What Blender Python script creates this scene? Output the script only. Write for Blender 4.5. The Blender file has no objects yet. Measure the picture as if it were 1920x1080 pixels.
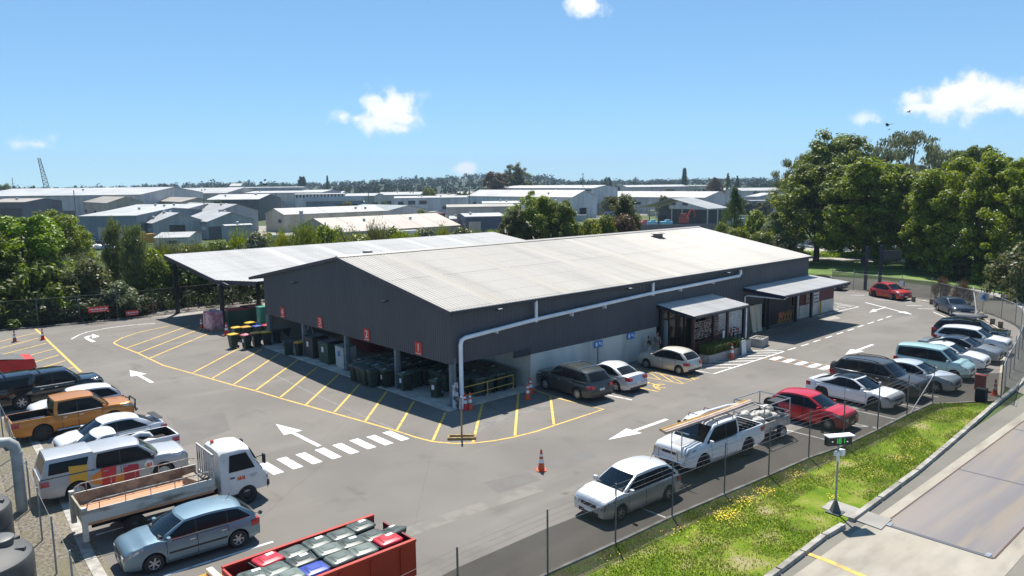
import bpy, bmesh, math, random
from mathutils import Vector, Matrix
sc = bpy.context.scene
col = sc.collection
R_ = math.radians
rnd = random.Random(11)
# ------------------------------------------------------------------ survey of the place
# world: origin at the near corner of the warehouse, +X along its long wall, +Y along its gable, metres
CAM = Vector((-24.029, -31.389, 11.9475))
F_PX, PITCH, ROLL, PSI = 1432.74, R_(7.988), R_(-0.626), R_(47.847)
FW = Vector((math.cos(PSI)*math.cos(PITCH), math.sin(PSI)*math.cos(PITCH), -math.sin(PITCH)))
_r0 = Vector((math.sin(PSI), -math.cos(PSI), 0)); _u0 = _r0.cross(FW)
RT = _r0*math.cos(ROLL) + _u0*math.sin(ROLL)
UP = -_r0*math.sin(ROLL) + _u0*math.cos(ROLL)
def G(u, v, z=0.0):
    """survey: the point at height z that was sighted at (u, v) in the 1920x1080 photograph"""
    d = FW + RT*((u-960)/F_PX) - UP*((v-540)/F_PX)
    return CAM + d*((z-CAM.z)/d.z)
def D(u, dist, z=0.0, v=345):
    """survey: the point at bearing u and plan distance dist"""
    d = FW + RT*((u-960)/F_PX) - UP*((v-540)/F_PX)
    h = math.hypot(d.x, d.y)
    return Vector((CAM.x + d.x/h*dist, CAM.y + d.y/h*dist, z))
def ZAT(p, v):
    """height above plan point p that was sighted at image row v"""
    lo, hi = -20.0, 120.0
    for _ in range(50):
        m = (lo+hi)/2
        d = Vector((p[0], p[1], m)) - CAM
        if 540 - F_PX*d.dot(UP)/d.dot(FW) > v: lo = m
        else: hi = m
    return lo
ZP = -4.6   # the estate beyond the hedge lies lower than the yard
def terr(x, y_):
    t = min(1, max(0, (y_-50)/32)); return ZP*t*t*(3-2*t)
# ------------------------------------------------------------------ materials
MATS = {}
def _n(nt, t, loc=(0, 0), **kw):
    n = nt.nodes.new(t)
    for k, v in kw.items(): setattr(n, k, v)
    return n
def mat(name, c, rough=.6, metal=0, c2=None, scale=3.0, detail=5, lo=.4, hi=.62, bump=0, bscale=40, spec=.5, coat=0,
        stretch=None, island=0, c3=None, scale3=.3, emit=None, coords='Object', alpha=None, transl=0):
    if name in MATS: return MATS[name]
    m = bpy.data.materials.new(name); m.use_nodes = True
    nt = m.node_tree; b = nt.nodes['Principled BSDF']; L = nt.links
    b.inputs['Base Color'].default_value = (*c, 1)
    b.inputs['Roughness'].default_value = rough
    b.inputs['Metallic'].default_value = metal
    b.inputs['Specular IOR Level'].default_value = spec
    b.inputs['Coat Weight'].default_value = coat
    b.inputs['Coat Roughness'].default_value = .04
    out = None
    if c2 or c3 or bump:
        tc = _n(nt, 'ShaderNodeTexCoord')
        src = tc.outputs[coords]
        if stretch:
            mp = _n(nt, 'ShaderNodeMapping'); mp.inputs['Scale'].default_value = stretch
            L.new(src, mp.inputs['Vector']); src = mp.outputs[0]
    def mixc(a_sock, a_val, colr, fac):
        mx = _n(nt, 'ShaderNodeMix', data_type='RGBA')
        if a_sock is not None: L.new(a_sock, mx.inputs['A'])
        else: mx.inputs['A'].default_value = (*a_val, 1)
        mx.inputs['B'].default_value = (*colr, 1)
        L.new(fac, mx.inputs['Factor']); return mx.outputs['Result']
    def noise(s, d, a, z):
        nz = _n(nt, 'ShaderNodeTexNoise'); nz.inputs['Scale'].default_value = s; nz.inputs['Detail'].default_value = d
        L.new(src, nz.inputs['Vector'])
        mr = _n(nt, 'ShaderNodeMapRange'); mr.inputs['From Min'].default_value = a; mr.inputs['From Max'].default_value = z
        L.new(nz.outputs['Fac'], mr.inputs['Value']); return mr.outputs['Result']
    if c2: out = mixc(out, c, c2, noise(scale, detail, lo, hi))
    if c3: out = mixc(out, c, c3, noise(scale3, 4, .45, .7))
    if island:
        g = _n(nt, 'ShaderNodeNewGeometry')
        hs = _n(nt, 'ShaderNodeHueSaturation')
        mr = _n(nt, 'ShaderNodeMapRange'); mr.inputs['To Min'].default_value = 1-island; mr.inputs['To Max'].default_value = 1+island
        L.new(g.outputs['Random Per Island'], mr.inputs['Value']); L.new(mr.outputs[0], hs.inputs['Value'])
        if out is not None: L.new(out, hs.inputs['Color'])
        else: hs.inputs['Color'].default_value = (*c, 1)
        out = hs.outputs['Color']
    if out is not None: L.new(out, b.inputs['Base Color'])
    if bump:
        nz = _n(nt, 'ShaderNodeTexNoise'); nz.inputs['Scale'].default_value = bscale; nz.inputs['Detail'].default_value = 6
        L.new(src, nz.inputs['Vector'])
        bp = _n(nt, 'ShaderNodeBump'); bp.inputs['Strength'].default_value = bump; bp.inputs['Distance'].default_value = .02
        L.new(nz.outputs['Fac'], bp.inputs['Height']); L.new(bp.outputs[0], b.inputs['Normal'])
    if emit:
        b.inputs['Emission Color'].default_value = (*emit[0], 1); b.inputs['Emission Strength'].default_value = emit[1]
    if transl:
        o = nt.nodes['Material Output']; tr = _n(nt, 'ShaderNodeBsdfTranslucent'); ad = _n(nt, 'ShaderNodeMixShader')
        ad.inputs[0].default_value = transl
        if out is not None:
            hs2 = _n(nt, 'ShaderNodeHueSaturation'); hs2.inputs['Hue'].default_value = .485; hs2.inputs['Saturation'].default_value = 1.1; hs2.inputs['Value'].default_value = 1.5
            L.new(out, hs2.inputs['Color']); L.new(hs2.outputs[0], tr.inputs['Color'])
        else: tr.inputs['Color'].default_value = (c[0]*1.5, c[1]*1.5, c[2]*1.2, 1)
        L.new(b.outputs[0], ad.inputs[1]); L.new(tr.outputs[0], ad.inputs[2]); L.new(ad.outputs[0], o.inputs[0])
    MATS[name] = m
    return m
def paint(name, c, metal=.0, rough=.28):
    return mat('paint_'+name, c, rough, metal, coat=.5, c2=tuple(x*.93 for x in c), scale=1.2)
# ------------------------------------------------------------------ mesh building
class MB:
    def __init__(s): s.v = []; s.f = []; s.mi = []; s.m = 0; s.xf = None
    def add(s, vs, fs, m=None):
        o = len(s.v)
        if s.xf is not None: vs = [s.xf @ Vector(p) for p in vs]
        s.v += [tuple(p) for p in vs]
        s.f += [tuple(i+o for i in q) for q in fs]
        s.mi += [s.m if m is None else m]*len(fs)
    def quad(s, a, b, c, d, m=None): s.add([a, b, c, d], [(0, 1, 2, 3)], m)
    def poly(s, pts, m=None): s.add(pts, [tuple(range(len(pts)))], m)
    def box(s, c, d, rz=0, m=None, top=None, bev=0):
        """box centred on c; top = (sx, sy) scales the upper face; bev chamfers the upright edges"""
        hx, hy, hz = d[0]/2, d[1]/2, d[2]/2
        tx, ty = top or (1, 1)
        if bev: ring = [(hx-bev, -hy), (hx, -hy+bev), (hx, hy-bev), (hx-bev, hy), (-hx+bev, hy), (-hx, hy-bev), (-hx, -hy+bev), (-hx+bev, -hy)]
        else: ring = [(hx, -hy), (hx, hy), (-hx, hy), (-hx, -hy)]
        n = len(ring); ca, sa = math.cos(rz), math.sin(rz)
        vs = []
        for z, kx, ky in ((-hz, 1, 1), (hz, tx, ty)):
            for x, y in ring:
                x *= kx; y *= ky
                vs.append((c[0]+x*ca-y*sa, c[1]+x*sa+y*ca, c[2]+z))
        fs = [(i, (i+1) % n, n+(i+1) % n, n+i) for i in range(n)] + [tuple(range(n-1, -1, -1)), tuple(range(n, 2*n))]
        s.add(vs, fs, m)
    def tube(s, pts, r, n=8, m=None, cap=True):
        """tube along points; r a number or one per point"""
        pts = [Vector(p) for p in pts]; k = len(pts)
        rs = r if isinstance(r, (list, tuple)) else [r]*k
        vs = []; prev = None
        for i, p in enumerate(pts):
            t = (pts[min(i+1, k-1)] - pts[max(i-1, 0)]).normalized()
            if prev is None:
                a = Vector((0, 0, 1)) if abs(t.z) < .9 else Vector((1, 0, 0))
                u = t.cross(a).normalized()
            else: u = (prev - t*prev.dot(t)).normalized()
            prev = u; w = t.cross(u)
            for j in range(n):
                an = 2*math.pi*j/n
                vs.append(p + (u*math.cos(an) + w*math.sin(an))*rs[i])
        fs = [(i*n+j, i*n+(j+1) % n, (i+1)*n+(j+1) % n, (i+1)*n+j) for i in range(k-1) for j in range(n)]
        if cap: fs += [tuple(range(n-1, -1, -1)), tuple(range((k-1)*n, k*n))]
        s.add(vs, fs, m)
    def lathe(s, prof, n=20, axis='z', c=(0, 0, 0), m=None, cap=True):
        """prof: (radius, height) pairs turned about axis through c"""
        vs = []
        for r, h in prof:
            for j in range(n):
                a = 2*math.pi*j/n; x, y = r*math.cos(a), r*math.sin(a)
                p = (x, y, h) if axis == 'z' else (y, h, x)
                vs.append((c[0]+p[0], c[1]+p[1], c[2]+p[2]))
        k = len(prof)
        fs = [(i*n+j, i*n+(j+1) % n, (i+1)*n+(j+1) % n, (i+1)*n+j) for i in range(k-1) for j in range(n)]
        if cap: fs += [tuple(range(n-1, -1, -1)), tuple(range((k-1)*n, k*n))]
        s.add(vs, fs, m)
    def grid(s, rows, m=None, closed=False):
        """rows of equal length points -> quad sheet"""
        w = len(rows[0]); vs = [p for r in rows for p in r]
        fs = [(i*w+j, i*w+(j+1) % w, (i+1)*w+(j+1) % w, (i+1)*w+j) for i in range(len(rows)-1) for j in range(w if closed else w-1)]
        s.add(vs, fs, m)
    def prism(s, pts, z0, z1, m=None):
        n = len(pts)
        vs = [(p[0], p[1], z0) for p in pts] + [(p[0], p[1], z1) for p in pts]
        fs = [(i, (i+1) % n, n+(i+1) % n, n+i) for i in range(n)] + [tuple(range(n-1, -1, -1)), tuple(range(n, 2*n))]
        s.add(vs, fs, m)
    def strip(s, pts, w, z, m=None, closed=False):
        """flat band of width w along plan points"""
        pts = [Vector((p[0], p[1])) for p in pts]; k = len(pts); rows = []
        for i in range(k):
            a = pts[(i-1) % k] if closed else pts[max(i-1, 0)]
            b = pts[(i+1) % k] if closed else pts[min(i+1, k-1)]
            t = (b-a).normalized(); nrm = Vector((-t.y, t.x))*w/2
            rows.append([(*(pts[i]+nrm), z), (*(pts[i]-nrm), z)])
        if closed: rows.append(rows[0])
        s.grid(rows, m)
    def build(s, name, mats, parent=None, smooth=None, loc=None, rz=0, recalc=True):
        me = bpy.data.meshes.new(name); me.from_pydata(s.v, [], s.f)
        for m_ in (mats if isinstance(mats, (list, tuple)) else [mats]): me.materials.append(m_)
        if len(me.materials) > 1: me.polygons.foreach_set('material_index', s.mi)
        if recalc:
            bm = bmesh.new(); bm.from_mesh(me)
            bmesh.ops.remove_doubles(bm, verts=bm.verts, dist=1e-5)
            bmesh.ops.recalc_face_normals(bm, faces=bm.faces); bm.to_mesh(me); bm.free()
        if smooth is not None:
            me.polygons.foreach_set('use_smooth', [True]*len(me.polygons))
            me.set_sharp_from_angle(angle=R_(smooth))
        me.update()
        o = bpy.data.objects.new(name, me); col.objects.link(o)
        if parent is not None: o.parent = parent
        if loc is not None: o.location = loc
        if rz: o.rotation_euler = (0, 0, rz)
        return o
def tag(o, label=None, cat=None, group=None, kind=None):
    if label: o['label'] = label
    if cat: o['category'] = cat
    if group: o['group'] = group
    if kind: o['kind'] = kind
    return o
def thing(name, label, cat, loc=(0, 0, 0), rz=0, group=None):
    o = bpy.data.objects.new(name, None); col.objects.link(o)
    o.location = loc; o.rotation_euler = (0, 0, rz); o.empty_display_size = .3
    return tag(o, label, cat, group)
def kids(o): return [c for c in bpy.data.objects if c.parent == o]
KIDS = {}
def copy_tree(o, parent=None, label=None, group=None, loc=None, rz=None, scale=None):
    c = o.copy(); col.objects.link(c)
    if parent is not None: c.parent = parent
    if label: c['label'] = label
    if group: c['group'] = group
    if loc is not None: c.location = loc
    if rz is not None: c.rotation_euler = (0, 0, rz)
    if scale is not None: c.scale = scale
    if o.name not in KIDS: KIDS[o.name] = kids(o)
    for ch in KIDS[o.name]: copy_tree(ch, c)
    return c
def lerp(a, b, t): return a+(b-a)*t
def interp(tab, x):
    if x <= tab[0][0]: return tab[0][1]
    for (x0, y0), (x1, y1) in zip(tab, tab[1:]):
        if x <= x1:
            t = (x-x0)/max(1e-9, x1-x0); return y0+(y1-y0)*t
    return tab[-1][1]
def sstep(tab, x):
    """like interp with eased segments"""
    if x <= tab[0][0]: return tab[0][1]
    for (x0, y0), (x1, y1) in zip(tab, tab[1:]):
        if x <= x1:
            t = (x-x0)/max(1e-9, x1-x0); t = t*t*(3-2*t)*.5+t*.5; return y0+(y1-y0)*t
    return tab[-1][1]
def ribs(mb, a, u, n, length, lo, hi, pitch=.25, depth=.03, m=0, mfun=None):
    """profiled metal sheet: from plan/space point a along unit u for length; ribs stand out along n; lo(t), hi(t) give the sheet's two ends (points) at t"""
    u = Vector(u); n = Vector(n); prof = [(0, 0), (.5, 0), (.62, 1), (.88, 1)]
    ts = []; k = int(round(length/pitch)); pt = length/k
    for i in range(k):
        for f, d in prof: ts.append(((i+f)*pt, d*depth))
    ts.append((length, 0))
    pts = []
    for t, d in ts: pts.append((lo(t)+n*d, hi(t)+n*d))
    for i in range(len(pts)-1):
        mm = m if mfun is None else mfun(ts[i][0])
        mb.add([pts[i][0], pts[i+1][0], pts[i+1][1], pts[i][1]], [(0, 1, 2, 3)], mm)
# ------------------------------------------------------------------ digits and letters as strokes on a 3 x 5 grid
GLYPH = {'0': '111101101101111', '1': '010110010010111', '2': '111001111100111', '3': '111001111001111', '4': '101101111001001', '5': '111100111001111',
 '6': '111100111101111', '7': '111001001001001', '8': '111101111101111', '9': '111101111001111'}
def font_mesh(name, text, size, m, parent=None, loc=(0, 0, 0), rot=(0, 0, 0), depth=.004):
    """real lettering turned into a mesh"""
    cu = bpy.data.curves.new(name, 'FONT'); cu.body = text; cu.size = size; cu.extrude = depth; cu.align_x = 'CENTER'; cu.align_y = 'CENTER'
    t = bpy.data.objects.new(name+'_tmp', cu); col.objects.link(t)
    dg = bpy.context.evaluated_depsgraph_get()
    me = bpy.data.meshes.new_from_object(t.evaluated_get(dg)); me.materials.clear(); me.materials.append(m)
    bpy.data.objects.remove(t); 
    o = bpy.data.objects.new(name, me); col.objects.link(o)
    if parent is not None: o.parent = parent
    o.location = loc; o.rotation_euler = rot
    return o
# ================================================================== ground, yard, markings
def asphalt_mat(name, a, b, dark, light=None):
    m = bpy.data.materials.new(name); m.use_nodes = True
    nt = m.node_tree; L = nt.links; B = nt.nodes['Principled BSDF']
    B.inputs['Roughness'].default_value = .88; B.inputs['Specular IOR Level'].default_value = .25
    tc = _n(nt, 'ShaderNodeTexCoord')
    def noise(s, d, lo, hi, stretch=None, rough=.55):
        src = tc.outputs['Object']
        if stretch:
            mp = _n(nt, 'ShaderNodeMapping'); mp.inputs['Scale'].default_value = stretch; L.new(src, mp.inputs['Vector']); src = mp.outputs[0]
        nz = _n(nt, 'ShaderNodeTexNoise'); nz.inputs['Scale'].default_value = s; nz.inputs['Detail'].default_value = d; nz.inputs['Roughness'].default_value = rough
        L.new(src, nz.inputs['Vector'])
        mr = _n(nt, 'ShaderNodeMapRange'); mr.inputs['From Min'].default_value = lo; mr.inputs['From Max'].default_value = hi
        L.new(nz.outputs['Fac'], mr.inputs['Value']); return mr.outputs[0]
    def mix(A, Bc, f, amt=1.0):
        mx = _n(nt, 'ShaderNodeMix', data_type='RGBA')
        if isinstance(A, tuple): mx.inputs['A'].default_value = (*A, 1)
        else: L.new(A, mx.inputs['A'])
        mx.inputs['B'].default_value = (*Bc, 1)
        if amt != 1:
            mu = _n(nt, 'ShaderNodeMath', operation='MULTIPLY'); mu.inputs[1].default_value = amt; L.new(f, mu.inputs[0]); f = mu.outputs[0]
        L.new(f, mx.inputs['Factor']); return mx.outputs['Result']
    o = mix(a, b, noise(.16, 4, .38, .64))
    o = mix(o, dark, noise(.5, 6, .58, .78), .45)
    o = mix(o, tuple(x*1.22 for x in b), noise(.35, 5, .56, .72, (.25, 1.6, 1)), .55)
    o = mix(o, dark, noise(.9, 3, .64, .72, (1, .22, 1)), .35)
    o = mix(o, (a[0]*1.3, a[1]*1.15, a[2]), noise(.22, 5, .63, .8), .45)
    o = mix(o, tuple(x*.55 for x in a), noise(60, 2, .45, .8), .4)
    o = mix(o, tuple(min(1, x*1.6) for x in b), noise(45, 2, .6, .8), .35)
    # oil drips and small stains
    vs = _n(nt, 'ShaderNodeTexVoronoi'); vs.inputs['Scale'].default_value = .55; L.new(tc.outputs['Object'], vs.inputs['Vector'])
    ms = _n(nt, 'ShaderNodeMapRange'); ms.inputs['From Min'].default_value = .16; ms.inputs['From Max'].default_value = .03; L.new(vs.outputs['Distance'], ms.inputs['Value'])
    sc_ = _n(nt, 'ShaderNodeSeparateColor'); L.new(vs.outputs['Color'], sc_.inputs[0])
    mk = _n(nt, 'ShaderNodeMapRange'); mk.inputs['From Min'].default_value = .5; mk.inputs['From Max'].default_value = .95; L.new(sc_.outputs[0], mk.inputs['Value'])
    mm = _n(nt, 'ShaderNodeMath', operation='MULTIPLY'); L.new(ms.outputs[0], mm.inputs[0]); L.new(mk.outputs[0], mm.inputs[1])
    m2 = _n(nt, 'ShaderNodeMath', operation='MULTIPLY'); L.new(mm.outputs[0], m2.inputs[0]); L.new(noise(3, 6, .35, .6), m2.inputs[1])
    o = mix(o, dark, m2.outputs[0], .75)
    # cracks and trench repairs
    vo = _n(nt, 'ShaderNodeTexVoronoi', feature='DISTANCE_TO_EDGE'); vo.inputs['Scale'].default_value = .12
    nz = _n(nt, 'ShaderNodeTexNoise'); nz.inputs['Scale'].default_value = 1.2; nz.inputs['Detail'].default_value = 6; L.new(tc.outputs['Object'], nz.inputs['Vector'])
    mv = _n(nt, 'ShaderNodeMix', data_type='VECTOR'); mv.inputs['Factor'].default_value = .12
    L.new(tc.outputs['Object'], mv.inputs['A']); L.new(nz.outputs['Color'], mv.inputs['B']); L.new(mv.outputs['Result'], vo.inputs['Vector'])
    mr = _n(nt, 'ShaderNodeMapRange'); mr.inputs['From Min'].default_value = .004; mr.inputs['From Max'].default_value = .0; L.new(vo.outputs['Distance'], mr.inputs['Value'])
    o = mix(o, dark, mr.outputs[0], .22)
    L.new(o, B.inputs['Base Color'])
    bn = _n(nt, 'ShaderNodeTexNoise'); bn.inputs['Scale'].default_value = 70; bn.inputs['Detail'].default_value = 3; L.new(tc.outputs['Object'], bn.inputs['Vector'])
    bp = _n(nt, 'ShaderNodeBump'); bp.inputs['Strength'].default_value = .35; bp.inputs['Distance'].default_value = .01; L.new(bn.outputs['Fac'], bp.inputs['Height']); L.new(bp.outputs[0], B.inputs['Normal'])
    MATS[name] = m
    return m
M_ASPH = asphalt_mat('asphalt', (.165, .151, .134), (.205, .188, .167), (.09, .083, .075))
M_ROAD = asphalt_mat('road_asphalt', (.165, .156, .132), (.21, .197, .165), (.10, .095, .08))
M_CONC = mat('concrete', (.36, .34, .31), .85, c2=(.27, .25, .225), scale=.9, detail=8, c3=(.24, .225, .2), scale3=.35, bump=.15)
M_CONC2 = mat('concrete_kerb', (.37, .35, .31), .85, c2=(.22, .2, .17), scale=1.8, detail=8, bump=.2)
M_WHITE = mat('line_white', (.74, .74, .72), .7, c2=(.26, .25, .235), scale=3.2, detail=12, lo=.52, hi=.76)
M_YELL = mat('line_yellow', (.68, .43, .075), .7, c2=(.26, .21, .12), scale=3.4, detail=12, lo=.49, hi=.74)
M_FADED = mat('line_faded', (.25, .245, .235), .8, c2=(.18, .175, .168), scale=4, detail=8)
M_ORANGE_L = mat('line_orange', (.55, .28, .09), .7, c2=(.3, .22, .14), scale=4, detail=9, lo=.5, hi=.75)
M_GRAVEL = mat('gravel', (.25, .22, .175), .95, c2=(.10, .085, .062), scale=9, detail=12, c3=(.17, .155, .09), scale3=.8, bump=1, bscale=30)
def struct(mb, name, mats, **k): return tag(mb.build(name, mats, **k), kind='structure')
# base plain
def plain_mat():
    m = bpy.data.materials.new('plain'); m.use_nodes = True; nt = m.node_tree; L = nt.links; B = nt.nodes['Principled BSDF']
    B.inputs['Roughness'].default_value = .95; B.inputs['Specular IOR Level'].default_value = .1
    tc = _n(nt, 'ShaderNodeTexCoord')
    vo = _n(nt, 'ShaderNodeTexVoronoi'); vo.inputs['Scale'].default_value = .022; vo.inputs['Randomness'].default_value = .8
    L.new(tc.outputs['Object'], vo.inputs['Vector'])
    cr = _n(nt, 'ShaderNodeValToRGB'); cr.color_ramp.interpolation = 'CONSTANT'
    e = cr.color_ramp.elements; e[0].position = 0; e[0].color = (.07, .10, .028, 1); e[1].position = .3; e[1].color = (.20, .19, .17, 1)
    for p, c in ((.5, (.05, .08, .022, 1)), (.65, (.28, .26, .23, 1)), (.8, (.09, .12, .035, 1))):
        n_ = e.new(p); n_.color = c
    L.new(vo.outputs['Color'], cr.inputs['Fac'])
    nz = _n(nt, 'ShaderNodeTexNoise'); nz.inputs['Scale'].default_value = .3; nz.inputs['Detail'].default_value = 8; L.new(tc.outputs['Object'], nz.inputs['Vector'])
    mx = _n(nt, 'ShaderNodeMix', data_type='RGBA', blend_type='MULTIPLY'); mx.inputs['Factor'].default_value = .6
    L.new(cr.outputs[0], mx.inputs['A']); L.new(nz.outputs['Color'], mx.inputs['B']); 
    hs = _n(nt, 'ShaderNodeHueSaturation'); hs.inputs['Value'].default_value = 1.5; hs.inputs['Saturation'].default_value = .8; L.new(mx.outputs['Result'], hs.inputs['Color'])
    L.new(hs.outputs[0], B.inputs['Base Color'])
    return m
gp = MB(); gp.grid([[Vector((x, y_, -.05+terr(x, y_))) for y_ in (-2400, -600, -150, -60, -20, 10, 35, 47, 51, 54, 58, 62, 66, 70, 74, 78, 83, 100, 200, 600, 1200, 2400)] for x in (-2400, -800, -200, -60, -20, 20, 60, 100, 200, 600, 1200, 2400)])
struct(gp, 'ground', plain_mat())
# the yard sheet
KERB_R = [G(*q) for q in ((1872, 745), (1879, 684), (1889, 654), (1893, 640), (1882, 624), (1860, 609), (1833, 590), (1770, 573), (1715, 562), (1645, 552), (1600, 545.5))]
FENCE_R = [G(*q) for q in ((1876, 750), (1884, 727), (1901, 693), (1916, 656), (1919, 637), (1914, 622), (1903, 611), (1877, 598), (1842, 585), (1790, 572), (1745, 561), (1690, 553.5), (1645, 548.5), (1600, 543), (1560, 538))]
yard = [(-18.4, 45.3), (-18.4, -17.6)] + [(p.x, p.y) for p in (G(1040, 1072), G(1260, 973), G(1441, 893), G(1640, 811), G(1750, 758))] + [(p.x, p.y) for p in FENCE_R] + [(58, 14), (62, 43), (0, 42.4), (-10, 43.5)]
y = MB(); y.poly([(a, b, 0) for a, b in yard]); struct(y, 'yard_pavement', M_ASPH)
# marking helpers
def px(*q): return [G(*p) for p in q]
def line(mb, pts, w=.1, z=.004): mb.strip(pts, w, z)
def arrow_mark(mb, tip, tail, hw=.95, hl=.42, sw=.22, z=.004):
    a = Vector((tip[0], tip[1])); b = Vector((tail[0], tail[1])); t = (b-a); Ln = t.length; t.normalize(); n = Vector((-t.y, t.x)); h = a+t*Ln*hl
    mb.poly([(*a, z), (*(h+n*hw/2), z), (*(h-n*hw/2), z)]); mb.poly([(*(h+n*sw/2), z), (*(b+n*sw/2), z), (*(b-n*sw/2), z), (*(h-n*sw/2), z)])
# yellow bay outline
ol = MB()
line(ol, px((318, 611), (262.5, 622.5), (230, 633), (216, 640.5), (213.5, 643.5), (221, 647.5), (258, 662), (306, 685), (360, 700), (433, 721), (480, 733), (525, 746.5), (573, 760), (626.5, 775), (686, 791.6), (743, 808), (780, 820), (811, 828), (850, 831.5), (890, 830.5), (929, 826), (965.6, 819), (1005, 809), (1038.7, 798), (1131.5, 767.5), (1047, 747), (999, 730)), .12)
struct(ol, 'bay_outline_marking', M_YELL)
hl = MB()
for a, b in (((238, 652.5), (357, 610)), ((258, 662.5), (380, 615)), ((280, 672), (390, 625.7)), ((362, 699), (446.7, 654)), ((398, 709.5), (491.7, 654)), ((438, 721), (523, 663)), ((480, 731.5), (558, 675)), ((525.7, 745), (594, 689)), ((573.5, 759), (635, 702)), ((627, 773), (677, 717.5)), ((685, 789.5), (725, 734)), ((744, 807), (776, 753)), ((811.5, 826.5), (835, 774)), ((887, 829), (905, 755)), ((965.6, 817), (972, 737)), ((1038.5, 796), (1032, 744))):
    line(hl, px(a, b), .13, .008)
struct(hl, 'bay_hatch_marking', M_YELL)
h2 = MB(); line(h2, px((66.7, 616.7), (151.7, 697.5)), .16)
for a, b in (((-40, 650), (69, 623.5)), ((-40, 664), (72, 634)), ((0, 666), (87, 643.5)), ((0, 681), (100.6, 654.5)), ((0, 698), (110.5, 665.5)), ((40, 701), (122.5, 676.3)), ((90, 701), (138, 688.5))):
    line(h2, px(a, b), .13, .008)
struct(h2, 'hatch_marking', M_YELL)
wm = MB(); line(wm, px((133.5, 636), (148, 628), (164, 622.5), (197, 616), (240.6, 610), (291, 606)), .12); struct(wm, 'edge_line_marking', M_WHITE)
am = MB(); line(am, px((176, 641), (165, 635.5), (161.5, 632), (168, 630), (174, 630)), .3); am.poly([(*p.xy, .004) for p in px((172.5, 626), (187, 630.5), (173, 634.5))]); struct(am, 'turn_arrow_marking', M_WHITE)
for tip, tail in (((243, 694), (285.5, 717.5)), ((517, 795), (599, 836.5)), ((1140.5, 824.5), (1251, 786)), ((1584.7, 665), (1637, 645.8))):
    a_ = MB(); arrow_mark(a_, G(*tip), G(*tail)); struct(a_, 'arrow_marking', M_WHITE)
da = MB(); arrow_mark(da, G(1711, 590), G(1622, 567), .8, .22, .16); line(da, px((1660, 575.5), (1655, 578), (1640, 582)), .16, .008); da.poly([(*p.xy, .004) for p in px((1629.5, 586), (1645, 583.3), (1638, 579.3))]); struct(da, 'arrow_marking', M_WHITE)
cw = MB()
for u, v in ((507, 878), (543, 868), (579, 859), (615, 850), (648, 841), (680, 832), (712, 825), (742, 817)):
    p = G(u, v); cw.box((p.x, p.y, .003), (.46, 1.62, .002))
struct(cw, 'crossing_marking', M_WHITE)
c2 = MB()
for u, v in ((1455, 672), (1479, 676.5), (1503, 681), (1527, 685.5), (1549, 689.5)):
    p = G(u, v); c2.box((p.x, p.y, .003), (1.35, .46, .002))
struct(c2, 'crossing_marking', M_WHITE)
c3 = MB(); line(c3, px((1432, 672.5), (1553, 694)), .09); line(c3, px((1445, 667), (1560, 686)), .09); struct(c3, 'crossing_edge_marking', M_ORANGE_L)
ph = MB(); line(ph, px((1303, 694.5), (1338, 701), (1470, 659), (1420, 652)), .12)
for a, b in (((1310, 691), (1373, 689)), ((1318, 685), (1392, 683)), ((1332, 679), (1412, 676.5)), ((1350, 674), (1432, 671)), ((1372, 668.5), (1447, 666)), ((1390, 663), (1459, 661.5)), ((1398, 658), (1466, 658))):
    line(ph, px(a, b), .13, .008)
struct(ph, 'porch_hatch_marking', M_WHITE)
rh = MB(); line(rh, px((1564, 568), (1609.7, 575.3), (1533, 592.5)), .12)
for a, b in (((1569, 571.5), (1596, 575)), ((1568, 575), (1585, 577.5)), ((1566, 579), (1572, 580.5))): line(rh, px(a, b), .12, .008)
struct(rh, 'hut_hatch_marking', M_WHITE)
dm = MB()
for u, v in ((305, 627), (393, 600), (473, 573), (553, 547), (630, 521), (702, 498), (770, 473), (838, 451), (902, 430), (960, 410)):
    p = G(1400+u/3.6, 480+v/3.6); dm.box((p.x, p.y, .003), (1.1, .12, .002))
for u, v in ((1736, 579), (1714, 573), (1608, 553.5)):
    p = G(u, v); dm.box((p.x, p.y, .003), (1.3, .12, .002), rz=-1.0)
struct(dm, 'centre_line_marking', M_WHITE)
pk = MB()
for a, b in (((306, 1080), (512, 1015.5)), ((62, 830), (180, 800)), ((1441, 788), (1641, 801)), ((1139, 740.6), (1185, 750)), ((1592, 792), (1644, 803))):
    line(pk, px(a, b), .11)
for yy in (-8.9, -3.2, -0.7, 1.7, 7.0, 9.5, 12.2, 15.0, 17.8): line(pk, [(-18.0, yy), (-13.1, yy)], .1)
for xx in (-2.7, 9.3, 14.7, 17.5, 20.3, 23.2, 26.1, 28.9, 31.7, 34.5): line(pk, [(xx, -12.9 if xx > 0 else -15.9), (xx, -17.3 if xx < 20 else -17.0)] if xx > 0 else [(xx, -14.5), (xx, -16)], .1)
line(pk, px((1640, 561), (1700, 566.5), (1737, 563)), .1); line(pk, px((1750, 585), (1780, 598), (1855, 607)), .1)
line(pk, [(28.4, -.2), (39.8, -.2)], .09)
struct(pk, 'parking_line_marking', M_WHITE)
fd = MB(); line(fd, px((512, 702), (598, 743), (690, 784), (738, 804)), .08); struct(fd, 'old_line_marking', M_FADED)
db = MB(); line(db, px((1177, 688), (1297, 713.4), (1280, 720), (1195.6, 704)), .085)
for a, b in (((1196, 693), (1213, 707)), ((1215, 697), (1238, 711.5)), ((1238, 701.5), (1262, 716.3)), ((1258, 706), (1281, 719))): line(db, px(a, b), .075, .008)
line(db, px((1193.7, 726), (1235, 734.5)), .1)
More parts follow.
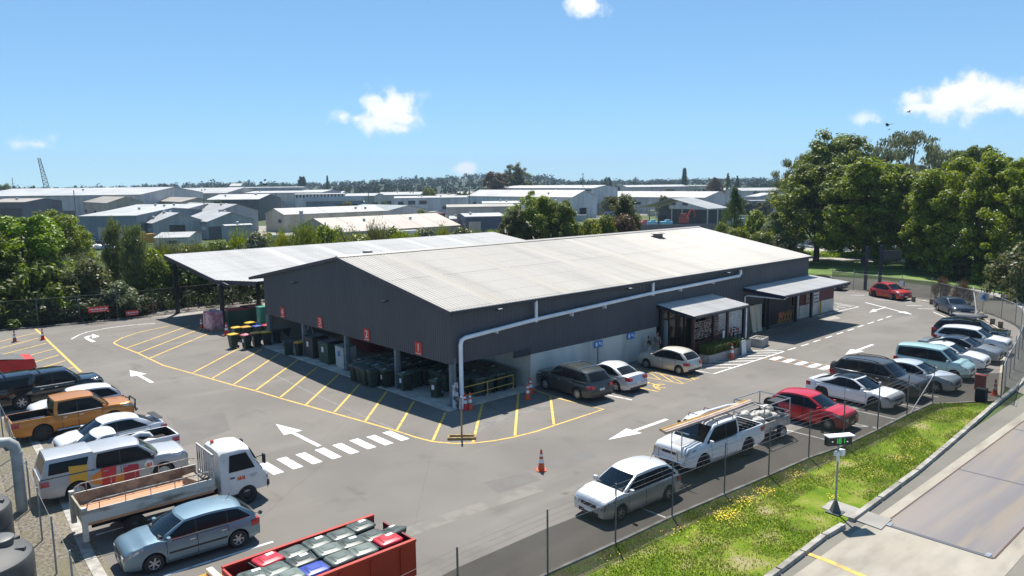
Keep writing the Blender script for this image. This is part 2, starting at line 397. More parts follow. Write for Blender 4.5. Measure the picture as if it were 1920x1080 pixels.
def wheelchair(c, s):
    n = 14
    ring = [(c.x+s*.42*math.cos(a), c.y+s*.42*math.sin(a)) for a in [math.pi*2*i/n for i in range(n+1)][:11]]
    line(db, ring, .11, .008); line(db, [(c.x+s*.05, c.y+s*.1), (c.x+s*.05, c.y+s*.75)], .12, .0084); line(db, [(c.x, c.y+s*.1), (c.x-s*.5, c.y+s*.05), (c.x-s*.7, c.y-s*.5)], .11, .0088)
    db.lathe([(.16*s, .004), (.01, .0044)], 10, c=(c.x+s*.05, c.y+s*1.0, .004), cap=False)
wheelchair(G(1239, 724), 1.0); wheelchair(G(1303, 706.5), .9)
struct(db, 'disabled_bay_marking', M_YELL)
# newer asphalt apron and concrete slabs
ap = MB(); ap.poly([(*p.xy, .002) for p in px((1290, 668), (1395, 657), (1460, 602), (1566, 575), (1572, 590), (1440, 627), (1420, 652))]); struct(ap, 'loading_pavement', asphalt_mat('apron', (.2, .19, .175), (.22, .21, .19), (.12, .115, .11)))
ss = MB(); ss.poly([(*p.xy, .0025) for p in px((1533, 593), (1560, 590), (1577, 597), (1548, 602))]); struct(ss, 'concrete_path', M_CONC)
# trench scar running to the building corner
tr = MB(); tr.strip(px((885, 812), (905, 797), (960, 779), (1040, 757)), .55, .0022); struct(tr, 'trench_patch_road', mat('trench', (.20, .188, .17), .9, c2=(.15, .145, .138), scale=2, detail=8))
# patched areas of the yard
mp = mat('asphalt_patch', (.138, .128, .116), .9, c2=(.155, .146, .133), scale=1.1, detail=9, bump=.2, bscale=60)
for pts in (((322, 792), (420, 772), (432, 806), (340, 838)), ((1010, 868), (1100, 846), (1120, 856), (1032, 880)), ((905, 905), (990, 885), (1015, 900), (935, 925))):
    q = MB(); q.poly([(*p.xy, .0015) for p in px(*pts)]); struct(q, 'asphalt_patch_road', mp)
tm = mat('rubble_trace', (.215, .198, .172), .95, c2=(.18, .165, .147), scale=1.5, detail=12, lo=.44, hi=.56)
q = MB(); q.strip(px((730, 1010), (800, 985), (900, 950), (1010, 915)), .7, .0018); struct(q, 'gravel_trace_path', tm)
# kerb strips
kb = MB(); P_ = px((60, 820), (100, 890), (130, 960), (165, 1040), (196, 1095)); kb.strip([(-17.2, 14)]+[(p.x, p.y) for p in P_]+[(-18.8, -12)], .34, .03); struct(kb, 'kerb', mat('kerb_white', (.42, .40, .36), .85, c2=(.27, .25, .22), scale=3, detail=8))
gv = MB(); gv.poly([(-17.3, 14, .012), (-18.6, -12, .012), (-24, -12, .012), (-24, 14, .012)]); struct(gv, 'gravel_path', M_GRAVEL)
fk = MB()
FENCE_F = px((740, 1230), (860, 1160), (1027, 1077), (1154, 1020), (1260, 970), (1358, 928), (1441, 893), (1516, 860), (1580, 838), (1645, 807), (1700, 779), (1748, 757))
for a, b in zip(FENCE_F, FENCE_F[1:]):
    t = (b-a); m_ = (a+b)/2; fk.box((m_.x, m_.y, .02), (t.length+.02, .11, .10), rz=math.atan2(t.y, t.x))
struct(fk, 'kerb', M_CONC2)
bk = MB()
BACKF = [(-18.2, 45.3), (-13.6, 44.2), (-10.1, 43.4), (-5.3, 42.5), (0, 42.3), (6, 42.2), (20, 42.4), (36, 42.8)]
bk.strip([(a, b-.35) for a, b in BACKF], .22, .10); bk.strip([(a, b-.46) for a, b in BACKF], .02, .05)
struct(bk, 'kerb', M_CONC2)
dv = MB(); dv.poly([(-2.6, 41.9, .006), (-.6, 40.3, .006), (34, 40.6, .006), (34, 42.0, .006), (0, 41.8, .006)]); struct(dv, 'concrete_path', M_CONC)
# right: kerb along the fence
rk = MB(); rk.strip([(p.x, p.y) for p in KERB_R], .16, .06); struct(rk, 'kerb', mat('kerb_yellowed', (.42, .38, .27), .85, c2=(.3, .27, .2), scale=2, detail=8))
# public side: access road with weighbridge, verge
rd = MB(); rd.poly([(-30, -20.05, -.01), (90, -20.05, -.01), (90, -60, -.01), (-30, -60, -.01)]); struct(rd, 'road', M_ROAD)
KERB = px((1380, 1130), (1460, 1072), (1545, 1008), (1585, 985), (1650, 937), (1720, 885), (1790, 826), (1860, 764), (1905, 728), (1935, 700))
vk = MB()
cuts = [(0, 1), (1, 2), (2, 2.9), (3.15, 4), (4, 5), (5, 6), (6, 7), (7, 8), (8, 9)]
def kp(t):
    i = min(int(t), len(KERB)-2); return KERB[i].lerp(KERB[i+1], t-i)
for s0, s1 in cuts:
    a, b = kp(s0), kp(s1); L0 = (b-a).length; n_ = max(1, int(L0/1.9+.5))
    for i in range(n_):
        p, q = a.lerp(b, i/n_), a.lerp(b, (i+.97)/n_); t = q-p; m_ = (p+q)/2
        vk.box((m_.x, m_.y, .05), (t.length, .22, .16), rz=math.atan2(t.y, t.x)+rnd.uniform(-.01, .01), top=(.995, .85))
struct(vk, 'kerb', M_CONC2)
wb = MB(); wb.poly([(2.25, -20.95, .0), (-9, -20.95, .0), (-9, -25.3, .0), (2.25, -25.3, .0)]); wb.poly([(2.25, -20.95, .0), (2.25, -21.35, .0), (34, -21.35, .0), (34, -20.95, .0)]); wb.poly([(2.25, -24.75, .0), (2.25, -25.3, .0), (34, -25.3, .0), (34, -24.75, .0)])
struct(wb, 'concrete_road_slab', mat('slab', (.33, .295, .235), .85, c2=(.23, .208, .168), scale=.7, detail=9, c3=(.38, .345, .285), scale3=.5, bump=.12, stretch=(.6, 1.6, 1)))
ym = MB(); ym.strip(px((1512, 1037), (1560, 1055), (1640, 1090)), .2, .006); struct(ym, 'road_edge_marking', M_YELL)
# weighbridge deck
wbt = thing('weighbridge', 'long steel weighbridge deck sunk into the concrete access road', 'weighbridge', (2.3, -21.35, 0))
dk = MB(); dk.box((15, -1.7, -.01), (29.9, 3.34, .03)); 
dkm = mat('deck_steel', (.175, .16, .157), .55, .15, c2=(.24, .195, .15), scale=.7, detail=11, lo=.47, hi=.62, c3=(.235, .205, .185), scale3=.3, stretch=(.16, 2.0, 1), bump=.1, bscale=20)
dk.build('deck', dkm, wbt)
jn = MB()
for x in (.05, 7.4, 14.8, 22.2): jn = MB(); jn.box((x, -1.7, .0075), (.09 if x > 1 else .16, 3.3, .004)); jn.build('joint_plate', mat('joint_steel', (.11, .115, .13), .5, .4), wbt)
for y_ in (-.015, -3.4): gp_ = MB(); gp_.box((15, y_, .004), (29.9, .05, .02)); gp_.build('edge_angle', mat('edge_rust', (.09, .05, .035), .8), wbt)
br = MB()
for x, y_ in ((.15, -.18), (.15, -3.2)): br = MB(); br.box((x, y_, .014), (.32, .14, .02)); br.build('guide_plate', mat('galv', (.45, .47, .49), .4, .7, c2=(.33, .35, .37), scale=6), wbt)
# roads and verges on the far right
er = MB(); er.poly([(*p.xy, -.012) for p in [Vector((58, 14, 0)), G(1520, 516), G(1650, 524), G(1784, 540), G(1860, 554), G(1940, 572), Vector((40, -18.5, 0)), Vector((24, -20.2, 0))]]); struct(er, 'road', M_ROAD)
lr = MB(); lr.poly([(*p.xy, -.008) for p in [G(1784, 536), G(1850, 546), G(1925, 558), G(1990, 600), G(1940, 590), G(1890, 566), G(1840, 550)]]); struct(lr, 'concrete_path', M_CONC)
M_LAWN = mat('lawn', (.10, .19, .022), .95, c2=(.16, .22, .04), scale=.5, detail=8, c3=(.045, .09, .014), scale3=.2, bump=.5, bscale=20)
vg = MB(); vg.poly([(*p.xy, -.02) for p in [G(1500, 512), G(1650, 519), G(1784, 533), G(1850, 543), G(1990, 575), G(2100, 520), G(1900, 470), G(1500, 462)]]); struct(vg, 'lawn', M_LAWN)
l2 = MB(); l2.poly([(*p.xy, -.006) for p in [G(1460, 488), G(1600, 490), G(1720, 493), G(1900, 502), G(1900, 497), G(1720, 486), G(1600, 483), G(1460, 482)]]); struct(l2, 'concrete_path', M_CONC)
l3 = MB(); l3.poly([(*p.xy, -.006) for p in [G(1440, 470), G(1640, 472), G(1800, 474), G(1800, 458), G(1640, 452), G(1440, 450)]]); struct(l3, 'concrete_path', mat('pale_concrete', (.45, .42, .37), .9, c2=(.33, .31, .28), scale=.3, detail=8))
# grass verge
VERGE = [(p.x, p.y) for p in FENCE_F[1:]] + [(p.x, p.y) for p in px((1828, 756), (1870, 753))] 
VK = [(p.x, p.y+.12) for p in KERB]
vpoly = [(-14, -15.7)] + VERGE + [VK[8], VK[7], VK[6], VK[5], VK[4], VK[3], VK[2], VK[1], VK[0], (-14, -21.0)]
vs = MB(); vs.poly([(a, b, .012) for a, b in vpoly])
def verge_mat():
    m = bpy.data.materials.new('verge_turf'); m.use_nodes = True; nt = m.node_tree; L = nt.links; B = nt.nodes['Principled BSDF']
    B.inputs['Roughness'].default_value = .95; B.inputs['Specular IOR Level'].default_value = .1
    tc = _n(nt, 'ShaderNodeTexCoord')
    def nz(s, d): 
        n = _n(nt, 'ShaderNodeTexNoise'); n.inputs['Scale'].default_value = s; n.inputs['Detail'].default_value = d; L.new(tc.outputs['Object'], n.inputs['Vector']); return n.outputs['Fac']
    cr = _n(nt, 'ShaderNodeValToRGB'); e = cr.color_ramp.elements
    e[0].position = .32; e[0].color = (.085, .155, .012, 1); e[1].position = .70; e[1].color = (.36, .31, .17, 1)
    a = e.new(.47); a.color = (.155, .23, .018, 1); a = e.new(.58); a.color = (.24, .27, .05, 1)
    L.new(nz(.75, 7), cr.inputs['Fac'])
    mx = _n(nt, 'ShaderNodeMix', data_type='RGBA', blend_type='MULTIPLY'); mx.inputs['Factor'].default_value = .7
    L.new(cr.outputs[0], mx.inputs['A']); cr2 = _n(nt, 'ShaderNodeValToRGB'); cr2.color_ramp.elements[0].position = .3; cr2.color_ramp.elements[0].color = (.55, .6, .5, 1); cr2.color_ramp.elements[1].position = .6
    L.new(nz(14, 6), cr2.inputs['Fac']); L.new(cr2.outputs[0], mx.inputs['B'])
    L.new(mx.outputs['Result'], B.inputs['Base Color'])
    bn = _n(nt, 'ShaderNodeBump'); bn.inputs['Strength'].default_value = .8; bn.inputs['Distance'].default_value = .05; L.new(nz(25, 5), bn.inputs['Height']); L.new(bn.outputs[0], B.inputs['Normal'])
    return m
struct(vs, 'verge_ground', verge_mat())
# grass blades on the verge: one mass
def inside(p, poly):
    x, y_ = p; c = False; n = len(poly)
    for i in range(n):
        x0, y0 = poly[i]; x1, y1 = poly[i-1]
        if (y0 > y_) != (y1 > y_) and x < (x1-x0)*(y_-y0)/(y1-y0)+x0: c = not c
    return c
from mathutils import noise as mn
dirt_shade = MB(); dirt_shade.strip([(p.x, p.y-.43) for p in FENCE_F], .80, .018); struct(dirt_shade, 'dirt_shade_path', mat('verge_soil_shade', (.075, .085, .025), .95, c2=(.10, .085, .05), scale=3, detail=9, c3=(.07, .11, .018), scale3=2))  # bare soil, widened so its dark colour also paints the fence mesh's shadow
gb = MB(); fb = MB()
for i in range(90000):
    p = (rnd.uniform(-9, 22), rnd.uniform(-21.2, -15.8))
    if not inside(p, vpoly): continue
    if 1.6 < p[0] < 3.9 and p[1] < -18.3: continue
    k = mn.noise(Vector((p[0]*.45, p[1]*.6, 3)))
    edge = p[1] > -17.0 and rnd.random() < .5
    if k > .12 and rnd.random() < .75: continue
    h = rnd.uniform(.03, .085)*(1.6 if rnd.random() < .05 else 1)*(1+.8*max(0, mn.noise(Vector((p[0]*1.3, p[1]*1.3, 9)))))
    a = rnd.uniform(0, 6.28); w = rnd.uniform(.012, .03); lx, ly = rnd.uniform(-.05, .05), rnd.uniform(-.05, .05)
    gb.add([(p[0]-w*math.cos(a), p[1]-w*math.sin(a), .01), (p[0]+w*math.cos(a), p[1]+w*math.sin(a), .01), (p[0]+lx, p[1]+ly, h)], [(0, 1, 2)], 1 if (k > .02 and rnd.random() < .5) else 0)
tag(gb.build('grass', [mat('blade', (.155, .22, .032), .8, island=.4, transl=.35), mat('blade_dry', (.42, .37, .15), .9, island=.35, transl=.3)], recalc=False), kind='stuff')
for (u, v), n_, s_ in (((1362, 970), 190, .36), ((1395, 945), 100, .34), ((1430, 925), 90, .32), ((1490, 895), 45, .3), ((1560, 868), 14, .5), ((1405, 985), 12, .4), ((1690, 862), 50, .45), ((1625, 892), 26, .4), ((1545, 905), 14, .5), ((1150, 1052), 12, .5), ((1563, 937), 30, .2), ((1270, 1005), 26, .35), ((1500, 870), 14, .7), ((1720, 835), 30, .4)):
    c = G(u, v)
    for i in range(n_):
        x, y_ = rnd.gauss(c.x, s_), rnd.gauss(c.y, s_*.55)
        if not inside((x, y_), vpoly): continue
        h = rnd.uniform(.08, .18); r_ = rnd.uniform(.015, .027); a0 = rnd.random()*6
        fb.add([(x+r_*math.cos(a0+k*1.047), y_+r_*math.sin(a0+k*1.047), h+(.006 if k % 2 else 0)) for k in range(6)], [(0, 1, 2, 3, 4, 5)])
tag(fb.build('yellow_wildflowers', mat('petal', (.78, .56, .02), .6, island=.2), recalc=False), kind='stuff')
# ================================================================== warehouse and its canopies
W, LB, HE, HR, WR, HB, HC, XC = 22.5, 38.9, 5.23, 7.28, 11.33, 2.35, 1.98, 5.76
M_CLAD = mat('cladding_charcoal', (.062, .069, .082), .5, c2=(.070, .077, .090), scale=.7, detail=6, spec=.5, stretch=(1, 1, .15))
M_TRIM = mat('trim_dark', (.028, .032, .044), .4)
M_TRIMV = mat('trim_violet', (.055, .05, .075), .45, c2=(.04, .04, .055), scale=2)
def roof_mat(name, a, b, st, c3=None):
    return mat(name, a, .5, .0, c2=b, scale=1.1, detail=9, lo=.42, hi=.68, stretch=st, c3=c3, scale3=.35)
def laps(m, pitch=1.75):
    """side laps and fastener lines across the sheets"""
    nt = m.node_tree; b = nt.nodes['Principled BSDF']; L = nt.links; src = b.inputs['Base Color'].links[0].from_socket
    tc = _n(nt, 'ShaderNodeTexCoord'); sp = _n(nt, 'ShaderNodeSeparateXYZ'); L.new(tc.outputs['Object'], sp.inputs[0])
    fac = None
    for ax, pt, w_ in (('Y', pitch, .035), ('X', .76, .03), ('Y', pitch*3.2, .03)):
        d = _n(nt, 'ShaderNodeMath', operation='DIVIDE'); d.inputs[1].default_value = pt; L.new(sp.outputs[ax], d.inputs[0])
        f = _n(nt, 'ShaderNodeMath', operation='FRACT'); L.new(d.outputs[0], f.inputs[0])
        c = _n(nt, 'ShaderNodeMath', operation='LESS_THAN'); c.inputs[1].default_value = w_; L.new(f.outputs[0], c.inputs[0])
        if fac is None: fac = c.outputs[0]
        else: a_ = _n(nt, 'ShaderNodeMath', operation='ADD'); L.new(fac, a_.inputs[0]); L.new(c.outputs[0], a_.inputs[1]); fac = a_.outputs[0]
    mr = _n(nt, 'ShaderNodeMapRange'); mr.inputs['To Min'].default_value = 1; mr.inputs['To Max'].default_value = .72; L.new(fac, mr.inputs['Value'])
    hs = _n(nt, 'ShaderNodeHueSaturation'); L.new(src, hs.inputs['Color']); L.new(mr.outputs[0], hs.inputs['Value']); L.new(hs.outputs[0], b.inputs['Base Color'])
    return m
M_ROOF = roof_mat('roof_weathered', (.325, .302, .265), (.265, .243, .21), (.9, .12, .3), (.35, .325, .285))
M_SKYL = roof_mat('roof_skylight', (.36, .335, .285), (.31, .275, .225), (.8, .1, .3))
M_ROOF2 = roof_mat('roof_grey', (.385, .38, .365), (.32, .315, .30), (.9, .1, .3), (.41, .405, .39))
M_ROOF3 = roof_mat('roof_pale', (.56, .55, .53), (.48, .47, .45), (.9, .1, .3), (.60, .59, .57))
M_SKYL2 = roof_mat('roof_skylight_white', (.46, .46, .44), (.40, .40, .38), (.8, .1, .3))
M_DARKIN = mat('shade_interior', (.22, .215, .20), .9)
M_WCONC = mat('wall_concrete', (.62, .59, .53), .85, c2=(.43, .41, .36), scale=.8, detail=9, stretch=(1, 1, .22), c3=(.52, .495, .445), scale3=.5, bump=.12, lo=.42, hi=.7)
laps(M_ROOF); laps(M_ROOF2); laps(M_ROOF3)
M_PIPEW = mat('pipe_white', (.84, .85, .86), .3, c2=(.74, .75, .76), scale=2)
M_STEELB = mat('post_blue_grey', (.12, .155, .18), .5, c2=(.16, .19, .21), scale=2)
M_BLACK = mat('black_steel', (.018, .019, .024), .45)
M_SIGNR = mat('sign_red', (.62, .030, .020), .45)
M_SIGNW = mat('sign_white', (.78, .78, .77), .45)
wh = thing('warehouse', 'long charcoal ribbed metal warehouse with pale low gable roof and open numbered bays', 'warehouse')
def rl(y_):  # roof line over the gable
    return HR - abs(y_-WR)*((HR-HE)/WR)
g = MB(); ribs(g, (0, 0, 0), (0, 1, 0), (-1, 0, 0), W, lambda t: Vector((0, t, HB)), lambda t: Vector((0, t, rl(t)-.02)), .2, .028)
g.build('gable_cladding', M_CLAD, wh, recalc=False)
g = MB()
def wl(t): return HB if t < 4.75 else HC
ribs(g, (0, 0, 0), (1, 0, 0), (0, -1, 0), LB, lambda t: Vector((t, 0, wl(t) if not 5.0 < t < 5.7 else HC)), lambda t: Vector((t, 0, HE-.02)), .2, .028)
g.build('wall_cladding', M_CLAD, wh, recalc=False)
g = MB(); g.poly([(LB, 0, 0), (LB, W, 0), (LB, W, rl(W)), (LB, WR, HR-.05), (LB, 0, HE)]); g.quad((9.2, W, 0), (LB, W, 0), (LB, W, rl(W)-.05), (9.2, W, rl(W)-.05))
g.build('far_cladding', M_CLAD, wh, recalc=False)
def skyl(t):
    for a in SK:
        if a-.45 < t < a+.45: return 1
    return 0
SK = (3.4, 8.9, 14.6, 20.2, 26.2, 31.6, 37.4)
g = MB(); OV = .14
def rp(x, y_, lift=.05): return Vector((x, y_, HR - abs(y_-WR)*((HR-HE)/WR)+lift))
ribs(g, (0, 0, 0), (1, 0, 0), (0, 0, 1), LB+.2+OV, lambda t: rp(t-OV, -.18), lambda t: rp(t-OV, WR), .25, .02, mfun=lambda t: skyl(t-OV))
ribs(g, (0, 0, 0), (1, 0, 0), (0, 0, 1), LB+.2+OV, lambda t: rp(t-OV, W+1.9), lambda t: rp(t-OV, WR), .25, .02, mfun=lambda t: skyl(t-OV))
rf = g.build('roof', [M_ROOF, M_SKYL], wh, recalc=False)
g = MB(); g.grid([[rp(x, WR-.28, .1), rp(x, WR, .14), rp(x, WR+.28, .1)] for x in (-OV-.02, LB+.22)]); g.build('ridge_cap', mat('ridge_metal', (.34, .32, .29), .5), rf)
g = MB()
def beam(mb, a, b, wd, ht, m=None):
    a, b = Vector(a), Vector(b); t = (b-a); n = Vector((-t.y, t.x, 0)).normalized()*wd/2 if abs(t.x)+abs(t.y) > 1e-6 else Vector((wd/2, 0, 0))
    u = Vector((0, 0, ht/2))
    vs = [p+s*n+z*u for p in (a, b) for s, z in ((-1, -1), (1, -1), (1, 1), (-1, 1))]
    mb.add(vs, [(0, 1, 2, 3), (7, 6, 5, 4), (0, 4, 5, 1), (1, 5, 6, 2), (2, 6, 7, 3), (3, 7, 4, 0)], m)
for xx in (-OV-.05, LB+.23):
    g = MB(); beam(g, rp(xx, -.2, -.04), rp(xx, WR, -.04), .06, .22); beam(g, rp(xx, WR, -.04), rp(xx, W+1.95, -.04), .06, .22); g.build('barge_flashing', M_TRIMV, wh)
for yy, zz in ((-.26, HE-.06), (W+2.0, rl(W+1.9)-.06)): g = MB(); g.box((LB/2-.02, yy, zz), (LB+.5, .16, .17)); g.build('gutter', M_TRIM, wh)
for y_, wd in ((.16, .36), (5.4, .3), (11.1, .3), (16.85, .3), (22.3, .34)):
    g = MB(); h = HB+.3; g.box((.2, y_, .03+h/2), (.2, wd, h)); g.box((.2, y_, h/2), (.32, wd*.62, h-.01)); g.box((.2, y_, .09), (.5, wd+.12, .04)); g.build('post', M_STEELB, wh)
g = MB(); g.box((5.1, -.02, HC+.18), (1.34, .06, .37)); g.box((2.5, .2, HB+.1), (4.9, .2, .2)); g.box((.2, W/2, HB+.12), (.2, W-.4, .24)); g.build('lintel_beam', M_TRIM, wh)
for bc, bd in ((((XC+17.6)/2, .06, HC/2), (17.6-XC, .18, HC)), ((XC+.1, 3.72, 1.5), (.2, 7.1, 3.0)), (((24.2+31.4)/2, .06, HC/2), (31.4-24.2, .18, HC))): g = MB(); g.box(bc, bd); g.build('concrete_wall', M_WCONC, wh)
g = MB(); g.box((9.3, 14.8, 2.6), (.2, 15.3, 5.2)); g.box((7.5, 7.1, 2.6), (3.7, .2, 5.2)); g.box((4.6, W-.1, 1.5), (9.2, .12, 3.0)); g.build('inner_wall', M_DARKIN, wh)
g = MB(); g.poly([(-.5, -.38, .05), (XC, -.38, .05), (XC, 0, .05), (9.2, 0, .05), (9.2, W, .05), (-.5, W, .05)]); g.box((-.53, W/2, .03), (.08, W+.8, .06)); g.box((2.6, -.4, .03), (6.3, .08, .06))
g.build('slab', mat('slab_bay', (.52, .49, .43), .85, c2=(.38, .35, .31), scale=1.2, detail=8), wh)
# wash pipe along the long wall
g = MB(); pl = [(27.6, -.26, 5.06), (27.68, -.26, 4.8), (27.45, -.26, 4.6), (16.85, -.26, 4.42), (6.0, -.26, 4.05), (.75, -.26, 3.74), (.52, -.26, 3.64), (.45, -.26, 3.4), (.45, -.26, .95), (.3, -.5, .75), (.12, -.66, .5), (.1, -.66, .08)]
g.tube(pl, .115, 12)
for x in (16.85, 6.0): g.tube([(x, -.26, HE-.1), (x, -.26, interp([(.5, 3.72), (27.5, 4.6)], x))], .1, 10)
for x in (3, 9, 12, 20, 24): g.box((x, -.2, interp([(.5, 3.72), (27.5, 4.6)], x)), (.05, .3, .28))
g.build('wash_pipe', M_PIPEW, wh, smooth=40)
# peeling post guard beside the pipe
g = MB(); g.box((.02, -.35, .75), (.24, .05, 1.4)); g.box((-.1, -.28, .7), (.05, .16, 1.25)); g.build('post_guard', mat('guard', (.55, .56, .58), .6, c2=(.10, .11, .13), scale=3.2, detail=4, lo=.5, hi=.56), wh)
for p, ax in (((-.2, 17.17, 5.19), 0), ((-.2, 5.81, 5.15), 0), ((3.05, -.2, 5.0), 1), ((14.17, -.2, 5.0), 1), ((25.63, -.2, 5.0), 1)):
    g = MB()
    if ax == 0: g.box((p[0]-.14, p[1], p[2]), (.22, .32, .07)); g.box((p[0]+.08, p[1], p[2]), (.26, .06, .06)); 
    else: g.box((p[0], p[1]-.3, p[2]), (.32, .24, .07)); g.box((p[0], p[1]-.06, p[2]), (.06, .3, .06))
    fl_ = g.build('floodlight', M_BLACK, wh)
    g = MB(); g.box((p[0]-.14 if ax == 0 else p[0], p[1] if ax == 0 else p[1]-.3, p[2]+.041), (.16, .26, .012) if ax == 0 else (.26, .16, .012)); g.build('lens', mat('lamp_lens', (.7, .72, .75), .15), fl_)
for (x, y_) in ((29.98, 9.3),):
    z = rl(y_)
    g = MB(); g.lathe([(.42, 0), (.42, .32)], 14, c=(x, y_, z)); v = g.build('roof_vent', mat('vent_dark', (.10, .095, .085), .5, c2=(.18, .16, .13), scale=6), rf)
    g = MB(); g.lathe([(.62, .34), (.62, .38), (.1, .52)], 14, c=(x, y_, z)); g.build('vent_cap', M_ROOF, v)
# number boards
def sign_board(name, label, cat, w_, h_, loc, rz, m, txt=None, tsize=.4, tm=None, group=None, t=.03, dz=0, bar=False):
    o = thing(name, label, cat, loc, rz, group)
    g = MB(); g.box((0, 0, 0), (w_, t, h_)); g.build('board', m, o)
    if txt: font_mesh('lettering', txt, tsize, tm or M_SIGNW, o, (0, -t/2-.004, dz), (math.pi/2, 0, 0))
    if bar:
        g = MB()
        g.box((0, -t/2-.004, -h_*.40), (w_*.78, .006, .03))
        g.build('caption', M_SIGNW, o)
    return o
for n, y_ in (('1', 2.88), ('2', 8.26), ('3', 14.07), ('4', 19.56)):
    sign_board('bay_sign', 'red board with white number %s on the charcoal gable above a bay' % {'1': 'one', '2': 'two', '3': 'three', '4': 'four'}[n], 'sign', .62, .72, (-.05, y_, 2.8), -math.pi/2, M_SIGNR, n, .62, None, None, .03, .03, True)
M_SIGNB = mat('sign_blue', (.04, .20, .52), .4)
for i, (x, z) in enumerate(((11.58, 1.72), (14.79, 1.78))):
    o = thing('parking_sign', ('blue disabled parking sign on a stem before the concrete wall', 'blue disabled parking sign fixed to the wall nearer the porch')[i], 'sign', (x, -.09, z), 0)
    g = MB(); g.box((0, 0, 0), (.78, .02, .42)); g.build('board', M_SIGNB, o)
    [(lambda q: (q.box(c_, s_), q.build('pictogram', M_SIGNW, o)))(MB()) for c_, s_ in (((-.18, -.013, 0), (.16, .006, .26)), ((.1, -.013, .05), (.1, .006, .16)), ((.26, -.013, -.02), (.08, .006, .2)))]
    if i == 0:
        g = MB(); g.tube([(0, .03, -.2), (0, .03, -z)], .025, 6); g.build('post', M_STEELB, o)
# ---------------------------------------------------------------- open canopy behind
cn = thing('open_canopy', 'large open canopy with pale ribbed sloping roof on dark posts behind the warehouse', 'canopy')
YL, YH, ZL, ZH, XE = 29.2, 42.3, 3.85, 5.45, 39.5
def cz(y_): return lerp(ZL, ZH, (y_-YL)/(YH-YL))
def cx0(y_): return 2.3-(y_-YL)/(31.0-YL)*2.6 if y_ < 31 else -.3-(y_-31)*.03
g = MB(); SK2 = (9.5, 15, 20.5, 26, 31.5)
def sk2(t):
    for a in SK2:
        if abs(t-a) < .5: return 1
    return 0
def clo(t):
    x = t-.65; y_ = YL
    if x < 2.3: y_ = min(YH-.02, YL+(2.3-x)/2.6*1.8) if x > -.3 else min(YH-.02, 31+(-.3-x)/.03)
    return Vector((x, y_, cz(y_)+.08))
ribs(g, (0, 0, 0), (1, 0, 0), (0, 0, 1), XE+.65, clo, lambda t: Vector((t-.65, YH, cz(YH)+.08)), .25, .02, mfun=sk2)
crf = g.build('roof', [M_ROOF2, M_SKYL2], cn, recalc=False)
edge = [(2.3, YL), (-.3, 31.0), (-.64, YH)]
g = MB()
for (a, b), (c, d) in zip(edge, edge[1:]): beam(g, (a, b, cz(b)-.1), (c, d, cz(d)-.1), .07, .34)
g.build('fascia', M_TRIMV, cn); g = MB(); beam(g, (XE, YL, cz(YL)-.1), (XE, YH, cz(YH)-.1), .07, .34)
g.build('fascia', M_TRIMV, cn)
g = MB(); g.box(((2.3+XE)/2, YL-.06, ZL-.02), (XE-2.3, .12, .2)); g.build('gutter', M_TRIM, cn); g = MB(); g.box((XE/2-.3, YH+.06, ZH-.02), (XE+.6, .12, .2)); g.build('gutter', M_TRIM, cn)
for x in (.12, 8.0, 16, 24, 32):
    for y_ in (31.1, 41.9):
        g = MB(); h = cz(y_)-.1; g.box((x, y_, h/2), (.3, .3, h)); g.box((x, y_, .03), (.5, .5, .06)); g.build('post', M_BLACK, cn)
    g = MB(); beam(g, (x, YL+.3, cz(YL+.3)-.2), (x, YH-.2, cz(YH-.2)-.2), .16, .3); g.build('rafter', M_BLACK, cn)
g = MB(); g.box((.05, 31.2, cz(31)-.35), (.2, .3, .08)); g.build('floodlight', M_SIGNW, cn)
g = MB(); g.lathe([(.4, 0), (.55, .12), (.5, .22), (.08, .34)], 14, c=(17.5, 36.5, cz(36.5)+.05)); g.build('roof_vent', M_ROOF2, crf)
# ---------------------------------------------------------------- entrance porch
po = thing('entrance_porch', 'small entrance porch with pale ribbed roof and patterned lattice screens', 'porch')
X0, X1, YF = 17.75, 24.05, -2.95
g = MB(); ribs(g, (0, 0, 0), (1, 0, 0), (0, 0, 1), X1-X0+.3, lambda t: Vector((X0-.15+t, YF-.12, 3.08)), lambda t: Vector((X0-.15+t, -.05, 3.52)), .2, .035)
g.build('roof', M_ROOF3, po, recalc=False)
g = MB(); beam(g, (X0-.15, YF-.1, 2.96), (X0-.15, -.04, 3.40), .07, .2); beam(g, (X1+.15, YF-.1, 2.96), (X1+.15, -.04, 3.40), .07, .2); g.box(((X0+X1)/2, YF-.16, 2.97), (X1-X0+.3, .1, .14)); g.build('fascia', M_TRIM, po)
M_BRNP = mat('post_redbrown', (.075, .03, .022), .5)
for x, y_, m_ in ((X0+.1, YF+.12, M_BRNP), (X1-.12, YF+.1, M_BLACK), (X0+.12, -.25, M_TRIM), (X0+2.4, YF+.12, M_BLACK), (X0+4.1, YF+.12, M_BRNP), (X1-.6, -.25, M_TRIM)):
    g = MB(); h = 2.95 if y_ < -1 else 3.3; g.box((x, y_, h/2), (.18, .18, h)); g.build('post', m_, po)
def fret_mat():
    """fretwork panel: a maze of short bars with open slots"""
    return mat('lattice_white', (.62, .58, .54), .6)
def fretwork(g, x0, x1, z0, z1, yy, s, seed, skip=.28, th=.03, along='x'):
    r = random.Random(seed); nx = int((x1-x0)/s); nz = int((z1-z0)/s)
    for i in range(nx+1):
        for j in range(nz+1):
            x, z = x0+i*s, z0+j*s
            if i < nx and r.random() > skip: g.box((x+s/2, yy, z), (s+.03, th, .035))
            if j < nz and r.random() > skip: g.box((x, yy, z+s/2), (.035, th-.004, s+.03))
